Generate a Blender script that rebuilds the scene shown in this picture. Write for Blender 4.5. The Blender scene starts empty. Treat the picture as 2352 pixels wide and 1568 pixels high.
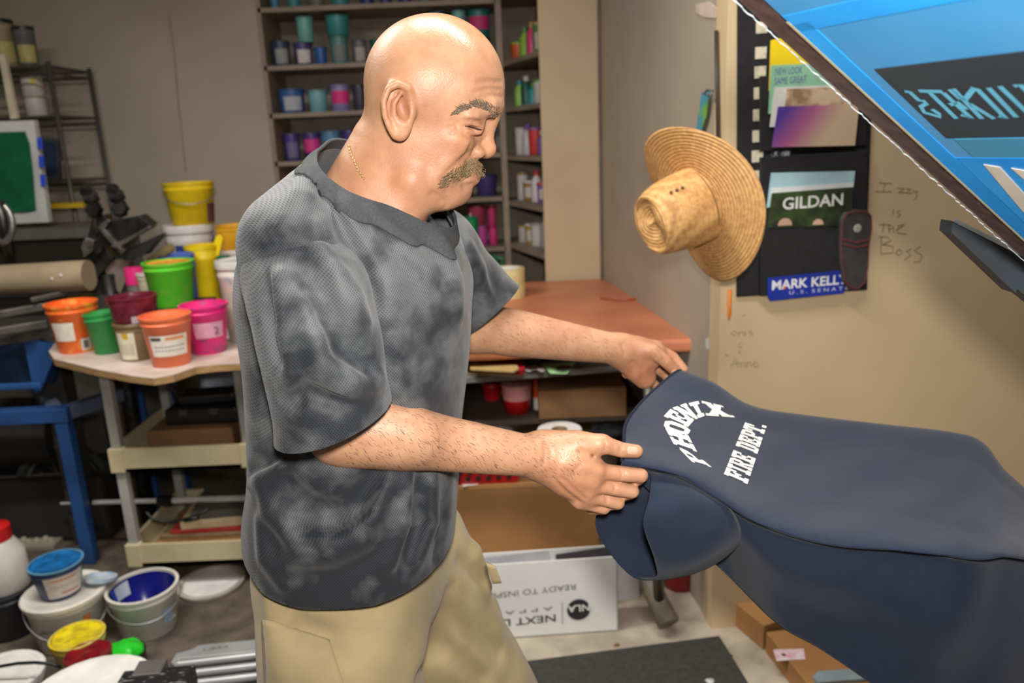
import bpy, bmesh, math, random
import numpy as np
from mathutils import Vector, Matrix

# ------------------------------------------------------------------ camera
PITCH, ROLL, CAMZ, FPX = math.radians(14.5), math.radians(2.4), 1.55, 1800.0
_R0 = np.array([1.0, 0, 0]); _U0 = np.array([0, math.sin(PITCH), math.cos(PITCH)])
FW = np.array([0, math.cos(PITCH), -math.sin(PITCH)])
RT = math.cos(ROLL)*_R0 - math.sin(ROLL)*_U0
UP = math.sin(ROLL)*_R0 + math.cos(ROLL)*_U0
CAM = np.array([0, 0, CAMZ])
scene = bpy.context.scene
COL = scene.collection
cam_data = bpy.data.cameras.new('camera')
cam_data.sensor_width = 36.0
cam_data.lens = 36.0*FPX/2352.0
cam_data.clip_start = 0.02
cam_data.dof.use_dof = True
cam_data.dof.focus_distance = 1.0
cam_data.dof.aperture_fstop = 4.4
cam = bpy.data.objects.new('camera', cam_data)
cam.matrix_world = Matrix([[RT[0], UP[0], -FW[0], CAM[0]], [RT[1], UP[1], -FW[1], CAM[1]],
                           [RT[2], UP[2], -FW[2], CAM[2]], [0, 0, 0, 1]])
COL.objects.link(cam)
scene.camera = cam

# ------------------------------------------------------------------ light
world = bpy.data.worlds.new('world'); scene.world = world
world.use_nodes = True
world.node_tree.nodes['Background'].inputs[0].default_value = (1.0, 0.93, 0.84, 1)
world.node_tree.nodes['Background'].inputs[1].default_value = 0.13

def area(name, loc, target, size, power, color=(1, 1, 1), size_y=None, spread=None):
    l = bpy.data.lights.new(name, 'AREA'); l.energy = power; l.color = color
    l.shape = 'RECTANGLE' if size_y else 'DISK'; l.size = size
    if size_y: l.size_y = size_y
    if spread: l.spread = math.radians(spread)
    o = bpy.data.objects.new(name, l); COL.objects.link(o)
    o.location = loc
    o.rotation_euler = (Vector(target)-Vector(loc)).to_track_quat('-Z', 'Y').to_euler()
    return o
# the flash on top of the camera, and the fluorescent tubes on the workshop ceiling
area('camera_flash', (0.03, -0.02, 1.70), (0.30, 2.0, 0.86), 0.10, 15.0, (1.0, 0.96, 0.91), spread=130)
def tube(loc, rz, power, color):                  # a 1.2 m fluorescent tube on the ceiling, shining down
    o = area('ceiling_tube_light', loc, (loc[0], loc[1]+.001, 0), 1.2, power, color, .08)
    o.rotation_euler = (0, 0, rz)
tube((0.16, 1.24, 2.66), -.5, 30.0, (1.0, 0.97, 0.92))
tube((-1.25, 1.75, 2.66), 0.0, 42.0, (1.0, 0.96, 0.90))
tube((0.9, 2.9, 2.66), 1.5, 7.0, (1.0, 0.95, 0.88))
scene.view_settings.view_transform = 'Standard'
scene.view_settings.look = 'None'
scene.view_settings.gamma = 1.0
scene.view_settings.use_curve_mapping = False
scene.view_settings.exposure = 0.06
scene.cycles.max_bounces = 6; scene.cycles.diffuse_bounces = 4; scene.cycles.glossy_bounces = 3; scene.cycles.caustics_reflective = False; scene.cycles.caustics_refractive = False

# ------------------------------------------------------------------ helpers
def ray(x, y): return FW + (x-1176.0)/FPX*RT + (784.0-y)/FPX*UP
def P(x, y, Y):
    d = ray(x, y); return CAM + d*(Y/d[1])
def PZ(x, y, Z):
    d = ray(x, y); return CAM + d*((Z-CAMZ)/d[2])
def PP(x, y, o, n):
    d = ray(x, y); o = np.asarray(o, float); n = np.asarray(n, float)
    return CAM + d*(np.dot(o-CAM, n)/np.dot(d, n))
def PX(x, y, X):
    d = ray(x, y); return CAM + d*(X/d[0])

def lin(c):
    def g(v):
        v /= 255.0
        return v/12.92 if v <= 0.04045 else ((v+0.055)/1.055)**2.4
    return (g(c[0]), g(c[1]), g(c[2]), 1.0)

_mats = {}
def M(name, col=(128, 128, 128), rough=0.55, metal=0.0, col2=None, scale=12.0, bump=0.0, bscale=None, spec=0.5,
      detail=4.0, lo=0.35, hi=0.65, trans=0.0, alpha=1.0, emit=0.0, stretch=None, coat=0.0, sheen=0.0):
    if name in _mats: return _mats[name]
    m = bpy.data.materials.new(name); m.use_nodes = True
    nt = m.node_tree; b = nt.nodes['Principled BSDF']
    b.inputs['Roughness'].default_value = rough
    b.inputs['Metallic'].default_value = metal
    b.inputs['Specular IOR Level'].default_value = spec
    if trans: b.inputs['Transmission Weight'].default_value = trans
    if alpha < 1: b.inputs['Alpha'].default_value = alpha
    if coat: b.inputs['Coat Weight'].default_value = coat
    if sheen: b.inputs['Sheen Weight'].default_value = sheen
    if emit:
        b.inputs['Emission Color'].default_value = lin(col); b.inputs['Emission Strength'].default_value = emit
    tc = nt.nodes.new('ShaderNodeTexCoord'); vec = tc.outputs['Object']
    if stretch:
        mp = nt.nodes.new('ShaderNodeMapping'); mp.inputs['Scale'].default_value = stretch
        nt.links.new(vec, mp.inputs['Vector']); vec = mp.outputs['Vector']
    nz = nt.nodes.new('ShaderNodeTexNoise'); nz.inputs['Scale'].default_value = scale
    nz.inputs['Detail'].default_value = detail
    nt.links.new(vec, nz.inputs['Vector'])
    rp = nt.nodes.new('ShaderNodeValToRGB')
    c2 = col2 or tuple(v*0.9 for v in col)
    rp.color_ramp.elements[0].position = lo; rp.color_ramp.elements[0].color = lin(col)
    rp.color_ramp.elements[1].position = hi; rp.color_ramp.elements[1].color = lin(c2)
    nt.links.new(nz.outputs['Fac'], rp.inputs['Fac'])
    nt.links.new(rp.outputs['Color'], b.inputs['Base Color'])
    if bump:
        n2 = nt.nodes.new('ShaderNodeTexNoise'); n2.inputs['Scale'].default_value = bscale or scale*6
        n2.inputs['Detail'].default_value = 3
        nt.links.new(vec, n2.inputs['Vector'])
        bp = nt.nodes.new('ShaderNodeBump'); bp.inputs['Strength'].default_value = bump
        bp.inputs['Distance'].default_value = 0.003
        nt.links.new(n2.outputs['Fac'], bp.inputs['Height'])
        nt.links.new(bp.outputs['Normal'], b.inputs['Normal'])
    _mats[name] = m
    return m
def C(col, rough=0.5, **k):                       # a plain plastic / paint material in that colour
    return M('paint_%d_%d_%d_%d' % (*col, int(rough*100)), col, rough, **k)

def tag(o, label=None, cat=None, group=None, kind=None):
    if label: o['label'] = label
    if cat: o['category'] = cat
    if group: o['group'] = group
    if kind: o['kind'] = kind
    return o
def thing(name, label, cat, loc=(0, 0, 0), group=None, rz=0.0):
    o = bpy.data.objects.new(name, None); COL.objects.link(o)
    o.empty_display_size = 0.05
    o.location = loc; o.rotation_euler = (0, 0, rz)
    return tag(o, label, cat, group)

class MB:
    def __init__(self): self.v = []; self.f = []; self.mi = []
    def add(self, vs, fs, mi=0):
        n = len(self.v); self.v += [tuple(map(float, q)) for q in vs]
        self.f += [tuple(i+n for i in q) for q in fs]; self.mi += [mi]*len(fs); return self
    def box(self, c, s, rot=None, mi=0):
        x, y, z = s[0]/2, s[1]/2, s[2]/2
        vs = [Vector(q) for q in [(-x,-y,-z),(x,-y,-z),(x,y,-z),(-x,y,-z),(-x,-y,z),(x,-y,z),(x,y,z),(-x,y,z)]]
        if rot is not None: vs = [rot @ q for q in vs]
        vs = [q+Vector(c) for q in vs]
        return self.add(vs, [(0,3,2,1),(4,5,6,7),(0,1,5,4),(1,2,6,5),(2,3,7,6),(3,0,4,7)], mi)
    def hexa(self, pts, mi=0):                    # 8 corners: bottom ring 0-3, top ring 4-7
        return self.add(pts, [(0,3,2,1),(4,5,6,7),(0,1,5,4),(1,2,6,5),(2,3,7,6),(3,0,4,7)], mi)
    def lathe(self, prof, n=24, c=(0,0,0), rot=None, mi=0, caps=False, wob=None):
        vs = []; fs = []
        for (r, z) in prof:
            for k in range(n):
                a = 2*math.pi*k/n; rr = r*(1+(wob(a, z) if wob else 0))
                q = Vector((rr*math.cos(a), rr*math.sin(a), z))
                if rot is not None: q = rot @ q
                vs.append(q+Vector(c))
        for i in range(len(prof)-1):
            for k in range(n):
                a, b = i*n+k, i*n+(k+1) % n
                fs.append((a, b, b+n, a+n))
        if caps:
            fs.append(tuple(reversed(range(n)))); fs.append(tuple(range((len(prof)-1)*n, len(prof)*n)))
        return self.add(vs, fs, mi)
    def tube(self, pts, r, n=8, mi=0, closed=False, caps=True):
        pts = [Vector(q) for q in pts]; m = len(pts)
        rr = r if isinstance(r, (list, tuple)) else [r]*m
        vs = []; fs = []; up = None
        for i, q in enumerate(pts):
            if closed: t = pts[(i+1) % m]-pts[i-1]
            else: t = pts[min(i+1, m-1)]-pts[max(i-1, 0)]
            t.normalize()
            if up is None:
                up = Vector((0, 0, 1)) if abs(t.z) < .9 else Vector((1, 0, 0))
            a = t.cross(up).normalized(); up = a.cross(t).normalized()
            for k in range(n):
                an = 2*math.pi*k/n
                vs.append(q+(a*math.cos(an)+up*math.sin(an))*rr[i])
        for i in range(m if closed else m-1):
            for k in range(n):
                j = (i+1) % m
                fs.append((i*n+k, i*n+(k+1) % n, j*n+(k+1) % n, j*n+k))
        if caps and not closed:
            fs.append(tuple(reversed(range(n)))); fs.append(tuple(range((m-1)*n, m*n)))
        return self.add(vs, fs, mi)
    def prism(self, poly, a, b, mi=0):            # polygon of 3-D points, extruded from +a to +b vectors
        n = len(poly); A, B = Vector(a), Vector(b)
        vs = [Vector(q)+A for q in poly]+[Vector(q)+B for q in poly]
        fs = [tuple(reversed(range(n))), tuple(range(n, 2*n))]+[(i, (i+1) % n, n+(i+1) % n, n+i) for i in range(n)]
        return self.add(vs, fs, mi)
    def sheet(self, fn, nu, nv, mi=0, closed_v=False):
        vs = [fn(i/(nu-1), j/((nv if closed_v else nv-1))) for i in range(nu) for j in range(nv)]
        fs = []
        for i in range(nu-1):
            for j in range(nv if closed_v else nv-1):
                k = (j+1) % nv
                fs.append((i*nv+j, i*nv+k, (i+1)*nv+k, (i+1)*nv+j))
        return self.add(vs, fs, mi)
    def build(self, name, mats, parent=None, smooth=False, bevel=0.0, solid=0.0, sub=0, recalc=True, auto=None, bseg=2):
        me = bpy.data.meshes.new(name); me.from_pydata(self.v, [], self.f)
        if not isinstance(mats, (list, tuple)): mats = [mats]
        for m in mats: me.materials.append(m)
        me.polygons.foreach_set('material_index', self.mi)
        if recalc:
            bm = bmesh.new(); bm.from_mesh(me); bmesh.ops.recalc_face_normals(bm, faces=bm.faces[:]); bm.to_mesh(me); bm.free()
        if smooth:
            me.polygons.foreach_set('use_smooth', [True]*len(me.polygons))
            if auto: me.set_sharp_from_angle(angle=math.radians(auto))
        o = bpy.data.objects.new(name, me); COL.objects.link(o)
        if parent is not None: o.parent = parent
        if solid:
            md = o.modifiers.new('solid', 'SOLIDIFY'); md.thickness = solid; md.offset = 0
        if bevel:
            md = o.modifiers.new('bevel', 'BEVEL'); md.width = bevel; md.segments = bseg; md.limit_method = 'ANGLE'
        if sub:
            md = o.modifiers.new('sub', 'SUBSURF'); md.levels = sub; md.render_levels = sub
        return o

def rotz(a): return Matrix.Rotation(a, 3, 'Z')
def rotx(a): return Matrix.Rotation(a, 3, 'X')
def roty(a): return Matrix.Rotation(a, 3, 'Y')
def frame(x, y, z): return Matrix((x, y, z)).transposed()      # columns

def text(name, s, h, mat, o, ex, ey, parent=None, depth=0.0006, bold=0.0, align='LEFT', width=None):
    """lettering as thin geometry: o = lower left corner, ex / ey = directions of reading and of letter height"""
    cu = bpy.data.curves.new('t', 'FONT'); cu.body = s; cu.size = 1.0; cu.extrude = 0.0; cu.offset = bold
    cu.align_x = 'LEFT'; cu.resolution_u = 3
    t = bpy.data.objects.new('t', cu); COL.objects.link(t)
    bpy.context.view_layer.update()
    dg = bpy.context.evaluated_depsgraph_get()
    me = bpy.data.meshes.new_from_object(t.evaluated_get(dg))
    bpy.data.objects.remove(t); bpy.data.curves.remove(cu)
    ex = Vector(ex).normalized(); ey = Vector(ey).normalized(); ez = ex.cross(ey)
    w = max((v.co.x for v in me.vertices), default=1); top = max((v.co.y for v in me.vertices), default=1)
    sy = h/0.69; sx = (width/w) if width else sy
    for v in me.vertices:
        c = v.co
        v.co = Vector(o)+ex*(c.x*sx)+ey*(c.y*sy)+ez*depth
    me.name = name; me.materials.clear(); me.materials.append(mat)
    ob = bpy.data.objects.new(name, me); COL.objects.link(ob)
    if parent is not None:
        ob.parent = parent
        ob.matrix_parent_inverse = parent_inv(parent)
    return ob
def parent_inv(p):
    m = Matrix.Translation(p.location) @ p.rotation_euler.to_matrix().to_4x4()
    q = p.parent
    while q is not None:
        m = (Matrix.Translation(q.location) @ q.rotation_euler.to_matrix().to_4x4()) @ m; q = q.parent
    return m.inverted()
def adopt(o, p):                                  # parent o, whose mesh is in world coordinates, to p
    o.parent = p; o.matrix_parent_inverse = parent_inv(p); return o

# ------------------------------------------------------------------ implicit surfaces (one smooth skin from many forms)
class SDF:
    def __init__(self): self.pr = []
    def add(self, fn, c, R, k=0.0, op='u'): self.pr.append((fn, np.asarray(c, float), R, k, op)); return self
    def ell(self, c, r, rot=None, k=0.0, op='u'):
        c = np.asarray(c, float); r = np.asarray(r, float); Rm = None if rot is None else np.array(rot)
        def fn(x, y, z):
            x = x-c[0]; y = y-c[1]; z = z-c[2]
            if Rm is not None:                     # columns of Rm are the ellipsoid's axes
                x, y, z = (Rm[0,0]*x+Rm[1,0]*y+Rm[2,0]*z, Rm[0,1]*x+Rm[1,1]*y+Rm[2,1]*z, Rm[0,2]*x+Rm[1,2]*y+Rm[2,2]*z)
            k0 = np.sqrt((x/r[0])**2+(y/r[1])**2+(z/r[2])**2)+1e-9
            k1 = np.sqrt((x/r[0]**2)**2+(y/r[1]**2)**2+(z/r[2]**2)**2)+1e-9
            return k0*(k0-1)/k1
        return self.add(fn, c, float(r.max()), k, op)
    def sph(self, c, r, k=0.0, op='u'): return self.ell(c, (r, r, r), None, k, op)
    def cap(self, a, b, ra, rb=None, k=0.0, op='u', flat=None):
        a = np.asarray(a, float); b = np.asarray(b, float); rb = ra if rb is None else rb
        ab = b-a; L2 = float(ab@ab)+1e-12
        def fn(x, y, z):
            px = x-a[0]; py = y-a[1]; pz = z-a[2]
            t = np.clip((px*ab[0]+py*ab[1]+pz*ab[2])/L2, 0, 1)
            return np.sqrt((px-ab[0]*t)**2+(py-ab[1]*t)**2+(pz-ab[2]*t)**2)-(ra+(rb-ra)*t)
        return self.add(fn, (a+b)/2, math.sqrt(L2)/2+max(ra, rb), k, op)
    def chain(self, pts, rs, k=0.0, op='u'):       # one limb of tapering links
        rs = list(rs) if hasattr(rs, '__len__') else [rs]*len(pts)
        pts = [np.asarray(q, float) for q in pts]; sub = SDF()
        for i in range(len(pts)-1): sub.cap(pts[i], pts[i+1], rs[i], rs[i+1])
        fns = [q[0] for q in sub.pr]
        def fn(x, y, z):
            d = fns[0](x, y, z)
            for f in fns[1:]: d = np.minimum(d, f(x, y, z))
            return d
        A = np.array(pts); c = (A.min(0)+A.max(0))/2
        return self.add(fn, c, float(np.linalg.norm(A-c, axis=1).max())+max(rs), k, op)
    def loft(self, rings, k=0.0, e=2.0, op='u'):   # rings: (z, cx, cy, rx, ry), horizontal superellipses
        a = np.array(sorted(rings)); z0, z1 = a[0, 0], a[-1, 0]
        zz = np.linspace(z0, z1, 160); cols = [catmull(a[:, 0], a[:, i], zz) for i in range(1, 5)]
        def fn(x, y, z):
            cx, cy, rx, ry = [np.interp(z, zz, c) for c in cols]
            u = (x-cx); v = (y-cy)
            q = ((np.abs(u)/rx)**e+(np.abs(v)/ry)**e)**(1/e)+1e-9
            g = np.sqrt((u/rx**2)**2+(v/ry**2)**2)/np.maximum(np.sqrt((u/rx)**2+(v/ry)**2), 1e-9)
            d = (q-1)/np.maximum(g, 1e-6)
            return np.maximum(d, np.maximum(z-z1, z0-z))
        c = np.array([a[:, 1].mean(), a[:, 2].mean(), (z0+z1)/2])
        R = math.sqrt(((z1-z0)/2)**2+(a[:, 3].max()+np.ptp(a[:, 1]))**2+(a[:, 4].max()+np.ptp(a[:, 2]))**2)
        return self.add(fn, c, R, k, op)
    def disp(self, fn, amp): self.pr.append((fn, np.zeros(3), 1e9, amp, 'd')); return self
    @staticmethod
    def comb(d, e, k, op):
        if op == 'd': return d+e
        if op == 'u':
            if k <= 0: return np.minimum(d, e)
            h = np.maximum(k-np.abs(d-e), 0)/k
            return np.minimum(d, e)-h*h*k*0.25
        e = -e                                      # 's' subtract
        if k <= 0: return np.maximum(d, e)
        h = np.maximum(k-np.abs(d-e), 0)/k
        return np.maximum(d, e)+h*h*k*0.25
    def ev(self, x, y, z):
        d = np.full(np.shape(x), 1e3)
        for fn, c, R, k, op in self.pr: d = self.comb(d, fn(x, y, z), k, op)
        return d
    def trace(self, pts, far=3.0):                 # the points of the surface seen at these pixels
        D = np.array([ray(*q) for q in pts]); D /= np.linalg.norm(D, axis=1)[:, None]
        t = np.full(len(D), 0.35); live = np.ones(len(D), bool)
        for _ in range(90):
            q = CAM+D[live]*t[live][:, None]
            s = self.ev(q[:, 0], q[:, 1], q[:, 2])
            t[live] += np.where(s > .0004, s*.8, 0)
            i = np.nonzero(live)[0]; live[i[(s < .0004) | (t[i] > far)]] = False
            if not live.any(): break
        return CAM+D*t[:, None]
    def normal(self, q):
        e = 0.002
        g = np.array([float(self.ev(q[0]+e*i, q[1]+e*j, q[2]+e*l)-self.ev(q[0]-e*i, q[1]-e*j, q[2]-e*l)) for i, j, l in ((1,0,0),(0,1,0),(0,0,1))])
        return g/(np.linalg.norm(g)+1e-12)
    def mesh(self, h, bmin, bmax, n=16):
        bmin = np.asarray(bmin, float); nb = np.ceil((np.asarray(bmax)-bmin)/(h*n)).astype(int)
        ii = np.stack(np.meshgrid(*[np.arange(q) for q in nb], indexing='ij'), -1).reshape(-1, 3)
        ctr = bmin+(ii+0.5)*h*n; hd = h*n*0.866
        D = self.ev(ctr[:, 0], ctr[:, 1], ctr[:, 2])
        act = np.abs(D) < hd*1.25+0.012
        ii = ii[act]; ctr = ctr[act]; N = len(ii)
        g = np.arange(n+1)*h; ox, oy, oz = [q.astype(np.float64) for q in np.meshgrid(g, g, g, indexing='ij')]
        org = bmin+ii*h*n
        sd = np.full((N, n+1, n+1, n+1), 1e3, np.float32)
        for fn, c, R, k, op in self.pr:
            idx = np.nonzero(np.linalg.norm(ctr-c, axis=1) < R+hd+k+0.03)[0]
            for s in range(0, len(idx), 400):
                q = idx[s:s+400]
                x = org[q, 0][:, None, None, None]+ox; y = org[q, 1][:, None, None, None]+oy; z = org[q, 2][:, None, None, None]+oz
                sd[q] = self.comb(sd[q], fn(x, y, z).astype(np.float32), k, op)
        NX, NY = int(nb[0]*n+2), int(nb[1]*n+2)
        VI, VP, FQ = [], [], []
        ar = np.arange(n)
        for s in range(0, N, 300):
            d = sd[s:s+300]; m = len(d); base = ii[s:s+300]*n
            sg = d > 0
            acc = np.zeros((m, n, n, n, 3), np.float32); cnt = np.zeros((m, n, n, n), np.float32)
            def gid(b, i, j, k): return (base[b, 0]+i)+(base[b, 1]+j)*NX+(base[b, 2]+k)*np.int64(NX)*NY
            for ax in range(3):
                sl0 = [slice(None)]*4; sl1 = [slice(None)]*4
                sl0[ax+1] = slice(0, n); sl1[ax+1] = slice(1, n+1)
                d0 = d[tuple(sl0)]; d1 = d[tuple(sl1)]; cr = sg[tuple(sl0)] != sg[tuple(sl1)]
                t = np.where(cr, d0/np.where(cr, d0-d1, 1), 0)
                o1, o2 = [q for q in range(3) if q != ax]
                for e1 in (0, 1):
                    for e2 in (0, 1):
                        s2 = [slice(None)]*4; s2[o1+1] = slice(e1, e1+n); s2[o2+1] = slice(e2, e2+n)
                        c_ = cr[tuple(s2)]; cnt += c_
                        acc[..., ax] += t[tuple(s2)]; acc[..., o1] += e1*c_; acc[..., o2] += e2*c_
                s3 = [slice(None)]*4; s3[o1+1] = slice(0, n); s3[o2+1] = slice(0, n)
                b, i, j, k = np.nonzero(cr[tuple(s3)])
                flip = sg[tuple(sl0)][tuple(s3)][b, i, j, k]
                co = [i, j, k]; q4 = []
                for (u, v) in ((-1, -1), (0, -1), (0, 0), (-1, 0)):
                    c2 = list(co); c2[o1] = co[o1]+u; c2[o2] = co[o2]+v
                    q4.append(gid(b, *c2))
                q4 = np.stack(q4, 1)
                if ax == 1: flip = ~flip
                q4[flip] = q4[flip][:, ::-1]
                FQ.append(q4)
            b, i, j, k = np.nonzero(cnt > 0)
            loc = acc[b, i, j, k]/cnt[b, i, j, k][:, None]
            VI.append(gid(b, i, j, k))
            VP.append(bmin+(base[b]+np.stack([i, j, k], 1)+loc)*h)
        VI = np.concatenate(VI); VP = np.concatenate(VP); FQ = np.concatenate(FQ)
        o = np.argsort(VI); VI = VI[o]; VP = VP[o]
        ix = np.searchsorted(VI, FQ); ix = np.minimum(ix, len(VI)-1)
        ok = (VI[ix] == FQ).all(1)
        return VP, ix[ok]

def catmull(xs, ys, x):
    xs = np.asarray(xs, float); ys = np.asarray(ys, float)
    m = np.gradient(ys, xs)
    i = np.clip(np.searchsorted(xs, x)-1, 0, len(xs)-2)
    hh = xs[i+1]-xs[i]; t = np.clip((x-xs[i])/hh, 0, 1)
    return ((2*t**3-3*t**2+1)*ys[i]+(t**3-2*t**2+t)*hh*m[i]+(-2*t**3+3*t**2)*ys[i+1]+(t**3-t**2)*hh*m[i+1])

def clip(V, F, g):
    """keep the part of a quad mesh where g <= 0, cutting faces cleanly on g = 0"""
    T = np.concatenate([F[:, [0, 1, 2]], F[:, [0, 2, 3]]]); s = g > 0
    ns = s[T].sum(1)
    FF = s[F].sum(1)
    quads = [tuple(q) for q in F[FF == 0]]
    cut = np.nonzero((FF > 0) & (FF < 4))[0]
    V = list(map(tuple, V)); edge = {}; out = []
    def mid(a, b):
        k = (a, b) if a < b else (b, a)
        if k not in edge:
            t = g[a]/(g[a]-g[b]); pa, pb = V[a], V[b]
            edge[k] = len(V); V.append(tuple(pa[i]+(pb[i]-pa[i])*t for i in range(3)))
        return edge[k]
    for c in cut:
        q = F[c]; poly = []
        for i in range(4):
            a, b = int(q[i]), int(q[(i+1) % 4])
            if not s[a]: poly.append(a)
            if s[a] != s[b]: poly.append(mid(a, b))
        if len(poly) >= 3: out.append(tuple(poly))
    fs = quads+out
    used = sorted({int(i) for f in fs for i in f}); mp = {u: n for n, u in enumerate(used)}
    return [V[u] for u in used], [tuple(mp[int(i)] for i in f) for f in fs]

from mathutils.bvhtree import BVHTree
class Hit:                                         # ray casts from the lens onto a finished mesh
    def __init__(self, V, F): self.t = BVHTree.FromPolygons([tuple(map(float, q)) for q in V], [tuple(map(int, q)) for q in F])
    def at(self, px, py, off=0.0):
        d = ray(px, py); q, n, i, dist = self.t.ray_cast(Vector(CAM), Vector(d).normalized())
        if q is None: return None, None
        if n.dot(Vector(d)) > 0: n = -n
        return np.array(q+n*off), np.array(n)
    def near(self, p):
        q, n, i, dist = self.t.find_nearest(Vector(p)); return np.array(q), np.array(n)

def mesh_obj(name, V, F, mats, parent=None, smooth=True, mi=None):
    me = bpy.data.meshes.new(name)
    V = np.asarray(V, np.float32)
    if isinstance(F, np.ndarray):
        me.vertices.add(len(V)); me.vertices.foreach_set('co', V.ravel())
        me.loops.add(F.size); me.loops.foreach_set('vertex_index', F.astype(np.int32).ravel())
        me.polygons.add(len(F)); me.polygons.foreach_set('loop_start', np.arange(0, F.size, F.shape[1], dtype=np.int32))
        me.update(calc_edges=True); me.validate()
    else:
        me.from_pydata([tuple(map(float, q)) for q in V], [], F)
    if not isinstance(mats, (list, tuple)): mats = [mats]
    for m in mats: me.materials.append(m)
    if mi is not None: me.polygons.foreach_set('material_index', np.asarray(mi, np.int32))
    if smooth: me.polygons.foreach_set('use_smooth', [True]*len(me.polygons))
    o = bpy.data.objects.new(name, me); COL.objects.link(o)
    if parent is not None: adopt(o, parent)
    return o

def waves(seed, amp, fr):
    r = np.random.RandomState(seed); ks = r.normal(size=(7, 3))*fr; ph = r.uniform(0, 6.28, 7)
    def fn(x, y, z):
        d = 0
        for k, p_ in zip(ks, ph): d = d+np.sin(x*k[0]+y*k[1]+z*k[2]+p_)
        return d*amp/7*1.6
    return fn
# ------------------------------------------------------------------ the room
WALLM = M('beige_wall_paint', (168, 157, 140), .7, col2=(159, 148, 131), scale=2.2, bump=.06, bscale=60)
WALLR = M('beige_partition_paint', (212, 188, 150), .6, col2=(203, 179, 141), scale=2.0, bump=.05, bscale=50)
def floor_material():
    m = bpy.data.materials.new('concrete_floor'); m.use_nodes = True; nt = m.node_tree; b = nt.nodes['Principled BSDF']
    tc = nt.nodes.new('ShaderNodeTexCoord')
    def noise(sc, det):
        n = nt.nodes.new('ShaderNodeTexNoise'); n.inputs['Scale'].default_value = sc; n.inputs['Detail'].default_value = det
        nt.links.new(tc.outputs['Object'], n.inputs['Vector']); return n.outputs['Fac']
    def ramp(f, p0, c0, p1, c1):
        r = nt.nodes.new('ShaderNodeValToRGB'); r.color_ramp.elements[0].position = p0; r.color_ramp.elements[0].color = lin(c0)
        r.color_ramp.elements[1].position = p1; r.color_ramp.elements[1].color = lin(c1); nt.links.new(f, r.inputs['Fac']); return r.outputs['Color']
    def mix(f, a, b_):
        x = nt.nodes.new('ShaderNodeMix'); x.data_type = 'RGBA'
        nt.links.new(f, x.inputs[0]); nt.links.new(a, x.inputs[6]); nt.links.new(b_, x.inputs[7]); return x.outputs[2]
    clean = ramp(noise(9, 10), .38, (182, 170, 152), .66, (148, 137, 121))
    dirty = ramp(noise(12, 9), .35, (104, 93, 78), .65, (74, 66, 56))
    sp = nt.nodes.new('ShaderNodeSeparateXYZ'); nt.links.new(tc.outputs['Object'], sp.inputs[0])   # the trodden, ink-stained half of the floor
    ad = nt.nodes.new('ShaderNodeMath'); ad.operation = 'MULTIPLY_ADD'
    nt.links.new(noise(2.5, 6), ad.inputs[0]); ad.inputs[1].default_value = .9; nt.links.new(sp.outputs['X'], ad.inputs[2])
    mr = nt.nodes.new('ShaderNodeMapRange'); mr.inputs['From Min'].default_value = .10; mr.inputs['From Max'].default_value = -.10
    nt.links.new(ad.outputs[0], mr.inputs['Value'])
    nt.links.new(mix(mr.outputs['Result'], clean, dirty), b.inputs['Base Color'])
    b.inputs['Roughness'].default_value = .75
    bp = nt.nodes.new('ShaderNodeBump'); bp.inputs['Strength'].default_value = .25; bp.inputs['Distance'].default_value = .004
    nt.links.new(noise(70, 5), bp.inputs['Height']); nt.links.new(bp.outputs['Normal'], b.inputs['Normal'])
    return m
CONC = floor_material()
SHELFM = M('shelf_board_paint', (150, 134, 116), .6, col2=(132, 118, 102), scale=8)
YB = 4.15                                          # wall behind everything
def st(o, **k): o['kind'] = 'structure'; return o
fl = MB(); fl.box((0, 1.4, -.05), (8.4, 6.6, .1)); st(fl.build('floor', CONC))
ce = MB(); ce.box((0, 1.4, 2.80), (8.4, 6.6, .1)); st(ce.build('ceiling', M('ceiling_paint', (196, 190, 178), .8)))
XL = P(607, 200, YB)[0]; XR = P(1375, 400, 3.65)[0]
w = MB(); w.box(((XL-4.2)/2, YB+.05, 1.375), (4.2+XL, .1, 2.75)); st(w.build('wall_back', WALLM))
w = MB(); w.box((-4.15, 1.4, 1.375), (.1, 6.5, 2.75)); st(w.build('wall_left', WALLM))
# angled side wall beside the bench and the partition with the organiser
WC = P(1662, 500, 2.2); WC[2] = 0
WS0 = np.array([XR+.01, 3.72, 0]); wdir = (WC-WS0)/np.linalg.norm(WC-WS0); wn = np.array([wdir[1], -wdir[0], 0])
if wn[0] > 0: wn = -wn
def slab(a, b, n, t, z0, z1):
    a = np.array(a, float); b = np.array(b, float); n = np.array(n, float)
    pts = [a, b, b-n*t, a-n*t]
    m = MB(); m.hexa([(q[0], q[1], z0) for q in pts]+[(q[0], q[1], z1) for q in pts]); return m
st(slab(WS0, WC-wdir*.0, wn, .08, 0, 2.75).build('wall_side', WALLM))
RDIR = np.array([.995, .10, 0]); RDIR /= np.linalg.norm(RDIR); RN = np.array([RDIR[1], -RDIR[0], 0])
st(slab(WC+RDIR*-.004, WC+RDIR*3.4, RN, .08, 0, 2.75).build('wall_right', WALLR))
def W(px, py, off=0.0): return PP(px, py, WC, RN)+RN*off            # a point of the right wall
def SW(px, py, off=0.0): return PP(px, py, WS0, wn)+wn*off          # a point of the side wall

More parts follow.
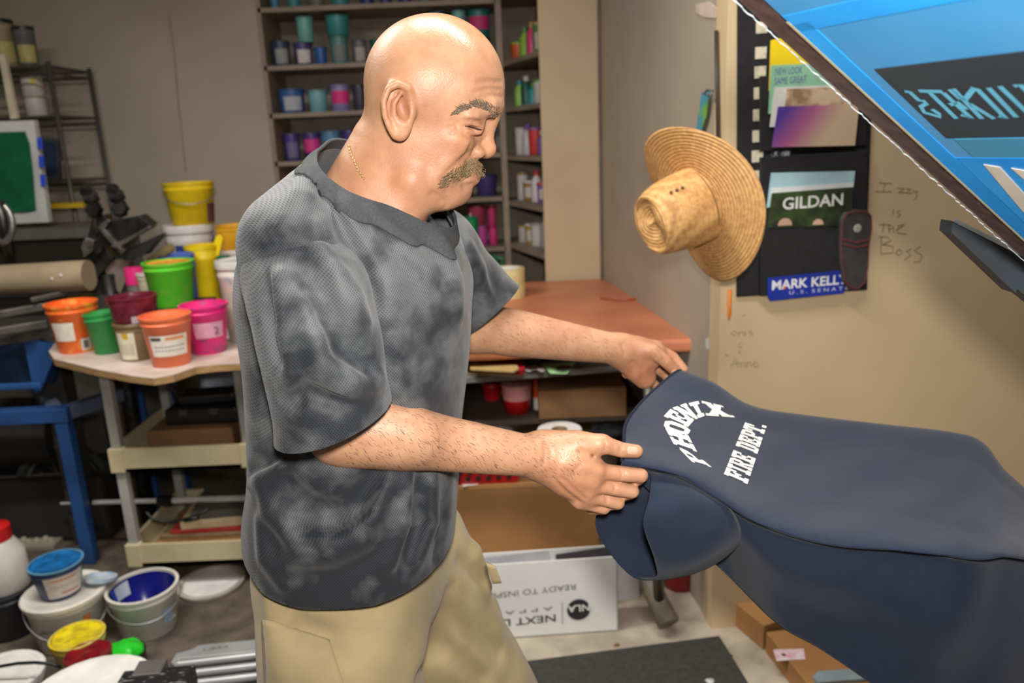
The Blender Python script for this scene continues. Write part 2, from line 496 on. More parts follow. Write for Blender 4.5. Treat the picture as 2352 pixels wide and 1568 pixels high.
# the shelving: an open case in the back wall and shelves along its right end
shelf = thing('shelving_unit', 'tall beige built-in shelving crowded with ink pots behind the man', 'shelf', ((XL+XR)/2, YB, 0))
def add(mb, name, mat, parent=shelf, **k):
    o = mb.build(name, mat, **k); return adopt(o, parent)
XD = P(1155, 300, YB)[0]; XI = P(1243, 300, 3.66)[0]
DEPTH = .34
lev = [P(700, 18, YB)[2], P(700, 152, YB)[2], P(700, 262, YB)[2], P(700, 373, YB)[2], P(1105, 457, YB)[2], P(1105, 572, YB)[2]]
lev.append(lev[-1]-.26)
TH = .022
add(MB().box((XL+.012, YB+DEPTH/2, 1.375), (.024, DEPTH, 2.75)), 'upright', SHELFM)
add(MB().box((XD, YB+DEPTH/2, 1.375), (.030, DEPTH, 2.75)), 'upright', SHELFM)
add(MB().box(((XL+XD)/2+.3, YB+DEPTH+.012, 1.375), (XD-XL+.9, .02, 2.75)), 'back_panel', M('shelf_back', (150, 136, 118), .7))
for z in lev:
    add(MB().box(((XL+XD)/2, YB+DEPTH/2, z-TH/2+.008), (XD-XL-.02, DEPTH, TH)), 'shelf_board', SHELFM)
# side shelves: a case that comes forward at the right, ending in a plain end panel
XB = XI+.26
add(MB().box(((XI+XR)/2, 3.66, 1.375), (XR-XI, .04, 2.75)), 'end_panel', M('end_panel_paint', (186, 166, 134), .6, col2=(176, 156, 124), scale=3))
add(MB().box((XB, (YB+3.68)/2+.15, 1.375), (.02, YB-3.68+.3, 2.75)), 'side_back_panel', SHELFM)
slev = [2.24, P(1150, 142, YB)[2], P(1150, 248, YB)[2], P(1150, 358, YB)[2], P(1160, 462, YB)[2], P(1162, 560, YB)[2]]
for z in slev:
    pl_ = [(XD+.016, YB), (XI, 3.685), (XB-.012, 3.685), (XB-.012, YB+.30), (XD+.016, YB+.30)]
    mb = MB(); mb.prism([(x, y, z-TH) for x, y in pl_], (0, 0, 0), (0, 0, TH)); add(mb, 'side_shelf_board', SHELFM)
# bits of wear on the walls: a crack line a tone darker than the paint, scuffs
st(adopt(MB().tube([P(388, 35, YB-.004), P(400, 120, YB-.004), P(410, 240, YB-.004), P(427, 395, YB-.001)], .0022, 6).build('wall_crack', M('crack_line', (140, 130, 114), .8)), bpy.data.objects['wall_back']))
# ------------------------------------------------------------------ the man
YC = 1.13                                          # his plane of symmetry (he faces +X)
def mir(q): q = np.array(q, float); q[1] = 2*YC-q[1]; return q
PXM = 1.0/1655.0                                   # metres per photo pixel at the head

def skin_material():
    m = bpy.data.materials.new('skin'); m.use_nodes = True; nt = m.node_tree; b = nt.nodes['Principled BSDF']
    tc = nt.nodes.new('ShaderNodeTexCoord')
    n1 = nt.nodes.new('ShaderNodeTexNoise'); n1.inputs['Scale'].default_value = 22; n1.inputs['Detail'].default_value = 5
    n2 = nt.nodes.new('ShaderNodeTexNoise'); n2.inputs['Scale'].default_value = 420; n2.inputs['Detail'].default_value = 3
    n3 = nt.nodes.new('ShaderNodeTexNoise'); n3.inputs['Scale'].default_value = 70; n3.inputs['Detail'].default_value = 4
    for n in (n1, n2, n3): nt.links.new(tc.outputs['Object'], n.inputs['Vector'])
    r = nt.nodes.new('ShaderNodeValToRGB')
    r.color_ramp.elements[0].position = .32; r.color_ramp.elements[0].color = lin((172, 126, 97))
    r.color_ramp.elements[1].position = .68; r.color_ramp.elements[1].color = lin((189, 145, 113))
    nt.links.new(n1.outputs['Fac'], r.inputs['Fac'])
    at = nt.nodes.new('ShaderNodeAttribute'); at.attribute_name = 'tone'
    mx = nt.nodes.new('ShaderNodeMix'); mx.data_type = 'RGBA'; mx.blend_type = 'MULTIPLY'; mx.inputs[0].default_value = 1
    nt.links.new(r.outputs['Color'], mx.inputs[6]); nt.links.new(at.outputs['Color'], mx.inputs[7])
    mx2 = nt.nodes.new('ShaderNodeMix'); mx2.data_type = 'RGBA'; mx2.blend_type = 'MULTIPLY'
    r3 = nt.nodes.new('ShaderNodeValToRGB'); r3.color_ramp.elements[0].position = .40; r3.color_ramp.elements[0].color = (1, 1, 1, 1)
    r3.color_ramp.elements[1].position = .75; r3.color_ramp.elements[1].color = (.82, .72, .64, 1)
    nt.links.new(n3.outputs['Fac'], r3.inputs['Fac']); mx2.inputs[0].default_value = .45
    nt.links.new(mx.outputs[2], mx2.inputs[6]); nt.links.new(r3.outputs['Color'], mx2.inputs[7])
    nt.links.new(mx2.outputs[2], b.inputs['Base Color'])
    nt.links.new(at.outputs['Alpha'], b.inputs['Roughness'])
    b.inputs['Specular IOR Level'].default_value = 0.45
    b.inputs['Subsurface Weight'].default_value = 0.0
    b.inputs['Subsurface Radius'].default_value = (0.010, 0.004, 0.002)
    b.inputs['Subsurface Scale'].default_value = 0.6
    ad = nt.nodes.new('ShaderNodeMath'); ad.operation = 'ADD'
    nt.links.new(n2.outputs['Fac'], ad.inputs[0]); nt.links.new(n3.outputs['Fac'], ad.inputs[1])
    bp = nt.nodes.new('ShaderNodeBump'); bp.inputs['Strength'].default_value = .22; bp.inputs['Distance'].default_value = .0016
    nt.links.new(ad.outputs[0], bp.inputs['Height']); nt.links.new(bp.outputs['Normal'], b.inputs['Normal'])
    return m
SKIN = skin_material()

B = SDF()
def H(px, py, dy=0.0): return P(px, py, YC+dy)     # dy < 0 is towards the camera
def rotimg(deg):                                   # in-plane rotation (photo clockwise positive) of an X/Z ellipsoid
    a = -math.radians(deg); return [[math.cos(a), 0, -math.sin(a)], [0, 1, 0], [math.sin(a), 0, math.cos(a)]]
def hell(px, py, a, b, c, deg=0, dy=0.0, k=0.02, op='u', both=False):
    q = H(px, py, dy); r = (a*PXM, c, b*PXM)
    B.ell(q, r, rotimg(deg), k, op)
    if both: B.ell(mir(q), r, rotimg(deg), k, op)
def hcap(p0, p1, r0, r1, k=0.01, op='u', both=False):
    a = H(*p0); b = H(*p1)
    B.cap(a, b, r0*PXM, r1*PXM, k, op)
    if both: B.cap(mir(a), mir(b), r0*PXM, r1*PXM, k, op)

# torso, under the shirt
tl = P(830, 560, YC)
B.loft([(0.86, -.27, YC, .10, .13), (0.98, -.26, YC, .12, .13), (1.12, -.245, YC, .11, .125), (1.26, -.235, YC, .10, .13),
        (1.36, -.235, YC, .09, .13), (1.43, -.24, YC, .06, .09)], k=0.0)
for s in (-1, 1):
    B.ell((-.245, YC+s*.12, 1.375), (.060, .065, .055), None, .04)
# legs and feet
LEG_N = [P(800, 1330, 1.09), P(785, 1490, 1.045), np.array([-.285, 1.04, .50]), np.array([-.30, 1.04, .09])]
LEG_F = [P(930, 1250, 1.22), P(1028, 1490, 1.27), np.array([-.085, 1.29, .50]), np.array([-.12, 1.29, .09])]
for L in (LEG_N, LEG_F):
    B.chain(L, [.095, .088, .062, .040], .05)
    B.cap(L[3]+np.array([-.01, 0, -.01]), L[3]+np.array([.15, 0, -.045]), .040, .028, .03)
# neck and head
hcap((925, 350), (868, 500), 98, 112, k=.03)
hcap((870, 330), (815, 470), 60, 92, k=.03)        # nape
hell(1002, 186, 150, 143, .076, 8, k=.03)          # cranium
hell(960, 208, 110, 122, .075, 0, k=.03)           # occiput
hell(1062, 205, 86, 108, .062, -12, k=.02)         # forehead and orbit
hell(1018, 312, 74, 108, .060, 10, k=.02)          # mid face
hell(1066, 322, 36, 66, .030, 4, k=.015)           # maxilla
hell(968, 345, 78, 98, .061, 18, k=.02)            # ramus / cheek back
hell(1012, 408, 60, 58, .046, 20, k=.02)           # jaw
hell(1053, 438, 30, 32, .024, 0, k=.022)           # chin
hcap((945, 415, -.050), (1025, 452, -.020), 26, 22, .02, both=True)   # jaw line
hell(1066, 390, 34, 36, .026, 10, k=.012)          # muzzle
hell(1048, 322, 36, 26, .018, 25, dy=-.042, k=.015, both=True)          # cheek bone
hell(1026, 376, 32, 42, .016, 20, dy=-.040, k=.015, both=True)          # jowl
hell(985, 452, 46, 26, .034, 12, k=.02)            # loose chin
hell(1022, 462, 20, 16, .020, 12, k=.008)          # fold under the chin
hcap((960, 425, -.030), (905, 530, -.045), 18, 20, .045, both=True)     # neck cord
# brow and eye sockets
hell(1112, 288, 26, 17, .018, 15, dy=-.036, k=.012, op='s', both=True)  # socket
hell(1132, 292, 14, 24, .010, 0, dy=-.017, k=.010, op='s', both=True)   # beside the nose
hcap((1142, 243, -.012), (1122, 244, -.036), 12, 12, .012, both=True)   # brow ridge
hcap((1122, 244, -.036), (1078, 258, -.051), 12, 9, .012, both=True)
B_eye = H(1094, 287, -.033)
for q in (B_eye, mir(B_eye)): B.sph(q, .0122, .002)
# nose
hcap((1141, 256), (1127, 280), 8, 9, .014)
hcap((1127, 280), (1121, 334), 9, 14, .010)
hell(1118, 344, 22, 20, .0145, 0, k=.007)
hell(1097, 350, 17, 14, .0085, 15, dy=-.016, k=.005, both=True)          # wings
hell(1108, 364, 7, 4, .004, 10, dy=-.0085, k=.003, op='s', both=True)    # nostril
# lips
hcap((1096, 395), (1080, 399, -.020), 9, 5, .006, both=True)
hcap((1090, 411), (1074, 413, -.018), 9, 6, .007, both=True)
# ears
def ear(side):
    f = (lambda q: q) if side < 0 else mir
    E0 = lambda px, py, dy: f(H(px, py, dy))
    def el(px, py, a, b, c, deg, dy, k, op='u'): B.ell(E0(px, py, dy), (a*PXM, c, b*PXM), rotimg(deg), k, op)
    el(914, 250, 34, 56, .008, -6, -.080, .012)
    el(918, 302, 17, 21, .006, 8, -.079, .010)
    el(920, 244, 21, 38, .015, -6, -.094, .005, 's')
    rim = [(946, 228, -.080), (938, 204, -.087), (915, 193, -.091), (892, 204, -.094), (881, 232, -.095), (884, 264, -.093), (894, 292, -.088), (906, 312, -.083)]
    B.chain([E0(*q) for q in rim], [6*PXM, 7*PXM, 7.5*PXM, 7.5*PXM, 7*PXM, 7*PXM, 7*PXM, 7*PXM], .004)
    anti = [(920, 216, -.087), (906, 236, -.089), (905, 262, -.087), (915, 281, -.085), (930, 285, -.084)]
    B.chain([E0(*q) for q in anti], [5*PXM, 6*PXM, 6*PXM, 6*PXM, 6*PXM], .004)
    el(943, 258, 9, 14, .006, 10, -.081, .006)
    el(930, 258, 9, 17, .008, 5, -.088, .004, 's')
ear(-1); ear(1)

# folds and creases, laid on the skin where the photograph shows them
def on_skin(lines):
    flat = [q for l in lines for q in l[0]]
    W = B.trace(flat); i = 0; out = []
    for l in lines:
        out.append((W[i:i+len(l[0])],)+tuple(l[1:])); i += len(l[0])
    for w, r, k, op in out:
        rs = [r*PXM*(0.55 if j in (0, len(w)-1) else 1.0) for j in range(len(w))]
        for (f) in (lambda q: q, mir): B.chain([f(q) for q in w], rs, k, op)
on_skin([
    ([(1062, 274), (1076, 268), (1094, 268), (1112, 276)], 6.5, .006, 'u'),           # upper lid fold
    ([(1064, 282), (1080, 283), (1098, 287), (1110, 292)], 4.5, .004, 'u'),           # lid
    ([(1072, 300), (1088, 306), (1104, 304)], 6.0, .006, 'u')])                       # bag under the eye
on_skin([
    ([(1058, 276), (1072, 275), (1090, 276), (1108, 283)], 2.4, .004, 's'),
    ([(1070, 290), (1086, 293), (1102, 297), (1110, 298)], 2.6, .003, 's'),
    ([(1066, 306), (1080, 315), (1096, 316), (1108, 310)], 2.4, .005, 's'),
    ([(1082, 338), (1074, 356), (1052, 378), (1032, 396), (1020, 414)], 3.6, .010, 's'),   # beside the moustache
    ([(1097, 338), (1088, 344), (1085, 354), (1092, 362)], 2.2, .004, 's'),
    ([(1052, 283), (1036, 276)], 2.0, .004, 's'), ([(1050, 290), (1030, 292)], 2.0, .004, 's'), ([(1052, 298), (1036, 308)], 2.0, .004, 's'),
    ([(1152, 190), (1128, 187), (1098, 190)], 2.4, .006, 's'), ([(1154, 207), (1128, 204), (1092, 210)], 2.4, .006, 's'),
    ([(1156, 222), (1132, 219), (1106, 222)], 2.0, .005, 's'),
    ([(1096, 404), (1080, 406), (1062, 412)], 2.4, .004, 's'),
    ([(1082, 426), (1066, 428)], 3.2, .008, 's'),
    ([(992, 446), (1008, 452), (1018, 462)], 2.4, .010, 's'),      # jowl line
    ([(1024, 440), (1030, 462), (1026, 474)], 2.8, .006, 's')])
# ------------- arms and hands
def arm(sh, el, wr, r):
    B.chain([sh, np.asarray(sh)+(np.asarray(el)-np.asarray(sh))*.5, el], [r[0], r[0]*.92, r[1]], .03)
    sh, el, wr = map(np.asarray, (sh, el, wr))
    m1 = el+(wr-el)*.28; m2 = el+(wr-el)*.65
    B.chain([el, m1, m2, wr], [r[1], r[2], r[3], r[4]], .03)
N_SH = P(706, 650, .985); N_EL = P(792, 985, .985); N_WR = P(1225, 1048, 1.045)
arm(N_SH, N_EL, N_WR, (.048, .041, .0425, .036, .029))
B.ell(P(890, 990, .970), (.060, .030, .034), rotimg(12), .05)      # forearm muscle
B.ell(P(768, 1004, .985), (.022, .022, .020), None, .035)          # elbow
F_SH = P(1000, 600, 1.335); F_EL = P(1075, 748, 1.37); F_WR = P(1425, 803, 1.45)
arm(F_SH, F_EL, F_WR, (.054, .043, .044, .036, .028))


def digit(pts, rs, k=.006, nail=None):
    B.chain(pts, rs, k)
Yh = 1.06
def NH(px, py, dy=0): return P(px, py, Yh+dy)
# near (right) hand: back of the hand to the camera, thumb on top of the cloth, fingers curled under it
B.chain([NH(1235, 1045), NH(1290, 1058, -.004), NH(1345, 1085, -.004)], [.027, .031, .029], .02)
B.chain([NH(1245, 1060), NH(1300, 1100, 0), NH(1352, 1135, .006)], [.026, .026, .021], .02)
B.chain([NH(1250, 1030, .004), NH(1330, 1040, -.004)], [.024, .024], .02)
# thumb
B.chain([NH(1262, 1025, 0), NH(1325, 1015, -.006), NH(1383, 1019, -.008)], [.018, .0165, .0135], .014)
B.chain([NH(1383, 1019, -.008), NH(1428, 1033, -.003), NH(1462, 1036, .002)], [.0128, .0112, .0098], .006)
# four fingers: knuckle, middle joint, then folded under and back
for kn, pj, fr, rr in (((1376, 1082, -.012), (1472, 1092, -.004), (1450, 1112, .030), .0108),
                       ((1362, 1112, -.012), (1452, 1128, -.004), (1420, 1140, .030), .0106),
                       ((1348, 1136, -.008), (1420, 1155, .000), (1385, 1160, .030), .0098),
                       ((1330, 1152, -.002), (1388, 1168, .006), (1358, 1170, .030), .0086)):
    B.sph(NH(*kn), rr*1.18, .010)
    B.chain([NH(kn[0]-(50 if kn[1] < 1150 else 26), kn[1]-(16 if kn[1] < 1150 else 24), .002), NH(*kn), NH(*pj), NH(*fr)], [rr*1.1, rr*1.12, rr, rr*.92], .0035)
for a, b in (((1300, 1066, -.030), (1376, 1080, -.024)), ((1290, 1080, -.029), (1362, 1110, -.024)), ((1285, 1095, -.026), (1346, 1134, -.020))):
    B.cap(NH(*a), NH(*b), .0026, .003, .012)                        # tendons


# far (left) hand: thumb side towards the camera, pinching the cloth from the top
Yf = 1.46
def FH(px, py, dy=0): return P(px, py, Yf+dy)
B.chain([FH(1420, 800), FH(1462, 806, .004), FH(1500, 812, .012)], [.027, .030, .026], .02)
B.chain([FH(1430, 815, .004), FH(1462, 845, .006), FH(1480, 866, .012)], [.026, .027, .023], .02)
B.chain([FH(1440, 795, -.006), FH(1500, 806, -.016), FH(1527, 828, -.018), FH(1552, 853, -.012)], [.019, .0145, .0122, .0102], .007)   # thumb
for kn, pj, tp, rr in (((1505, 798, .012), (1546, 820, .018), (1570, 848, .012), .0105), ((1496, 806, .035), (1545, 836, .048), (1560, 868, .035), .0105),
                       ((1488, 830, .045), (1530, 862, .058), (1545, 890, .040), .0098), ((1480, 862, .040), (1512, 890, .050), (1530, 905, .035), .0088)):
    B.sph(FH(*kn), rr*1.15, .010)
    B.chain([FH(kn[0]-40, kn[1]-4, kn[2]*.5), FH(*kn), FH(*pj), FH(*tp)], [rr*1.15, rr*1.1, rr, rr*.88], .004)

def creases(lines):                                # skin lines of the hands and wrists
    flat = [q for l in lines for q in l[0]]; Wd = B.trace(flat); i = 0
    for pts, r, k in lines:
        w = Wd[i:i+len(pts)]; i += len(pts); B.chain(list(w), r/1700, k, 's')
creases([([(1427, 1024), (1430, 1044)], 2.0, .004), ([(1422, 1026), (1424, 1042)], 1.6, .003), ([(1388, 1010), (1392, 1034)], 1.6, .004),
         ([(1426, 1078), (1430, 1098)], 1.8, .004), ([(1434, 1078), (1437, 1098)], 1.5, .003), ([(1410, 1112), (1414, 1130)], 1.8, .004), ([(1392, 1140), (1396, 1156)], 1.6, .004),
         ([(1250, 1016), (1254, 1040), (1250, 1066)], 1.8, .006), ([(1262, 1022), (1266, 1050)], 1.4, .005),
         ([(1290, 1098), (1320, 1126), (1345, 1146)], 1.8, .006), ([(1272, 1100), (1300, 1130), (1328, 1152)], 1.8, .006), ([(1390, 1050), (1360, 1046), (1336, 1036)], 2.2, .008),
         ([(1330, 1068), (1318, 1086), (1326, 1100)], 1.4, .005), ([(1344, 1052), (1352, 1062)], 1.2, .004),
         ([(1500, 806), (1506, 822)], 1.6, .004), ([(1524, 820), (1518, 832)], 1.6, .004), ([(1530, 826), (1524, 838)], 1.4, .004), ([(1452, 832), (1470, 850), (1476, 872)], 2.0, .008), ([(1428, 792), (1436, 815)], 1.6, .006)])
man = thing('person', 'bald man with a moustache, in dark grey mesh T-shirt and khaki shorts, holding navy shirt', 'person', (-.24, YC, 0))
SKIN_H = globals().get('SKIN_H', .0026)
bv, bf = B.mesh(SKIN_H, (-.50, .78, -.02), (.42, 1.62, 1.76))
body = mesh_obj('body', bv, bf, SKIN, man)
# tone of the skin: stubble shade, redder ear, nose and hands, lips
def tone_layer(o, V):
    n = len(V); t = np.ones((n, 3))
    def blob(c, r, col, w=1.0):
        d = np.linalg.norm(V-np.asarray(c), axis=1)/r
        a = (np.clip(1-d, 0, 1)**1.2*w)[:, None]
        t[:] = t*(1-a)+t*np.array(col)*a
    for s in (0, 1):
        f = (lambda q: q) if s == 0 else mir
        blob(f(H(905, 240, -.085)), .040, (1.0, .84, .80)); blob(f(H(926, 246, -.080)), .020, (.70, .52, .46)); blob(f(H(920, 305, -.082)), .018, (1.05, .95, .9))  # the middle blob paints shade into the hollow of the ear
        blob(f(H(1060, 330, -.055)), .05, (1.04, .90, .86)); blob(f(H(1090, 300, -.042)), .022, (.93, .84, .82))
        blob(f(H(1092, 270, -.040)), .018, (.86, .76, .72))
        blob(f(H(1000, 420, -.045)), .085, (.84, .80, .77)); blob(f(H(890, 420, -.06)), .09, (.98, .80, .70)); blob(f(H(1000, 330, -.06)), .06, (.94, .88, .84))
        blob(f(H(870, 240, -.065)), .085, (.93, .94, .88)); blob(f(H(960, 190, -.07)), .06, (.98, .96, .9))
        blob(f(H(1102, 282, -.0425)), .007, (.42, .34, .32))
    blob(H(1122, 345), .030, (1.05, .84, .80)); blob(H(1060, 435), .045, (.92, .86, .84))
    blob(H(1094, 408), .020, (.98, .74, .72))
    blob(NH(1340, 1110, -.02), .12, (1.02, .88, .82)); blob(FH(1470, 850), .09, (1.05, .82, .74)); blob(FH(1540, 840), .05, (1.04, .84, .78))
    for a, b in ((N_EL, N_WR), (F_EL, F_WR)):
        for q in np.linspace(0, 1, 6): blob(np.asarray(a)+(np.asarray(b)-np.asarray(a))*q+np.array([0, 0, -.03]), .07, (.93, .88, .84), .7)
    for px, py in ((952, 62), (835, 120), (930, 86), (1010, 140)):
        pass
    ro = np.full(n, .50)
    for c, r, v in ((H(1045, 88, -.02), .105, .24), (H(1120, 345), .025, .34), (NH(1330, 1060, -.02), .10, .42)):
        a = np.clip(1.4-np.linalg.norm(V-np.asarray(c), axis=1)/r*1.4, 0, 1); ro = ro*(1-a)+v*a
    ca = o.data.color_attributes.new('tone', 'FLOAT_COLOR', 'POINT')
    ca.data.foreach_set('color', np.concatenate([t, ro[:, None]], 1).astype(np.float32).ravel())
tone_layer(body, bv)
BH = Hit(bv, bf)

# nails
NAIL = M('nail', (206, 152, 126), .3, col2=(214, 166, 142))
def nail(px, py, a, b, deg, nm='thumbnail'):
    q, n = BH.at(px, py); n = B.normal(q)
    ax = RT*math.cos(math.radians(deg))-UP*math.sin(math.radians(deg)); ax = ax-n*np.dot(ax, n); ax /= np.linalg.norm(ax); ay = np.cross(n, ax)
    mb = MB()
    def fn(u, v):
        r = u; an = 2*math.pi*v
        s = q+ax*(a*r*math.copysign(abs(math.cos(an))**.7, math.cos(an)))+ay*(b*r*math.copysign(abs(math.sin(an))**.7, math.sin(an)))
        s = BH.near(s)[0]
        return s+n*(.0007*(1-r**4))
    mb.sheet(fn, 5, 16, closed_v=True)
    o = mb.build(nm, NAIL, smooth=True); adopt(o, man)
nail(1453, 1034, .0088, .0066, 3)
nail(1550, 855, .0075, .0055, 42)

# hair: moustache, eyebrows, fuzz on the forearms
def hairs(name, mat, spots, length, width, direction, seed, lift=.25, spread=.35, curl=.0):
    rnd = random.Random(seed); V = []; F = []
    for (q, n, d) in spots:
        t = np.array(d)+np.array([rnd.uniform(-1, 1) for _ in range(3)])*spread
        t = t-n*np.dot(t, n); t /= np.linalg.norm(t)+1e-9
        L = length*rnd.uniform(.6, 1.15); w = width*rnd.uniform(.7, 1.3); s = np.cross(n, t)
        i = len(V)
        m_ = q+t*L*.5+n*L*lift; e_ = q+t*L+n*L*lift*(.6-curl)
        b_ = q-n*.001
        V += [b_-s*w, b_+s*w, b_+n*w*1.4, m_-s*w*.8, m_+s*w*.8, m_+n*w*1.2, e_]
        F += [(i, i+1, i+4, i+3), (i+1, i+2, i+5, i+4), (i+2, i, i+3, i+5), (i+3, i+4, i+6), (i+4, i+5, i+6), (i+5, i+3, i+6)]
    o = mesh_obj(name, V, F, mat, man); return o
HAIR = M('moustache_hair', (150, 126, 92), .6, col2=(96, 78, 56), scale=900, lo=.3, hi=.7)
HAIRD = M('eyebrow_hair', (92, 76, 64), .6, col2=(138, 122, 106), scale=900)
FUZZ = M('arm_hair', (92, 66, 50), .6)
rnd = random.Random(4)
spots = []
def inpoly(x, y, poly):
    c = False; j = len(poly)-1
    for i in range(len(poly)):
        if (poly[i][1] > y) != (poly[j][1] > y) and x < (poly[j][0]-poly[i][0])*(y-poly[i][1])/(poly[j][1]-poly[i][1])+poly[i][0]: c = not c
        j = i
    return c
mpoly = [(1014, 418), (1026, 398), (1048, 380), (1070, 362), (1092, 360), (1112, 366), (1116, 380), (1108, 394), (1088, 394), (1062, 396), (1046, 402), (1036, 416), (1024, 424)]
tries = 0
while len(spots) < 520 and tries < 6000:
    tries += 1
    x = rnd.uniform(1012, 1118); y = rnd.uniform(358, 426)
    if not inpoly(x, y, mpoly): continue
    q, n = BH.at(x, y)
    if q is None or q[1] > YC+.01: continue
    d = -RT*(1.0-.6*(x-1015)/100)-UP*.75
    spots.append((q, n, d))
    q2 = mir(q); n2 = n*np.array([1, -1, 1])
    spots.append((q2, n2, d))
hairs('moustache', HAIR, spots, .0125, .00055, None, 7, lift=.42, spread=.32)
spots = []; tries = 0
bpoly = [(1040, 262), (1060, 244), (1092, 233), (1122, 236), (1148, 256), (1140, 268), (1118, 254), (1090, 248), (1060, 258)]
while len(spots) < 260 and tries < 3000:
    tries += 1
    x = rnd.uniform(1038, 1150); y = rnd.uniform(230, 268)
    if not inpoly(x, y, bpoly): continue
    q, n = BH.at(x, y)
    if q is None or q[1] > YC+.005: continue
    d = -RT+UP*(.25 if x < 1085 else .7)*(1 if x > 1060 else -1)
    spots.append((q, n, d))
hairs('eyebrow', HAIRD, spots, .0085, .00048, None, 9, lift=.25, spread=.25)
hairs('eyebrow', HAIRD, [(mir(q), n*np.array([1, -1, 1]), d) for q, n, d in spots], .0085, .00048, None, 10, lift=.25, spread=.25)
spots = []; tries = 0
while len(spots) < 900 and tries < 2500:
    tries += 1
    if tries % 3: x = rnd.uniform(790, 1330); y = rnd.uniform(925, 1090)
    else: x = rnd.uniform(1100, 1420); y = rnd.uniform(690, 830)
    q, n = BH.at(x, y)
    if q is None or (q[2] > 1.38): continue
    lo = N_EL if tries % 3 else F_EL; hi = N_WR if tries % 3 else F_WR
    tt = np.dot(q-lo, hi-lo)/np.dot(hi-lo, hi-lo)
    if not (-.1 < tt < 1.3) or np.linalg.norm(q-(lo+(hi-lo)*tt)) > .07: continue
    spots.append((q, n, (hi-lo)/np.linalg.norm(hi-lo)*.8-UP*.6))
hairs('arm_hair', FUZZ, spots, .0095, .00016, None, 11, lift=.18, spread=.4)

# lash line
mb = MB(); lash = [BH.at(x, y, .0006)[0] for x, y in ((1068, 289), (1078, 291), (1088, 294), (1098, 297), (1106, 298))]
mb.tube(lash, [.0006, .0011, .0014, .0014, .0007], 6)
adopt(mb.build('eyelash', M('lash', (44, 32, 28), .6), smooth=True), man)
# gold chain round the neck
GOLD = M('gold', (246, 206, 130), .3, .8)
mb = MB(); q0 = [(803, 336), (806, 350), (812, 364), (818, 378), (825, 392), (833, 404), (841, 414)]
for i in range(len(q0)-1):
    for s in (0, .5):
        x = q0[i][0]+(q0[i+1][0]-q0[i][0])*s; y = q0[i][1]+(q0[i+1][1]-q0[i][1])*s
        a, _ = BH.at(x, y, .0012)
        if a is None: continue
        t = BH.at(x+3, y+6, .0012)[0]-a; t = t/np.linalg.norm(t)*.0034
        mb.tube([a-t*.6+RT*.0012, a+t*.6-RT*.0012], .0011, 6)
adopt(mb.build('gold_chain', GOLD, smooth=True), man)
# ------------------------------------------------------------------ his clothes
def cloth_material(name, dark, mid, cscale, dots=0.0, pitch=.0040, rough=.8):
    m = bpy.data.materials.new(name); m.use_nodes = True; nt = m.node_tree; b = nt.nodes['Principled BSDF']
    b.inputs['Roughness'].default_value = rough; b.inputs['Specular IOR Level'].default_value = .3
    b.inputs['Sheen Weight'].default_value = .15
    tc = nt.nodes.new('ShaderNodeTexCoord')
    n1 = nt.nodes.new('ShaderNodeTexNoise'); n1.inputs['Scale'].default_value = cscale; n1.inputs['Detail'].default_value = 3
    n1.inputs['Roughness'].default_value = .55
    nt.links.new(tc.outputs['Object'], n1.inputs['Vector'])
    r = nt.nodes.new('ShaderNodeValToRGB')
    e = r.color_ramp.elements; e[0].position = .40; e[0].color = lin(dark); e[1].position = .60; e[1].color = lin(mid)
    q = e.new(.5); q.color = lin(tuple((a*.45+c*.55) for a, c in zip(dark, mid)))
    sp = nt.nodes.new('ShaderNodeSeparateXYZ'); nt.links.new(tc.outputs['Object'], sp.inputs[0])
    def mth(op, a, bb=None):
        n = nt.nodes.new('ShaderNodeMath'); n.operation = op
        for i, v in enumerate((a, bb)):
            if v is None: continue
            if isinstance(v, (int, float)): n.inputs[i].default_value = v
            else: nt.links.new(v, n.inputs[i])
        return n.outputs[0]
    fac = n1.outputs['Fac']
    if dots:                                        # the camouflage noise is biased darker towards the hem
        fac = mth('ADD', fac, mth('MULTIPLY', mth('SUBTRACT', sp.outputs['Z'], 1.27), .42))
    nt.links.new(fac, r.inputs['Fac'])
    col = r.outputs['Color']
    n2 = nt.nodes.new('ShaderNodeTexNoise'); n2.inputs['Scale'].default_value = 700; nt.links.new(tc.outputs['Object'], n2.inputs['Vector'])
    hgt = n2.outputs['Fac']
    if dots:
        k = 2*math.pi/pitch
        u = mth('ADD', sp.outputs['X'], mth('MULTIPLY', sp.outputs['Y'], .6))
        s1 = mth('SINE', mth('MULTIPLY', u, k)); s2 = mth('SINE', mth('MULTIPLY', sp.outputs['Z'], k*.85))
        pr = mth('MULTIPLY', s1, s2)
        mr = nt.nodes.new('ShaderNodeMapRange'); mr.inputs['From Min'].default_value = -.1; mr.inputs['From Max'].default_value = .45
        nt.links.new(pr, mr.inputs['Value'])
        mx = nt.nodes.new('ShaderNodeMix'); mx.data_type = 'RGBA'; mx.blend_type = 'MULTIPLY'
        nt.links.new(mth('MULTIPLY', mr.outputs['Result'], dots), mx.inputs[0])
        nt.links.new(col, mx.inputs[6]); mx.inputs[7].default_value = (.30, .33, .38, 1)
        col = mx.outputs[2]; hgt = mth('SUBTRACT', 1.0, mr.outputs['Result'])
    nt.links.new(col, b.inputs['Base Color'])
    bp = nt.nodes.new('ShaderNodeBump'); bp.inputs['Strength'].default_value = .35; bp.inputs['Distance'].default_value = .001
    nt.links.new(hgt, bp.inputs['Height']); nt.links.new(bp.outputs['Normal'], b.inputs['Normal'])
    return m
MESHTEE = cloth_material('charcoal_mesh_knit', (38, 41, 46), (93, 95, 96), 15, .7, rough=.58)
MESHRIB = M('charcoal_rib', (50, 53, 57), .85, col2=(62, 64, 66), scale=300, bump=.3, bscale=900)
KHAKI = cloth_material('khaki_twill', (152, 134, 98), (164, 146, 108), 9)

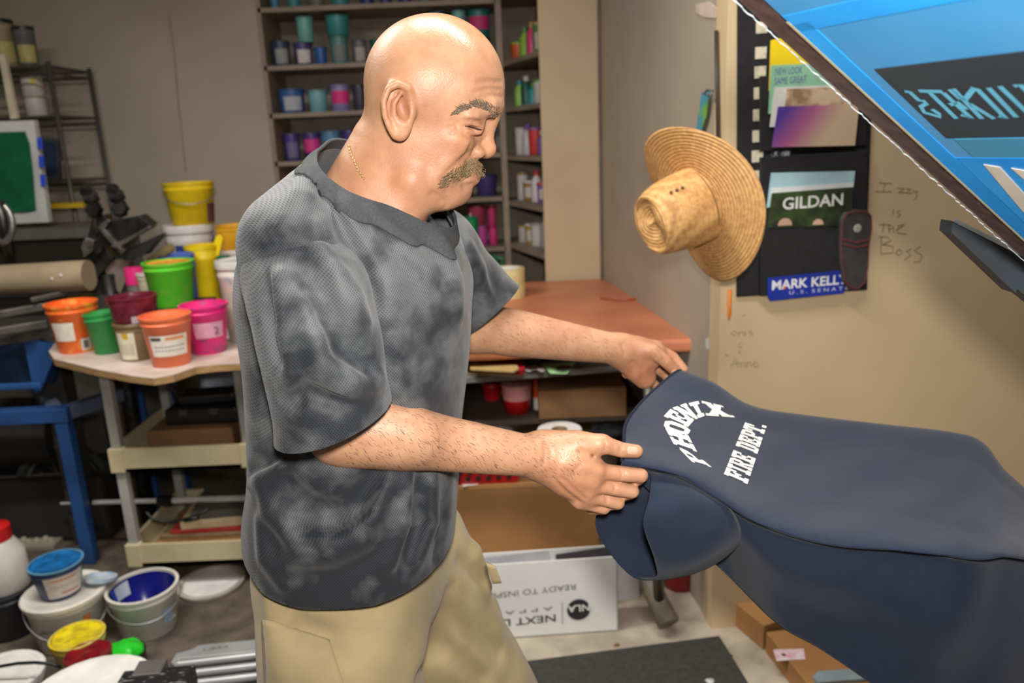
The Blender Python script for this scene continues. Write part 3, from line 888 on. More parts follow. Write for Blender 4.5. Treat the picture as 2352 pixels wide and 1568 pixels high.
def folds(S, lines):
    flat = [q for l in lines for q in l[0]]; W = S.trace(flat); i = 0
    for pts, r, k, op in lines:
        w = W[i:i+len(pts)]; i += len(pts); out = []
        for q in w:
            n = S.normal(q); out.append(q-n*r*.15 if op == 'u' else q+n*r*.10)
        S.chain(out, [r*.35]+[r]*(len(out)-2)+[r*.35] if len(out) > 2 else r, k, op)

T = SDF()
back = [(735, 350), (690, 385), (640, 435), (590, 500), (556, 560), (540, 620), (544, 720), (556, 800), (566, 870), (571, 960), (573, 1080), (564, 1150), (563, 1210), (574, 1275), (605, 1335), (640, 1400)]
front = [(975, 430), (1005, 478), (1035, 520), (1062, 565), (1086, 620), (1088, 700), (1085, 800), (1075, 880), (1068, 960), (1061, 1050), (1057, 1130), (1050, 1220), (1040, 1285), (1015, 1330), (1000, 1400)]
bk = np.array([P(x, y, YC-.02) for x, y in back]); fr_ = np.array([P(x, y, YC) for x, y in front])
zs = [.86, .90, .935, .97, 1.01, 1.06, 1.11, 1.16, 1.21, 1.26, 1.31, 1.36, 1.40, 1.43, 1.455, 1.475]
ry = np.interp(zs, [.86, .95, 1.05, 1.16, 1.26, 1.36, 1.41, 1.44, 1.475], [.185, .190, .182, .172, .172, .178, .160, .125, .060])
rings = []
for z, r in zip(zs, ry):
    xl = np.interp(z, bk[::-1, 2], bk[::-1, 0]); xr = np.interp(z, fr_[::-1, 2], fr_[::-1, 0])
    rings.append((z, (xl+xr)/2, YC, (xr-xl)/2-.003, r))
T.loft(rings, e=2.3)
T.disp(waves(3, .0022, 26), 0)
# shoulders and neck of the shirt
T.cap(P(790, 455, YC-.06), P(690, 568, .995), .068, .078, .05)
T.cap(P(900, 500, YC+.06), P(985, 575, 1.29), .060, .070, .05)
T.cap(H(905, 400), H(850, 520), .079, .096, .045)
T.cap(H(850, 390), H(800, 500), .060, .074, .03)
T.cap(H(935, 505), H(900, 590), .054, .080, .04)
folds(T, [
    ([(752, 448), (800, 530), (852, 620), (868, 700)], .012, .026, 's'),
    ([(790, 480), (850, 570), (890, 650), (905, 760)], .012, .03, 'u'),
    ([(850, 500), (930, 570), (985, 630)], .010, .03, 'u'),
    ([(700, 400), (690, 450), (650, 520)], .010, .026, 'u'),
    ([(910, 800), (922, 880), (940, 930)], .012, .03, 'u'),
    ([(1010, 560), (1040, 640), (1050, 720)], .010, .03, 'u'),
    ([(880, 1118), (850, 1180), (806, 1226), (752, 1244), (690, 1240)], .017, .03, 'u'),
    ([(860, 1090), (820, 1155), (770, 1192), (700, 1186)], .012, .03, 's'),
    ([(600, 1110), (622, 1175), (660, 1226)], .013, .022, 'u'),
    ([(648, 1090), (690, 1145), (745, 1168)], .013, .024, 's'),
    ([(648, 1296), (700, 1276), (760, 1268), (840, 1240)], .013, .024, 'u'),
    ([(575, 1084), (610, 1064), (660, 1030)], .013, .02, 's'),
    ([(578, 1110), (606, 1100), (640, 1076)], .010, .02, 'u'),
    ([(940, 1110), (930, 1200), (900, 1290)], .013, .03, 'u'),
    ([(990, 1110), (985, 1200), (960, 1280)], .011, .03, 'u'),
    ([(965, 1100), (960, 1200), (930, 1300)], .010, .026, 's'),
    ([(1030, 1110), (1020, 1200), (1005, 1280)], .009, .026, 's'),
    ([(600, 1200), (612, 1280), (650, 1340)], .010, .024, 'u')])
tv, tf = T.mesh(.0035, (-.52, .80, .86), (.10, 1.50, 1.60))
cp = [H(772, 326), H(1012, 486), H(846, 428, -.080)]
cn = np.cross(cp[1]-cp[0], cp[2]-cp[0]); cn /= np.linalg.norm(cn)
if cn[2] < 0: cn = -cn
ctr = H(880, 420)
def collar_g(V): V = np.asarray(V); return np.where(np.linalg.norm(V-ctr, axis=1) < .17, (V-cp[0])@cn, -1)
def hem_z(x): return np.interp(x, [-.43, -.40, -.36, -.30, -.20, -.12, -.08], [.990, .970, .950, .943, .940, .950, .965])
gh = hem_z(tv[:, 0])-tv[:, 2]
gc = collar_g(tv)
cv, cf = clip(tv, tf, np.maximum(gc+.015, gh))
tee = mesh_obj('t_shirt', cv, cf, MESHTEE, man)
tee['label'] = 'dark grey mesh knit T-shirt'
rv, rf = clip(tv, tf, np.maximum.reduce([gc, -(gc+.0156), gh]))
rn = mesh_obj('collar', rv, rf, MESHRIB, man)
def sleeve(chain, rs, k, top, lines, cut, nrm, box):
    S = SDF(); S.chain(chain, rs); S.cap(*top, .03); S.disp(waves(5, .002, 30), 0)
    folds(S, lines)
    v_, f_ = S.mesh(.0035, *box)
    v_, f_ = clip(v_, f_, (v_-cut)@nrm)
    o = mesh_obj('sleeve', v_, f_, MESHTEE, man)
    for q in (o,):
        md = q.modifiers.new('solid', 'SOLIDIFY'); md.thickness = .0025; md.offset = -1
    # hem band
    return o
S_N = [P(698, 648, .980), P(718, 700, .950), P(742, 820, .940), P(768, 960, .945), P(785, 1060, .955)]
e0, e1 = P(640, 1001, .95), P(900, 916, .95); nd = np.cross(e1-e0, np.array([0, 1, .12])); nd /= np.linalg.norm(nd)
if nd[2] > 0: nd = -nd
sleeve(S_N, [.070, .077, .075, .077, .080], .03, (P(760, 580, 1.05), P(698, 640, .985), .055, .068), [
    ([(705, 690), (722, 770), (748, 846), (800, 876), (872, 872)], .018, .022, 'u'),
    ([(750, 720), (790, 790), (845, 848)], .015, .022, 's'),
    ([(735, 570), (775, 630), (812, 690), (838, 740)], .011, .022, 'u'),
    ([(690, 590), (720, 650), (752, 715)], .012, .022, 's'),
    ([(640, 640), (654, 760), (672, 880)], .013, .026, 'u'),
    ([(655, 930), (700, 900), (790, 925)], .008, .02, 's'),
    ([(612, 650), (622, 740), (640, 830)], .008, .02, 's')], e0, nd, ((-.42, .80, 1.02), (-.05, 1.15, 1.58)))
S_F = [P(985, 590, 1.30), P(1035, 640, 1.335), P(1112, 708, 1.365), P(1165, 748, 1.38)]
e0f, e1f = P(1150, 694, 1.36), P(1092, 742, 1.36); nf = np.cross(e1f-e0f, np.array([0, 1, 0])); nf /= np.linalg.norm(nf)
if nf[0] < 0: nf = -nf
sleeve(S_F, [.082, .078, .072, .072], .03, (P(940, 560, 1.22), P(985, 590, 1.30), .06, .08), [
    ([(1075, 560), (1100, 620), (1120, 680)], .010, .022, 'u')], e0f, nf, ((-.25, 1.15, 1.10), (.10, 1.50, 1.52)))
for q in (tee, rn):
    md = q.modifiers.new('solid', 'SOLIDIFY'); md.thickness = .0024 if q is tee else .0045; md.offset = -1 if q is tee else .3
for q in [c for c in man.children if c.name.split('.')[0] in ('collar', 'sleeve')]:
    q.parent = tee; q.matrix_parent_inverse = Matrix()

# shorts
K = SDF()
K.ell((-.275, YC, .90), (.148, .160, .15), None)
K.chain([LEG_N[0], LEG_N[1], np.array([-.285, 1.035, .48])], [.110, .126, .126], .05)
K.chain([LEG_F[0], LEG_F[1], np.array([-.085, 1.29, .48])], [.105, .118, .118], .05)
K.disp(waves(8, .004, 20), 0)
folds(K, [([(1060, 1290), (1110, 1330), (1150, 1390)], .010, .03, 's'), ([(1030, 1420), (1090, 1450), (1150, 1500)], .012, .03, 's'),
          ([(1010, 1480), (1060, 1520), (1110, 1560)], .010, .03, 's'), ([(640, 1450), (690, 1440), (750, 1460)], .008, .03, 's'),
          ([(1036, 1365), (1024, 1420), (1004, 1490), (968, 1560)], .016, .03, 's'),
          ([(620, 1380), (640, 1440), (650, 1520)], .012, .03, 'u'), ([(1070, 1200), (1090, 1270), (1120, 1340)], .012, .03, 'u')])
kv, kf = K.mesh(.005, (-.52, .82, .44), (.14, 1.46, 1.10))
gk = np.maximum(.50-kv[:, 2], kv[:, 2]-.985)
kv, kf = clip(kv, kf, gk)
sho = mesh_obj('shorts', kv, kf, KHAKI, man)
md = sho.modifiers.new('solid', 'SOLIDIFY'); md.thickness = .003; md.offset = -1
KH = Hit(kv, kf)
def patch(name, hit, quad, mat, nu, nv, off, parent, thick=.003, label=None):
    def fn(u, v):
        a = np.array(quad[0])*(1-u)*(1-v)+np.array(quad[1])*u*(1-v)+np.array(quad[2])*u*v+np.array(quad[3])*(1-u)*v
        q, n = hit.at(a[0], a[1], off+.004*math.sin(math.pi*u)*math.sin(math.pi*v))
        return q if q is not None else P(a[0], a[1], YC)
    mb = MB(); mb.sheet(fn, nu, nv); o = mb.build(name, mat, smooth=True, solid=thick); adopt(o, parent)
    if label: o['label'] = label
    return o
patch('cargo_pocket', KH, [(612, 1420), (760, 1470), (800, 1600), (618, 1600)], KHAKI, 14, 14, .006, man)
patch('pocket_flap', KH, [(1112, 1290), (1138, 1300), (1152, 1338), (1128, 1340)], KHAKI, 6, 6, .005, man)
for q in [c for c in man.children if c.name.split('.')[0] in ('cargo_pocket', 'pocket_flap')]:
    q.parent = sho; q.matrix_parent_inverse = Matrix()
# shoes
SHOE = M('shoe_leather', (70, 66, 62), .6); SOLE = M('shoe_sole', (200, 196, 188), .7)
for L in (LEG_N, LEG_F):
    S = SDF(); a = L[3]
    S.ell(a+np.array([-.01, 0, -.045]), (.065, .046, .060), None); S.ell(a+np.array([.10, 0, -.055]), (.105, .046, .045), None, .04)
    v_, f_ = S.mesh(.006, a+np.array([-.12, -.1, -.10]), a+np.array([.26, .1, .10]))
    v_[:, 2] = np.maximum(v_[:, 2], .002)
    so = mesh_obj('shoe', v_, f_, SHOE, man)
# ------------------------------------------------------------------ the navy shirt on the printing platen
NAVY = M('navy_jersey', (24, 34, 54), .85, col2=(21, 31, 50), scale=40, bump=.25, bscale=1500, spec=.3, sheen=.12)
NAVYD = M('navy_rib', (20, 28, 45), .85, bump=.3, bscale=1200, spec=.3)
INKW = M('white_plastisol', (238, 234, 226), .45)
far_px = [(1562, 850), (1640, 880), (1725, 932), (1850, 954), (2020, 974), (2190, 994), (2258, 1018), (2312, 1085), (2420, 1180)]
far_z = [1.105, 1.085, 1.04, 1.015, 1.005, 1.0, .995, .965, .90]
near_px = [(1428, 1058), (1560, 1086), (1645, 1130), (1745, 1196), (1900, 1236), (2100, 1262), (2230, 1274), (2325, 1276), (2430, 1300)]
near_z = [1.085, 1.065, 1.035, 1.005, .995, .99, .985, .97, .91]
fp = [PZ(x, y, z) for (x, y), z in zip(far_px, far_z)]
npz = [PZ(x, y, z) for (x, y), z in zip(near_px, near_z)]
rows = []
bot_px = [(1600, 1240), (1640, 1290), (1700, 1350), (1790, 1432), (1900, 1503), (2040, 1595), (2150, 1690), (2260, 1780), (2370, 1850)]
for i in range(9):
    a, b = fp[i], npz[i]
    col = [a+np.array([-.01, .02, -.22]), a+np.array([0, .012, -.05]), a]
    for t, sag in ((.25, .004), (.5, .008), (.75, .006)):
        q = a*(1-t)+b*t+np.array([0, 0, -sag if i > 0 else 0])
        if i == 0:                                # the collar edge, bowed towards the man
            px = {.25: (1497, 900), .5: (1440, 965), .75: (1432, 1012)}[t]; q = PZ(px[0], px[1], a[2]*(1-t)+b[2]*t-.006)
        if i == 1: q = q+np.array([-.004, 0, 0])
        col.append(q)
    col.append(b)
    dn = P(bot_px[i][0], bot_px[i][1], b[1]+(.075 if i < 3 else .035))
    col.append(b+np.array([.004, .016, -.020]))
    col.append(b+(dn-b)*.33+np.array([0, -.006, 0])); col.append(b+(dn-b)*.66+np.array([0, .004, 0])); col.append(dn)
    rows.append(col)
CT = np.array(rows)                                # 9 x 11 control points
def cubic(c, t):
    n = len(c)-1; i = min(int(t*n), n-1); f = t*n-i
    p0 = c[max(i-1, 0)]; p1 = c[i]; p2 = c[i+1]; p3 = c[min(i+2, n)]
    return .5*((2*p1)+(-p0+p2)*f+(2*p0-5*p1+4*p2-p3)*f*f+(-p0+3*p1-3*p2+p3)*f**3)
def shirt(u, v):
    q = cubic(np.array([cubic(CT[i], v) for i in range(9)]), u)
    if v < .6: q = q+np.array([0, 0, .0018*math.sin(u*37+v*11)*math.sin(v*16)])
    if v > .62: q = q+np.array([0, .006, 0])*math.sin(u*23+v*9)
    return q
NUU, NVV = 110, 100
mb = MB(); mb.sheet(shirt, NUU, NVV)
platen_c = (fp[5]+npz[5])/2
nav = thing('hanging_t_shirt', 'navy T-shirt with white lettering stretched over the press platen', 'shirt', (platen_c[0], platen_c[1], .95))
nb_ = mb.build('shirt_body', NAVY, smooth=True, solid=.0022); adopt(nb_, nav)
NVH = Hit(mb.v, mb.f)
# the near sleeve: a tube from the shoulder, its opening to the left
r0 = [(1492, 1086, 1.085), (1492, 1140, 1.040), (1478, 1205, 1.025), (1503, 1283, 1.030), (1506, 1326, 1.060), (1456, 1325, 1.095), (1402, 1272, 1.120), (1367, 1205, 1.130), (1390, 1150, 1.120), (1450, 1108, 1.100)]
r1 = [(1580, 1098, 1.090), (1590, 1150, 1.035), (1600, 1215, 1.020), (1618, 1282, 1.035), (1604, 1313, 1.070), (1566, 1312, 1.100), (1540, 1280, 1.120), (1520, 1220, 1.130), (1520, 1160, 1.125), (1545, 1112, 1.110)]
r2 = [(1648, 1132, 1.105), (1672, 1160, 1.060), (1694, 1195, 1.055), (1704, 1232, 1.065), (1692, 1254, 1.090), (1672, 1252, 1.110), (1655, 1235, 1.125), (1645, 1205, 1.130), (1640, 1170, 1.130), (1642, 1145, 1.120)]
rr = [np.array([P(*q) for q in r]) for r in (r0, r1, r2)]
def slv(u, v):
    def ringpt(r):
        t = v*10; i = int(t) % 10; f = t-int(t)
        p0, p1, p2, p3 = r[(i-1) % 10], r[i], r[(i+1) % 10], r[(i+2) % 10]
        return .5*((2*p1)+(-p0+p2)*f+(2*p0-5*p1+4*p2-p3)*f*f+(-p0+3*p1-3*p2+p3)*f**3)
    a, b, c = ringpt(rr[0]), ringpt(rr[1]), ringpt(rr[2])
    q = a*(1-u)**2+2*u*(1-u)*(b*2-(a+c)/2)+c*u*u
    return q+np.array([0, .003, 0])*math.sin(v*31+u*5)*math.sin(u*3.1)
mb = MB(); mb.sheet(slv, 22, 60, closed_v=True)
adopt(mb.build('sleeve', NAVY, smooth=True, solid=.0022), nav)
mb = MB(); mb.sheet(lambda u, v: slv(.02+u*.17, v)+(slv(.02+u*.17, v)-np.mean(rr[0], axis=0))*.012*(1 if u < .95 else 0), 6, 60, closed_v=True)
adopt(mb.build('sleeve_hem', NAVYD, smooth=True), nav)
# the collar edge, turned under at the platen's end, and a side seam
mb = MB(); mb.tube([shirt(0.002, v) for v in np.linspace(.2, .6, 30)], .0032, 6)
mb.build('neck_edge', NAVYD, smooth=True).parent = nb_
mb = MB(); mb.tube([NVH.at(x, y, .0005)[0] for x, y in ((1712, 1240), (1740, 1249), (1770, 1258), (1800, 1269), (1830, 1280), (1860, 1290), (1890, 1299), (1920, 1308), (1950, 1317), (1980, 1326), (2010, 1336), (2040, 1346), (2060, 1352)) if NVH.at(x, y)[0] is not None], .0009, 5)
mb.build('side_seam', NAVY, smooth=True).parent = nb_

# lettering, printed on the cloth
SER = {
 'I': [(.28, 0, .72, 1), (.02, 0, .98, .2), (.02, .8, .98, 1)],
 'F': [(.12, 0, .46, 1), (0, .8, 1, 1), (.76, .58, 1, 1), (.3, .42, .78, .6), (.62, .34, .78, .68), (0, 0, .62, .18)],
 'E': [(.12, 0, .46, 1), (0, .82, 1, 1), (.76, .64, 1, 1), (.3, .42, .76, .58), (.62, .32, .76, .68), (0, 0, 1, .18), (.76, 0, 1, .36)],
 'H': [(.1, 0, .38, 1), (.62, 0, .90, 1), (0, 0, .46, .16), (.54, 0, 1, .16), (0, .84, .46, 1), (.54, .84, 1, 1), (.3, .4, .7, .6)],
 'P': [(.12, 0, .44, 1), (0, 0, .58, .18), (0, .84, .78, 1), (.3, .38, .78, .54), [(.66, .38), (.78, .38), (1, .52), (1, .86), (.78, 1), (.66, 1)]],
 'R': [(.12, 0, .42, 1), (0, 0, .5, .16), (0, .84, .76, 1), (.3, .42, .76, .57), [(.66, .42), (.76, .42), (.97, .54), (.97, .86), (.76, 1), (.66, 1)], [(.45, .46), (.72, .46), (1, 0), (.68, 0)], (.62, 0, 1, .14)],
 'D': [(.12, 0, .42, 1), (0, 0, .72, .17), (0, .83, .72, 1), [(.64, 0), (.76, 0), (1, .22), (1, .78), (.76, 1), (.64, 1)]],
 'T': [(.34, 0, .66, 1), (0, .8, 1, 1), (0, .55, .2, 1), (.8, .55, 1, 1), (.16, 0, .84, .17)],
 'N': [(.08, 0, .32, 1), (.68, 0, .92, 1), [(.08, 1), (.36, 1), (.92, 0), (.64, 0)], (0, 0, .42, .15), (.58, .85, 1, 1), (0, .85, .3, 1)],
 'X': [[(.06, 1), (.40, 1), (.94, 0), (.60, 0)], [(.06, 0), (.40, 0), (.94, 1), (.60, 1)], (0, 0, .45, .15), (.55, 0, 1, .15), (0, .85, .45, 1), (.55, .85, 1, 1)],
 '.': [(.1, 0, .9, .2)],
 'O': [[(.25, 0), (.75, 0), (.70, .2), (.30, .2)], [(.75, 0), (1, .25), (.68, .35), (.62, .18)], [(1, .25), (1, .75), (.68, .68), (.68, .32)], [(1, .75), (.75, 1), (.62, .82), (.68, .65)],
       [(.75, 1), (.25, 1), (.30, .8), (.70, .8)], [(.25, 1), (0, .75), (.32, .65), (.38, .82)], [(0, .75), (0, .25), (.32, .32), (.32, .68)], [(0, .25), (.25, 0), (.38, .18), (.32, .35)]]}
def zq(p): return (1480+p[0]/6.03, 880+p[1]/6.03)
def letter(ch, b0, b1, c0, c1):
    b0, b1, c0, c1 = [np.array(zq(q)) for q in (b0, b1, c0, c1)]
    mb = MB()
    for s in SER[ch]:
        poly = [(s[0], s[1]), (s[2], s[1]), (s[2], s[3]), (s[0], s[3])] if isinstance(s, tuple) else s
        if len(poly) == 6: quads = [[poly[0], poly[1], poly[4], poly[5]], [poly[1], poly[2], poly[3], poly[4]]]
        else: quads = [poly]
        for qd in quads:
            A = [np.array(q) for q in qd]
            def fn(u, v):
                w_ = A[0]*(1-u)*(1-v)+A[1]*u*(1-v)+A[2]*u*v+A[3]*(1-u)*v
                px = (b0*(1-w_[0])+b1*w_[0])*(1-w_[1])+(c0*(1-w_[0])+c1*w_[0])*w_[1]
                q, n = NVH.at(px[0], px[1], .0022)
                return q if q is not None else PZ(px[0], px[1], 1.0)
            mb.sheet(fn, 4, 4)
    o = mb.build('printed_letter', INKW, smooth=False, recalc=False); o.parent = nb_
for ch, b0, b1, c0, c1 in (('P', (925, 1178), (735, 1020), (655, 1105), (440, 885)), ('H', (722, 965), (600, 735), (400, 855), (282, 628)),
                           ('O', (585, 745), (650, 640), (260, 640), (290, 505)), ('E', (600, 618), (672, 535), (265, 470), (360, 370)),
                           ('N', (640, 545), (748, 492), (385, 355), (570, 290)), ('I', (745, 495), (830, 462), (605, 290), (745, 258)),
                           ('X', (850, 458), (1245, 482), (785, 256), (1070, 322))):
    letter(ch, b0, b1, c0, c1)
def fd(t0, t1, ch):
    B0, B1, C0, C1 = np.array((1418, 1410)), np.array((1672, 650)), np.array((1090, 1270)), np.array((1388, 552))
    letter(ch, B0+(B1-B0)*t0, B0+(B1-B0)*t1, C0+(C1-C0)*t0, C0+(C1-C0)*t1)
for ch, a, b in (('F', 0, .135), ('I', .145, .22), ('R', .23, .34), ('E', .35, .465), ('D', .55, .66), ('E', .67, .775), ('P', .785, .885), ('T', .895, 1.0), ('.', 1.015, 1.06)):
    fd(a, b, ch)

# the platen under it, with its arm
pl = thing('press_platen', 'flat padded press platen filling out the navy shirt', 'platen', (platen_c[0], platen_c[1], .955))
cs = [(fp[3]*.9+npz[3]*.1), (npz[3]*.88+fp[3]*.12), (npz[6]*.90+fp[6]*.10), (fp[6]*.90+npz[6]*.10)]
zt = .965
mb = MB(); mb.hexa([(q[0], q[1], zt-.028) for q in cs]+[(q[0], q[1], zt-.012) for q in cs])
adopt(mb.build('board', M('platen_board', (90, 78, 66), .7)), pl)
mb = MB(); e_ = (cs[2]+cs[3])/2; d_ = e_-(cs[0]+cs[1])/2; d_[2] = 0
mb.tube([np.array([platen_c[0], platen_c[1], .905]), np.array([e_[0], e_[1], .905])+d_*.5], .028, 8)
ax_ = np.array([e_[0], e_[1], 0])+d_*.5
mb.tube([ax_+np.array([0, 0, .98]), ax_+np.array([0, 0, .0])], .05, 12)
adopt(mb.build('support_arm', M('press_steel', (60, 64, 70), .45, .6)), pl)

# ------------------------------------------------------------------ the raised screen
SA = P(1672, -18, .75); SU = np.array([.78, .31, -.545]); SU /= np.linalg.norm(SU); SV = np.array([.37, -.93, 0.0]); SV /= np.linalg.norm(SV)
SN = np.cross(SU, SV); SN /= np.linalg.norm(SN)
if np.dot(SN, CAM-SA) < 0: SN = -SN                 # the side seen from the camera (the underside)
def SC(u, v, w=0.0): return SA+SU*u+SV*v+SN*w
def sxy(px, py):                                    # screen coordinates of a pixel
    q = PP(px, py, SA, SN)-SA; return float(q@SU), float(q@SV)
LU, LV = .74, .60
scr = thing('printing_screen', 'blue screen-printing frame tilted up at the top right corner', 'printing screen', tuple(SC(LU, LV/2)))
def sbox(u0, u1, v0, v1, w0, w1, name, mat, bevel=0):
    mb = MB(); mb.hexa([SC(u0, v0, w0), SC(u1, v0, w0), SC(u1, v1, w0), SC(u0, v1, w0), SC(u0, v0, w1), SC(u1, v0, w1), SC(u1, v1, w1), SC(u0, v1, w1)])
    return adopt(mb.build(name, mat, bevel=bevel), scr)
FRW = M('screen_frame_wood', (88, 66, 62), .45, col2=(66, 48, 46), scale=14, stretch=(1, 6, 6))
FRP = M('screen_frame_pale', (196, 196, 190), .5, col2=(172, 170, 162), scale=10)
MESHB = M('blue_emulsion', (52, 140, 196), .4, col2=(84, 150, 200), scale=5, detail=5)
TAPE = M('blue_tape', (38, 160, 236), .35, col2=(26, 138, 220), scale=9)
TEAL = M('teal_emulsion', (74, 148, 178), .45, col2=(62, 134, 168), scale=8)
DARK = M('open_stencil', (44, 50, 56), .5, col2=(50, 56, 60), scale=6)
sbox(0, LU, 0, .036, -.032, 0, 'frame_side', FRW, .002)
sbox(0, LU, LV-.036, LV, -.032, 0, 'frame_side', FRW, .002)
sbox(0, .05, .036, LV-.036, -.032, 0, 'frame_end', FRP, .002)
sbox(LU-.05, LU, .036, LV-.036, -.032, 0, 'frame_end', FRP, .002)
sbox(.012, LU-.012, .031, LV-.031, .0002, .0012, 'mesh', MESHB)
def spoly(pts, w, name, mat, parent=scr, th=.0005):
    mb = MB(); mb.prism([SC(*sxy(*q)) for q in pts], SN*w, SN*(w+th)); return adopt(mb.build(name, mat), parent)
def srect(u0, u1, v0, v1, w, name, mat):
    mb = MB(); mb.prism([SC(u0, v0), SC(u1, v0), SC(u1, v1), SC(u0, v1)], SN*w, SN*(w+.0005)); return adopt(mb.build(name, mat), scr)
srect(sxy(1795, 35)[0], sxy(1838, 70)[0], .032, LV-.032, .0013, 'tape_strip', TAPE)
mb = MB(); mb.hexa([SC(.055, .032, .0013), SC(LU-.02, .032, .0013), SC(LU-.02, .058, .0013), SC(.055, .052, .0013), SC(.055, .032, .0018), SC(LU-.02, .032, .0018), SC(LU-.02, .058, .0018), SC(.055, .052, .0018)])
adopt(mb.build('tape_strip', TAPE), scr)
mb = MB(); mb.hexa([SC(.05, .0295, .0003), SC(LU-.02, .0295, .0003), SC(LU-.02, .0325, .0003), SC(.05, .0325, .0003), SC(.05, .0295, .002), SC(LU-.02, .0295, .002), SC(LU-.02, .0325, .002), SC(.05, .0325, .002)])
adopt(mb.build('glue_line', M('dry_glue', (196, 182, 140), .5)), scr)
srect(sxy(2010, 155)[0], sxy(2178, 313)[0], sxy(2010, 155)[1], LV-.09, .0014, 'stencil_panel', DARK)
srect(sxy(2180, 316)[0], sxy(2200, 345)[0]+.012, .075, LV-.06, .0014, 'emulsion_patch', TEAL)
srect(sxy(2240, 358)[0], LU-.06, .056, LV-.04, .0017, 'tape_patch', M('blue_tape_light', (60, 170, 240), .35, col2=(30, 140, 226), scale=7))
for pts in ([(2262, 372), (2300, 378), (2420, 510), (2400, 520), (2352, 480)], [(2325, 380), (2370, 388), (2420, 440), (2395, 440)]):
    spoly(pts, .0024, 'stencil_letter', M('stencil_cream', (226, 216, 200), .5))
# lettering seen mirrored from below: S T E K C I
def sstroke(pts, r=.0024):
    mb = MB(); Q = [SC(*sxy(*q), .0022) for q in pts]
    V = []; F = []
    for i, q in enumerate(Q):
        t = Q[min(i+1, len(Q)-1)]-Q[max(i-1, 0)]; t /= np.linalg.norm(t); s = np.cross(SN, t)
        V += [q-s*r, q+s*r]
    mb.add(V, [(2*i, 2*i+1, 2*i+3, 2*i+2) for i in range(len(Q)-1)])
    adopt(mb.build('stencil_letter', M('stencil_blue', (104, 184, 214), .45), recalc=False), scr)
def zz(L): return [(1980+x/3.92, 80+y/3.92) for x, y in L]
for L in ([(395, 490), (440, 495), (520, 570), (565, 575), (590, 600), (540, 625), (570, 680), (715, 720), (700, 690), (640, 650)],
          [(520, 485), (735, 490)], [(610, 490), (860, 735)],
          [(740, 500), (1000, 735), (900, 700)], [(800, 470), (900, 560)], [(800, 610), (880, 590), (950, 650)],
          [(830, 465), (1090, 735)], [(930, 570), (1010, 470)], [(980, 600), (1200, 735)],
          [(990, 460), (1050, 470), (1310, 735), (1240, 710)], [(1150, 455), (1400, 720)], [(1250, 440), (1458, 640), (1540, 720)], [(1380, 440), (1440, 430), (1700, 690)]):
    sstroke(zz(L))
# frayed mesh edge along the frame
rnd = random.Random(3); mb = MB()
pts = [SC(u, -.001+rnd.uniform(-.0022, .0008), .0008) for u in np.linspace(0, LU, 150)]
mb.tube(pts, .0007, 5)
fray = adopt(mb.build('frayed_edge', M('mesh_fray', (170, 176, 182), .6)), scr)
# the dark clamp bar that carries the screen lower down
q = [P(2190, 508, 1.02), P(2352, 590, .98), P(2480, 680, .95)]
cl = thing('screen_clamp_bar', 'dark grey clamp bar running below the blue screen at the right edge', 'clamp', tuple(q[2]))
mb = MB()
for i in range(2):
    a, b = q[i], q[i+1]; off = np.array([.0, .03, 0]); dn = np.array([0.0, 0.006, -.042])
    mb.hexa([a+dn*(1 if i else .35), b+dn*1.15, b+dn*1.15+off, a+dn*(1 if i else .35)+off, a, b, b+off, a+off])
adopt(mb.build('bar', M('clamp_steel', (66, 74, 82), .4, .5, col2=(50, 56, 62), scale=10)), cl)
mb = MB(); mb.tube([q[0]+np.array([0, -.002, .002]), q[1]+np.array([0, -.002, .002]), q[2]+np.array([0, -.002, .002])], .0028, 6)
adopt(mb.build('edge_strip', M('bare_aluminium', (190, 196, 202), .3, .8)), cl)
mb = MB(); mb.tube([q[2]+np.array([0.0, .015, -.02]), q[2]+np.array([.35, .05, -.12])], .03, 10)
mb.tube([q[2]+np.array([.30, .05, -.10]), np.array([q[2][0]+.30, q[2][1]+.05, 0.0])], .035, 10)
adopt(mb.build('arm', M('clamp_steel', ), smooth=True), cl)
# ------------------------------------------------------------------ right side: bench, wall things, boxes
ZT = .90
TERRA = M('terracotta_board', (204, 128, 92), .42, col2=(184, 110, 78), scale=3.5, detail=6, bump=.08, bscale=30)
CARD = M('cardboard', (170, 124, 74), .8, col2=(154, 110, 64), scale=4, bump=.1, bscale=120)
CARDD = M('cardboard_dark', (128, 92, 56), .8, col2=(112, 80, 48), scale=4)
GREYM = M('grey_laminate', (132, 132, 130), .5, col2=(114, 114, 112), scale=6)
STEEL = M('dull_steel', (120, 118, 112), .4, .7, col2=(96, 94, 88), scale=9)
BLACKP = M('black_plastic', (24, 24, 26), .4, col2=(18, 18, 20))
def flatpoly(mb, px, z0, z1, mi=0):
    mb.prism([PZ(x, y, z1) for x, y in px], (0, 0, z0-z1), (0, 0, 0), mi)

# work bench: terracotta board over a grey shelf on steel legs
bench = thing('work_bench', 'terracotta-topped work bench with a grey shelf behind the far arm', 'bench', (.2, 3.0, 0))
tp = [(1392, 638), (1606, 742), (1614, 756), (1604, 778), (1500, 782), (1300, 790), (1090, 800)]
pts = [PZ(x, y, ZT) for x, y in tp]
pts = [(pts[0][0]-.02, 3.62, ZT)]+[tuple(q) for q in pts[1:]]+[(-.46, PZ(1090, 800, ZT)[1]+.05, ZT), (-.46, 3.62, ZT)]
mb = MB(); mb.prism(pts, (0, 0, -.045), (0, 0, 0)); adopt(mb.build('bench_top', TERRA, bevel=.012, bseg=3), bench)
g0, g1 = PZ(1075, 866, .80), PZ(1436, 838, .80)
gp = [(-.45, g0[1]+.02, .80), tuple(g0), tuple(g1), (g1[0]+.02, g1[1]+.3, .80), (g1[0]-.05, 3.55, .80), (-.45, 3.55, .80)]
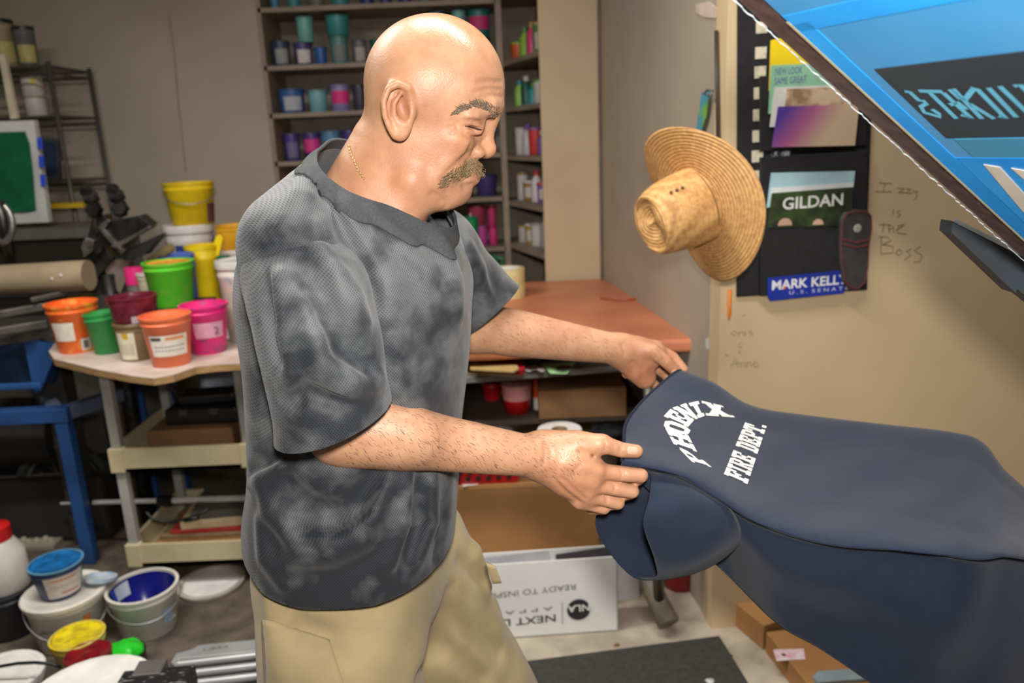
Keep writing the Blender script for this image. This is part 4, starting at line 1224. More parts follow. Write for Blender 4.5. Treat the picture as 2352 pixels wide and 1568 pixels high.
mb = MB(); mb.prism(gp, (0, 0, -.022), (0, 0, 0)); adopt(mb.build('grey_shelf', GREYM, bevel=.003), bench)
for x, y in ((-.40, 2.72), (-.40, 3.5), (.26, 3.5)):
    adopt(MB().box((x, y, .427), (.04, .04, .855)).build('leg', STEEL), bench)
lg = [PZ(1452, 1330, .22), PZ(1530, 1462, .0)]
a = PZ(1515, 1440, .02)
mb = MB(); mb.tube([a+np.array([-.02, .10, .78]), a+np.array([-.005, .03, .30]), a+np.array([0, 0, .03])], .017, 10)
adopt(mb.build('leg', STEEL, smooth=True), bench)
mb = MB(); mb.tube([a+np.array([-.035, .16, .20]), a+np.array([-.012, .05, .10]), a+np.array([.022, -.035, .036])], [.026, .033, .036], 12)
adopt(mb.build('foot', M('worn_foot', (128, 118, 100), .6, col2=(104, 96, 84), scale=20), smooth=True), bench)

# masking tape rolls
KRAFT = M('masking_tape', (214, 198, 142), .6, col2=(204, 186, 128), scale=30)
tb = P(1167, 694, 3.0); tb[2] = ZT
tb = PZ(1167, 688, ZT)+np.array([0, .06, 0])
rad = 40/1800*np.dot(tb-CAM, FW)
hh = (P(1167, 622, tb[1]-rad)[2]-ZT)/2
for i, lab in enumerate(('cream masking tape roll lying flat on the terracotta bench top', 'cream masking tape roll stacked on top of another roll')):
    t = thing('masking_tape', lab, 'tape', (tb[0], tb[1], ZT+i*hh+.0005), 'masking tape rolls')
    mb = MB(); mb.lathe([(rad, .001), (rad, hh-.001), (rad*.99, hh), (rad*.76, hh), (rad*.76, 0), (rad*.99, 0), (rad, .001)], 40)
    mb.build('tape_band', KRAFT, t, smooth=True, auto=40)
    mb = MB(); mb.lathe([(rad*.765, .001), (rad*.765, hh+.0008), (rad*.72, hh+.0008), (rad*.72, .001), (rad*.765, .001)], 40)
    mb.build('core', M('tape_core', (236, 232, 220), .6), t, smooth=True, auto=40)
# wet streaks and a stick on the bench
t = thing('wooden_stick', 'thin orange-brown stick lying on the terracotta bench top', 'stick', tuple(PZ(1440, 684, ZT)))
mb = MB(); mb.tube([PZ(x, y, ZT+.006) for x, y in ((1378, 684), (1420, 688), (1468, 685), (1490, 679))], [.003, .005, .006, .004], 6)
adopt(mb.build('stick', M('stick_wood', (168, 88, 52), .35), smooth=True), t)
# green spray bottle and a green cup beside it, half hidden by his chest
GRN = M('green_plastic', (26, 140, 84), .4)
q = PZ(1082, 650, ZT)+np.array([0, .30, 0]); sc_ = np.dot(q-CAM, FW)/1800
t = thing('spray_bottle', 'green-capped white bottle standing behind his chest on the bench', 'bottle', (q[0], q[1], ZT))
ztop = P(1082, 497, q[1])[2]-ZT; zc = P(1082, 560, q[1])[2]-ZT
MB().lathe([(.001, 0), (16*sc_*1.25, 0), (16*sc_*1.25, zc*.7), (12*sc_, zc*.95), (12*sc_, zc)], 20).build('bottle_body', M('white_plastic', (226, 222, 214), .45), t, smooth=True, auto=40)
MB().lathe([(17*sc_, zc), (17*sc_, ztop-.006), (14*sc_, ztop), (.001, ztop)], 20).build('cap', GRN, t, smooth=True, auto=40)
MB().lathe([(.004, ztop), (.004, ztop+.014), (.001, ztop+.016)], 10).build('nozzle', M('white_plastic'), t, smooth=True)
q = PZ(1128, 642, ZT)+np.array([.02, .25, 0])
t = thing('green_jug', 'rounded green jug on the bench beside the tape rolls', 'jug', (q[0], q[1], ZT))
MB().lathe([(.001, 0), (.042, 0), (.046, .02), (.044, .05), (.030, .075), (.022, .085), (.018, .084)], 20, c=(-.03, 0, 0)).build('jug_body', GRN, t, smooth=True)
mb = MB(); mb.tube([(.008, 0, .07), (.035, 0, .065), (.035, 0, .03), (.01, 0, .02)], .006, 8); mb.build('handle', GRN, t, smooth=True)
# papers and books on the grey shelf
def slabpx(name, lab, cat, px, z0, z1, mat, group=None, extra=None):
    c = PZ(*px[0], z0); t = thing(name, lab, cat, (c[0], c[1], z0), group)
    mb = MB(); flatpoly(mb, px, z0, z1); o = mb.build(name+'_body', mat, bevel=.001); adopt(o, t); return t
slabpx('folder', 'cream folder lying flat on the grey shelf near his belly', 'folder', [(1060, 856), (1198, 860), (1206, 846), (1192, 838), (1060, 828)], .802, .808, M('cream_card', (214, 196, 146), .7))
slabpx('notebook', 'bright red notebook under the bench top beside the cream folder', 'notebook', [(1080, 818), (1200, 832), (1206, 846), (1196, 850), (1080, 832)], .8085, .826, M('red_cover', (186, 34, 44), .5))
slabpx('pad', 'tan notepad lying on the cream folder', 'notepad', [(1080, 846), (1180, 852), (1192, 846), (1188, 838), (1080, 832)], .827, .834, M('tan_card', (196, 166, 104), .7))
slabpx('binder', 'dark binder lying at the back of the grey shelf', 'binder', [(1060, 812), (1240, 826), (1260, 812), (1060, 800)], .802, .830, M('dark_binder', (44, 40, 40), .6))
t = thing('paper_sheet', 'pale green paper sheet drooping over the grey shelf edge', 'paper', tuple(PZ(1270, 846, .802)))
mb = MB()
def gpaper(u, v):
    a = np.array(PZ(1228+u*94, 832+u*-4+v*4, .806)); b = np.array(PZ(1284+u*18-20*(1-u), 858, .800))
    q_ = a*(1-v)+b*v+np.array([0, 0, .010*math.sin(v*3.1)*math.sin(u*5+1)]); return q_
mb.sheet(gpaper, 10, 8); adopt(mb.build('sheet', M('mint_paper', (172, 226, 160), .8), smooth=True, solid=.0008), t)
t = thing('paper_sheet', 'crumpled white paper lying between red notebook and green sheet', 'paper', tuple(PZ(1215, 846, .802)))
mb = MB(); mb.sheet(lambda u, v: np.array(PZ(1192+u*60, 838+v*16, .804))+np.array([0, 0, .008*math.sin(u*6+v*4)**2]), 9, 6)
adopt(mb.build('sheet', M('white_paper', (210, 206, 198), .8), smooth=True, solid=.0008), t)

# what stands below: low cardboard box table with odds and ends
# big cardboard box (brown) and the white carton in front of it
bxT = .47
def boxw(name, lab, quad_front_px, Yf, depth, mat, parent=None):
    pass
BA = P(1072, 1300, 2.46); BB = P(1376, 1270, 2.52)
brown = thing('cardboard_box', 'large brown cardboard box under the grey shelf carrying the red basket', 'box', (.12, 2.6, 0))
y0, y1 = 2.33, 2.80
x0, x1 = -.26, min(P(1376, 1200, y0)[0], .40)
zt_ = P(1265, 1112, y0)[2]
mb = MB(); mb.box(((x0+x1)/2, (y0+y1)/2, zt_/2), (x1-x0, y1-y0, zt_)); adopt(mb.build('carton', CARD, bevel=.003), brown)
for k in range(2):
    adopt(MB().box(((x0+x1)/2, y0+(.112+.226*k), zt_+.0025), (x1-x0, .22, .004)).build('flap', CARD), brown)
TAPEW = M('white_parcel_tape', (206, 202, 196), .5)
adopt(MB().box((x0+.40, y0+.10, zt_+.006), (.035, .2, .002), rotz(.25)).build('tape_strip', TAPEW), brown)
adopt(MB().box((x0+.09, y0+.06, zt_+.006), (.05, .12, .002), rotz(.3)).build('tape_strip', TAPEW), brown)
# red perforated basket on it
REDP = M('red_plastic', (206, 32, 34), .35)
q = PZ(1115, 1108, zt_+.005)+np.array([0, .06, 0])
t = thing('basket', 'red plastic basket with round holes on the brown carton', 'basket', (q[0], q[1], zt_+.0065))
bw, bd, bh = .24, .16, (P(1115, 1070, q[1]-.06)[2]-zt_)
mb = MB()
mb.add([(-bw/2*.86, -bd/2*.86, 0), (bw/2*.86, -bd/2*.86, 0), (bw/2*.86, bd/2*.86, 0), (-bw/2*.86, bd/2*.86, 0), (-bw/2, -bd/2, bh), (bw/2, -bd/2, bh), (bw/2, bd/2, bh), (-bw/2, bd/2, bh)],
       [(0, 3, 2, 1), (0, 1, 5, 4), (1, 2, 6, 5), (2, 3, 7, 6), (3, 0, 4, 7)])
mb.build('basket_body', REDP, t, solid=.004, bevel=.004)
mb = MB(); mb.tube([(-bw/2, -bd/2, bh), (bw/2, -bd/2, bh), (bw/2, bd/2, bh), (-bw/2, bd/2, bh)], .006, 6, closed=True); mb.build('rim', REDP, t, smooth=True)
HOLE = M('hole_dark', (40, 10, 12), .7)
for row in range(2):
    for k in range(6):
        x = -bw/2*.86+bw*.86*(k+.5+.25*row)/6.3; z = bh*(.34+.36*row); yy = -bd/2*(.86+.14*z/bh)-.0025
        mb = MB(); mb.lathe([(.0085, 0), (.0085, .0012), (.0005, .0014)], 12, c=(x, yy, z), rot=rotx(math.pi/2)); mb.build('hole', HOLE, t)
# white carton, upside down
WHITEC = M('white_carton', (234, 234, 230), .6, col2=(226, 226, 222), scale=5)
wq = {k: v for k, v in (('bl', PZ(1150, 1468, 0)), ('br', PZ(1420, 1449, 0)))}
e1 = wq['br']-wq['bl']; wl = np.linalg.norm(e1); e1 /= wl; e2 = np.array([-e1[1], e1[0], 0])
bl = wq['br']-e1*.50; wl = .50
hW = PP(1418, 1278, wq['br'], e2)[2]; 
wb = thing('shipping_carton', 'open white carton with upside-down black lettering on the floor', 'box', tuple(bl+e1*wl/2+e2*.04))
dpt = .075
def wbp(s, d, z): q = bl+e1*s+e2*d; return (q[0], q[1], z)
for a, b in (((0, 0), (wl, 0)), ((wl, 0), (wl, dpt)), ((wl, dpt), (0, dpt)), ((0, dpt), (0, 0))):
    mb = MB(); n = np.array([b[1]-a[1], -(b[0]-a[0])]); n = -n/np.linalg.norm(n)*.005
    mb.hexa([wbp(*a, 0), wbp(*b, 0), wbp(b[0]+n[0], b[1]+n[1], 0), wbp(a[0]+n[0], a[1]+n[1], 0), wbp(*a, hW), wbp(*b, hW), wbp(b[0]+n[0], b[1]+n[1], hW), wbp(a[0]+n[0], a[1]+n[1], hW)])
    adopt(mb.build('carton_side', WHITEC), wb)
mb = MB(); mb.hexa([wbp(0, 0, .0), wbp(wl, 0, .0), wbp(wl, dpt, .0), wbp(0, dpt, .0), wbp(0, 0, .006), wbp(wl, 0, .006), wbp(wl, dpt, .006), wbp(0, dpt, .006)]); adopt(mb.build('carton_base', CARDD), wb)
for (s0, s1, tilt) in ((0.0, .30, .05), (.30, wl, .09)):
    mb = MB(); mb.hexa([wbp(s0+.01, .015, .01), wbp(s1-.01, .015, .01), wbp(s1-.01, .06, .01), wbp(s0+.01, .06, .01), wbp(s0+.01, .015, hW-.016), wbp(s1-.01, .015, hW-.004), wbp(s1-.01, .06, hW+.004), wbp(s0+.01, .06, hW-.012)])
    adopt(mb.build('garment_bag', M('grey_polybag', (150, 152, 156), .3) if s0 == 0 else M('dark_polybag', (50, 50, 54), .3)), wb)
BLK = M('black_print', (40, 40, 40), .6); GRY = M('grey_print', (96, 96, 96), .6)
ON = wq['br']
def WF(px, py): return PP(px, py, ON, e2)-e2*.0012
def wtext(s, px_start, px_end, hpx, mat, bold=0):   # reads right to left, upside down
    a, b = WF(*px_start), WF(*px_end); d = b-a; up = np.array([0, 0, -1.0])
    h = hpx/1800*np.dot(a-CAM, FW)
    text('printed_word', s, h, mat, a, d, up, wb, bold=bold, width=np.linalg.norm(d), depth=0)
wtext('READY TO INSPIRE', (1324, 1340), (1106, 1364), 14, GRY)
wtext('NEXT LEVEL', (1278, 1410), (1080, 1430), 18, BLK, .012)
wtext('A P P A R E L', (1270, 1392), (1075, 1412), 9, GRY)
mb = MB(); c = WF(1329, 1399); rr_ = 27/1800*np.dot(c-CAM, FW)
mb.prism([c+e1*rr_*math.cos(a)+np.array([0, 0, rr_*1.0])*math.sin(a) for a in np.linspace(0, 2*math.pi, 40, endpoint=False)], -e2*.0, -e2*.0006)
adopt(mb.build('round_emblem', BLK), wb)
dl = WF(1301, 1412)-WF(1357, 1398); d0 = WF(1356, 1386)-e2*.0012
text('emblem_letters', 'NLA', rr_*.62, WHITEC, d0, WF(1303, 1390)-WF(1356, 1386), (0, 0, -1), wb, bold=.02, width=np.linalg.norm(WF(1303, 1390)-WF(1356, 1386)), depth=0)
mb = MB(); a, b = WF(1291, 1381), WF(1292, 1432); mb.hexa([a-e1*.001, a+e1*.001, a+e1*.001-e2*.0005, a-e1*.001-e2*.0005, b-e1*.001, b+e1*.001, b+e1*.001-e2*.0005, b-e1*.001-e2*.0005]); adopt(mb.build('rule_line', GRY), wb)
# white sheet leaning behind the carton
q0, q1 = PZ(1418, 1408, 0), PZ(1478, 1402, 0)
t = thing('foam_board', 'plain white board standing on the floor beside the white carton', 'board', tuple(q0+np.array([0, .06, 0])))
mb = MB(); up_ = np.array([0, .05, .16]); mb.hexa([q0+np.array([.006, .08, 0]), q1+np.array([0, .08, 0]), q1+np.array([0, .084, 0]), q0+np.array([.006, .084, 0]), q0+np.array([.006, .08, 0])+up_, q1+np.array([0, .08, 0])+up_*.95, q1+np.array([0, .084, 0])+up_*.95, q0+np.array([.006, .084, 0])+up_])
adopt(mb.build('board', M('white_board', (206, 204, 206), .6)), t)
# red pot on the floor under the shirt
q = PZ(1567, 1362, 0)+np.array([0, .05, 0])
t = thing('ink_pot', 'round red pot on the floor under the navy sleeve', 'pot', (q[0], q[1], 0))
MB().lathe([(.001, .001), (.048, 0), (.056, .02), (.060, .085), (.062, .09), (.058, .092)], 28).build('pot_body', M('deep_red_plastic', (158, 26, 28), .4), t, smooth=True, auto=50)
MB().lathe([(.058, .080), (.001, .082)], 28).build('contents', M('dark_red_ink', (110, 16, 18), .3), t, smooth=True)
# floor mat
mp = [PZ(x, y, 0) for x, y in ((1196, 1521), (1640, 1463), (1652, 1466))]
ed = np.array([mp[1][0]-mp[0][0], mp[1][1]-mp[0][1], 0]); ed /= np.linalg.norm(ed); edn = np.array([ed[1], -ed[0], 0])
ra = PZ(1652, 1466, 0); rb_ = PZ(1722, 1580, 0)
L_ = [ra-ed*1.05, ra, ra+(rb_-ra)*3.2, ra-ed*1.05+(rb_-ra)*3.2]
t = thing('floor_mat', 'dark grey ribbed anti-fatigue mat on the concrete floor', 'mat', tuple(sum(L_)/4))
mb = MB(); mb.prism([(q[0], q[1], 0) for q in L_], (0, 0, .001), (0, 0, .012))
adopt(mb.build('mat_slab', M('mat_rubber', (58, 56, 54), .8, col2=(48, 46, 44), scale=60, bump=.5, bscale=300), bevel=.004), t)
t = thing('paper_scrap', 'small white scrap lying on the dark mat', 'scrap', tuple(PZ(1631, 1563, .013)))
mb = MB(); c = PZ(1631, 1564, .0135); mb.lathe([(.013, 0), (.011, .003), (.001, .004)], 9, c=tuple(c), wob=lambda a, z: .2*math.sin(3*a)); adopt(mb.build('scrap', M('scrap_white', (196, 196, 192), .7), smooth=True), t)
for i, (x, y, s, lab) in enumerate(((1416, 1482, .009, 'small brown crumb on the concrete by the mat'), (1678, 1507, .007, 'tiny brown crumb at the right edge of the mat'))):
    c = PZ(x, y, 0); t = thing('floor_crumb', lab, 'crumb', tuple(c))
    MB().lathe([(s, 0), (s*.8, .004), (s*.2, .006)], 7, wob=lambda a, z: .3*math.sin(2*a+1)).build('crumb', C((120, 78, 40), .8), t, smooth=True)
# cardboard boxes beside the mat
a = PZ(1658, 1412, 0); b = PZ(1752, 1492, 0)
d = (b-a); d[2] = 0; L0 = np.linalg.norm(d); d /= L0; nrm = np.array([-d[1], d[0], 0]); nrm = nrm if nrm[0] > 0 else -nrm
t = thing('cardboard_box', 'tan cardboard box lying by the mat below the hanging navy shirt', 'box', tuple(a+d*L0/2+nrm*.2))
hB = .085
mb = MB(); pts = [a, b, b+nrm*.42, a+nrm*.42]; mb.hexa([(q[0], q[1], .0) for q in pts]+[(q[0], q[1], hB) for q in pts]); adopt(mb.build('carton', CARD, bevel=.003), t)
a2 = PZ(1757, 1496, 0); b2 = a2+np.array([.05, -.32, 0]); n2 = np.array([1, .10, 0])
t = thing('cardboard_box', 'flat cardboard carton with a pink and white label at the lower right', 'box', tuple((a2+b2)/2+n2*.25))
hB2 = .07
mb = MB(); pts = [a2, b2, b2+n2*.5, a2+n2*.5]; mb.hexa([(q[0], q[1], 0) for q in pts]+[(q[0], q[1], hB2) for q in pts]); adopt(mb.build('carton', CARD, bevel=.003), t)
mb = MB(); mb.prism([PZ(x, y, hB2) for x, y in ((1776, 1492), (1846, 1490), (1850, 1514), (1784, 1518))], (0, 0, .0004), (0, 0, .0012)); adopt(mb.build('label', M('pink_white_label', (224, 208, 214), .5, col2=(216, 150, 168), scale=40, lo=.45, hi=.7)), t)
c = PZ(1800, 1503, hB2+.0016); mb = MB(); mb.lathe([(.007, 0), (.001, .0006)], 10, c=tuple(c)); adopt(mb.build('label_print', C((140, 50, 60), .6)), t)
t = thing('metal_strip', 'pale blue-grey metal strip lying across the labelled carton', 'strip', tuple(PZ(1900, 1552, hB2)))
mb = MB(); mb.prism([PZ(x, y, hB2+.012) for x, y in ((1866, 1552), (1880, 1540), (1995, 1532), (2060, 1552), (1880, 1566))], (0, 0, -.011), (0, 0, 0)); adopt(mb.build('strip', M('blue_grey_steel', (150, 168, 178), .45, .2), bevel=.001), t)

# clutter between the grey shelf and the brown carton
ZL = zt_+.006
inner = thing('low_shelf', 'dark low board carrying odds and ends under the grey shelf', 'shelf', (.05, 2.78, 0))
adopt(MB().box((.05, 2.78, .60), (.80, .44, .02)).build('board', M('dark_ply', (66, 56, 46), .7)), inner)
for x in (-.34, .42): adopt(MB().box((x, 2.78, .295), (.02, .40, .59)).build('side', M('dark_ply')), inner)
def axial_(q): return float(np.dot(q-CAM, FW))
def stand(px, py, Z, dy=0.0): q = PZ(px, py, Z)+np.array([0, dy, 0]); return q, np.dot(q-CAM, FW)/1800
q, s = stand(1130, 935, .61, .10)
t = thing('plastic_cup', 'glossy red lidded cup under the grey shelf', 'cup', (q[0], q[1], .61)); r_ = 22*s
MB().lathe([(.001, 0), (r_*.8, 0), (r_, .05), (r_*1.05, .052), (r_*.9, .064), (.001, .07)], 22).build('cup', C((196, 24, 28), .25), t, smooth=True, auto=50)
q, s = stand(1168, 935, .61, .16)
t = thing('plastic_cup', 'yellow-orange plastic cup beside the red lidded cup', 'cup', (q[0], q[1], .61)); r_ = 24*s
MB().lathe([(.001, 0), (r_*.75, 0), (r_, .10), (r_*1.06, .104), (r_*.95, .10), (r_*.72, .008), (.001, .006)], 22).build('cup', C((222, 160, 62), .4), t, smooth=True, auto=50)
q, s = stand(1190, 975, .61, .14)
t = thing('plastic_tub', 'clear tub of red ink standing in front of the yellow cup', 'tub', (q[0], q[1], .61)); r_ = 36*s
MB().lathe([(.001, 0), (r_*.8, 0), (r_*.9, .05)], 22).build('red_ink', C((176, 18, 22), .3), t, smooth=True)
MB().lathe([(r_*.9, .05), (r_*.98, .10), (r_*1.02, .104), (r_*.95, .104), (r_*.86, .05)], 22).build('tub_wall', M('clear_tub', (210, 150, 148), .3), t, smooth=True)
q, s = stand(1238, 960, .61, .10)
t = thing('bottle', 'slim white and orange bottle next to the tub of red ink', 'bottle', (q[0], q[1], .61)); r_ = 10*s
MB().lathe([(.001, 0), (r_, 0), (r_, .09), (.001, .09)], 14).build('bottle_body', C((216, 206, 194), .4), t, smooth=True, auto=50)
MB().lathe([(r_*1.02, .045), (r_*1.02, .10), (r_*.6, .115), (.001, .116)], 14).build('cap', C((214, 84, 32), .4), t, smooth=True, auto=50)
q, s = stand(1346, 985, .61, .16)
t = thing('cardboard_box', 'battered brown box with open flaps beneath the grey shelf', 'box', (q[0], q[1], .61))
mb = MB(); mb.box((0, .05, .05), (.30, .20, .10)); mb.build('carton', CARDD, t, bevel=.002)
mb = MB(); mb.add([(-.15, -.05, .10), (.15, -.05, .10), (.13, .05, .135), (-.13, .06, .14)], [(0, 1, 2, 3)]); mb.add([(-.15, .15, .10), (.15, .15, .10), (.16, .05, .12), (-.16, .05, .128)], [(0, 1, 2, 3)]); mb.build('flap', CARDD, t, solid=.004)
q = P(1285, 985, 2.43); s = axial_(q)/1800
t = thing('paper_roll', 'white toilet paper roll standing on the brown carton', 'paper roll', (q[0], q[1], ZL)); r_ = 52*s; hr = P(1285, 985, 2.43)[2]-ZL
mb = MB(); mb.lathe([(r_*.36, hr), (r_*.97, hr), (r_, hr-.004), (r_, .004), (r_*.97, 0), (r_*.36, 0), (r_*.36, hr)], 32); mb.build('paper', M('tissue_white', (226, 222, 216), .85, bump=.2, bscale=200), t, smooth=True, auto=50)
MB().lathe([(r_*.37, hr+.0005), (r_*.32, hr+.0005), (r_*.32, 0), (r_*.37, 0), (r_*.37, hr)], 24).build('core', C((150, 118, 88), .8), t, smooth=True, auto=50)
q, s = stand(1120, 1040, ZL, .05)
t = thing('plastic_bag', 'crumpled grey plastic bag slumped behind his forearm', 'bag', (q[0], q[1], ZL))
S = SDF(); S.ell((q[0], q[1], ZL+.055), (.09, .065, .045), None); S.ell((q[0]+.04, q[1]-.02, ZL+.06), (.05, .04, .04), None, .03); S.disp(waves(17, .010, 60), 0)
v_, f_ = S.mesh(.006, (q[0]-.2, q[1]-.16, ZL-.02), (q[0]+.22, q[1]+.16, ZL+.19)); v_[:, 2] = np.maximum(v_[:, 2], ZL+.0015)
mesh_obj('bag_film', v_, f_, M('grey_film', (96, 92, 88), .22, col2=(130, 126, 122), scale=20), t)
q, s = stand(1418, 1004, ZL, .0)
t = thing('rag', 'dark crumpled rag on the right end of the brown carton', 'rag', (q[0], q[1], ZL))
S = SDF(); S.ell((q[0]-.03, q[1]+.02, ZL+.02), (.06, .05, .024), None); S.disp(waves(21, .010, 70), 0)
v_, f_ = S.mesh(.006, (q[0]-.16, q[1]-.08, ZL-.03), (q[0]+.14, q[1]+.16, ZL+.09)); v_[:, 2] = np.maximum(v_[:, 2], ZL+.001)
mesh_obj('cloth', v_, f_, M('dark_rag', (52, 54, 58), .8, col2=(120, 120, 120), scale=12, lo=.5, hi=.8), t)

# ------------------------------------------------------------------ hung on the right wall
org = thing('wall_organizer', 'black fabric wall organizer with clear-labelled pockets on the partition wall', 'wall organizer', tuple(W(1840, 680, .01)))
FAB = M('black_fabric', (20, 20, 22), .75, col2=(27, 27, 29), scale=50, bump=.15, bscale=500)
def wpanel(px, o0, o1, name, mat, parent, bevel=0.0, label=None):
    mb = MB(); mb.prism([W(x, y) for x, y in px], RN*o0, RN*o1); o = mb.build(name, mat, bevel=bevel); adopt(o, parent)
    if label: o['label'] = label
    return o
wpanel([(1692, -60), (2010, -80), (1981, 662), (1690, 680)], .002, .012, 'backing', FAB, org)
for y0, y1, o in ((20, 340, .020), (335, 525, .024), (515, 668, .028)):
    sl = -14/290
    def X0(y): return 1745+(y-300)*-.03
    wpanel([(1738, y1-170+6), (1992-y1*.015, y1-180), (1984-y1*.004, y1-6), (1738, y1+8)], .013, o, 'pocket', FAB, org, .003)
for i, y in enumerate((66, 124, 168, 216, 266, 314, 360, 406, 454, 497)):
    x = 1745-.032*(y-60); s = 13
    wpanel([(x-s, y-s-1), (x+s, y-s-3), (x+s-1, y+s-2), (x-s, y+s)], .0125, .0145, 'pocket_label', M('pocket_label', (216, 206, 180), .5, col2=(150, 146, 130), scale=60, lo=.5, hi=.75), org)
wpanel([(1766, 348), (1808, 346), (1806, 382), (1764, 384)], .014, .0215, 'pocket_sticker', M('silver_print', (40, 42, 46), .4, col2=(150, 156, 162), scale=110, lo=.52, hi=.56), org)
def leaf(name, lab, cat, px, o0, o1, mat, texts=(), **k):
    t = thing(name, lab, cat, tuple(W(px[-1][0], px[-1][1], o0))); wpanel(px, o0, o1, 'sheet', mat, t)
    for (s, p0, p1, hpx, m, bold) in texts:
        a, b = W(*p0, o1+.0008), W(*p1, o1+.0008)
        text('printed_word', s, hpx/1800*np.dot(a-CAM, FW), m, a, b-a, (0, 0, 1), t, bold=bold, width=np.linalg.norm(b-a), depth=0)
    return t
leaf('pocket_folder', 'bright yellow folder at the top of the black wall organizer', 'folder', [(1762, 95), (1900, 60), (1905, 200), (1758, 210)], .021, .023, C((240, 208, 22), .5))
leaf('leaflet', 'mint green leaflet with purple heading in the wall organizer', 'leaflet', [(1762, 152), (1905, 146), (1915, 260), (1756, 262)], .0235, .0255, C((146, 200, 164), .6),
     (('NEW LOOK', (1770, 174), (1832, 170), 15, C((92, 92, 160), .6), .0), ('SAME GREAT', (1769, 196), (1842, 190), 15, C((92, 92, 160), .6), .0)))
lf = leaf('leaflet', 'white leaflet with a brown sepia picture below the mint leaflet', 'leaflet', [(1770, 202), (1940, 196), (1950, 290), (1758, 292)], .026, .0275, C((226, 222, 216), .6))
wpanel([(1796, 206), (1935, 200), (1940, 244), (1792, 246)], .0277, .0284, 'sepia_picture', M('sepia_print', (206, 182, 150), .6, col2=(150, 116, 84), scale=22, lo=.42, hi=.6), lf)
def grad(name, c0, c1, c2):
    m = bpy.data.materials.new(name); m.use_nodes = True; nt = m.node_tree; b = nt.nodes['Principled BSDF']; b.inputs['Roughness'].default_value = .35
    tc = nt.nodes.new('ShaderNodeTexCoord'); sp = nt.nodes.new('ShaderNodeSeparateXYZ'); nt.links.new(tc.outputs['Generated'], sp.inputs[0])
    r = nt.nodes.new('ShaderNodeValToRGB'); r.color_ramp.elements[0].color = lin(c0); r.color_ramp.elements[1].color = lin(c2); r.color_ramp.elements[0].position = .05; r.color_ramp.elements[1].position = .75
    e = r.color_ramp.elements.new(.38); e.color = lin(c1)
    ad = nt.nodes.new('ShaderNodeMath'); ad.operation = 'MULTIPLY_ADD'; nt.links.new(sp.outputs['Z'], ad.inputs[0]); ad.inputs[1].default_value = -.35; nt.links.new(sp.outputs['X'], ad.inputs[2])
    a2_ = nt.nodes.new('ShaderNodeMath'); a2_.operation = 'ADD'; nt.links.new(ad.outputs[0], a2_.inputs[0]); a2_.inputs[1].default_value = .22
    nt.links.new(a2_.outputs[0], r.inputs['Fac']); nt.links.new(r.outputs['Color'], b.inputs['Base Color']); return m
leaf('leaflet', 'glossy leaflet fading from violet to peach in the wall organizer', 'leaflet', [(1776, 246), (1960, 240), (1950, 334), (1762, 338)], .0285, .031, grad('violet_fade', (84, 60, 150), (176, 96, 140), (206, 180, 150)))
leaf('catalogue', 'pale blue catalogue behind the dark catalogue in the organizer', 'catalogue', [(1762, 396), (1952, 392), (1948, 430), (1752, 475)], .025, .028, C((176, 212, 222), .5))
leaf('catalogue', 'white-edged sheet between the blue and the dark catalogue', 'catalogue', [(1762, 430), (1948, 418), (1946, 440), (1760, 450)], .0282, .029, C((232, 234, 236), .5))
cg = leaf('catalogue', 'dark green catalogue with big white lettering on its cover', 'catalogue', [(1762, 442), (1946, 428), (1942, 514), (1752, 520)], .0292, .032, M('foliage_print', (34, 40, 28), .4, col2=(64, 84, 40), scale=22, detail=7),
     (('GILDAN', (1784, 479), (1922, 468), 26, C((226, 226, 222), .5), .02),))
for x, y, r_ in ((1791, 512, 17), (1866, 510, 13)):
    c = W(x, y+3, .0324); k = r_/1800*np.dot(c-CAM, FW)
    mb = MB(); mb.prism([c+RDIR*k*math.cos(a)+np.array([0, 0, k*math.sin(a)]) for a in np.linspace(0, math.pi, 12)], RN*0, RN*.0006); adopt(mb.build('printed_face', M('print_skin', (206, 166, 140), .5)), cg)
sg = leaf('bumper_sticker', 'blue bumper sticker with white lettering at the organizer foot', 'sticker', [(1752, 634), (1925, 616), (1926, 668), (1758, 686), (1752, 676)], .030, .0325, M('sticker_blue', (34, 54, 158), .35),
     (('MARK KELLY', (1760, 661), (1932, 646), 21, C((236, 236, 240), .5), .022), ('U . S .  S E N A T E', (1800, 671), (1935, 660), 8, C((206, 210, 230), .5), .0)))
mb = MB(); c = W(1790, 655, .0338); mb.prism([c+RDIR*.004*math.cos(a)+np.array([0, 0, .006*math.sin(a)]) for a in np.linspace(0, 6.28, 5)[:-1]], RN*0, RN*.0005); adopt(mb.build('orange_flame', C((236, 110, 40), .5)), sg)
# the worn shoe sole hung over the organizer
t = thing('shoe_insole', 'dark grey foam insole with red lines on the organizer edge', 'insole', tuple(W(1948, 660, .034)))
out = [(1912, 500), (1922, 484), (1945, 478), (1972, 480), (1983, 492), (1984, 520), (1978, 560), (1976, 610), (1968, 645), (1952, 660), (1932, 658), (1918, 640), (1912, 600), (1910, 550)]
DG = M('insole_foam', (58, 54, 54), .7, col2=(44, 42, 42), scale=30, bump=.3, bscale=160)
mb = MB(); mb.prism([W(x, y) for x, y in out], RN*.033, RN*.047); adopt(mb.build('foam', DG, bevel=.004, bseg=3), t)
mb = MB(); cx, cy = 1946, 570
mb.tube([W(cx+(x-cx)*.90, cy+(y-cy)*.95, .0475) for x, y in out], .0016, 6, closed=True); adopt(mb.build('rim_line', C((110, 40, 44), .6), smooth=True), t)
mb = MB(); mb.tube([W(1916, 545, .0485), W(1945, 552, .049), W(1974, 546, .0485)], .0022, 6); mb.tube([W(1915, 556, .0485), W(1945, 563, .049), W(1974, 557, .0485)], .0016, 6); adopt(mb.build('strap_line', C((120, 44, 46), .6)), t)
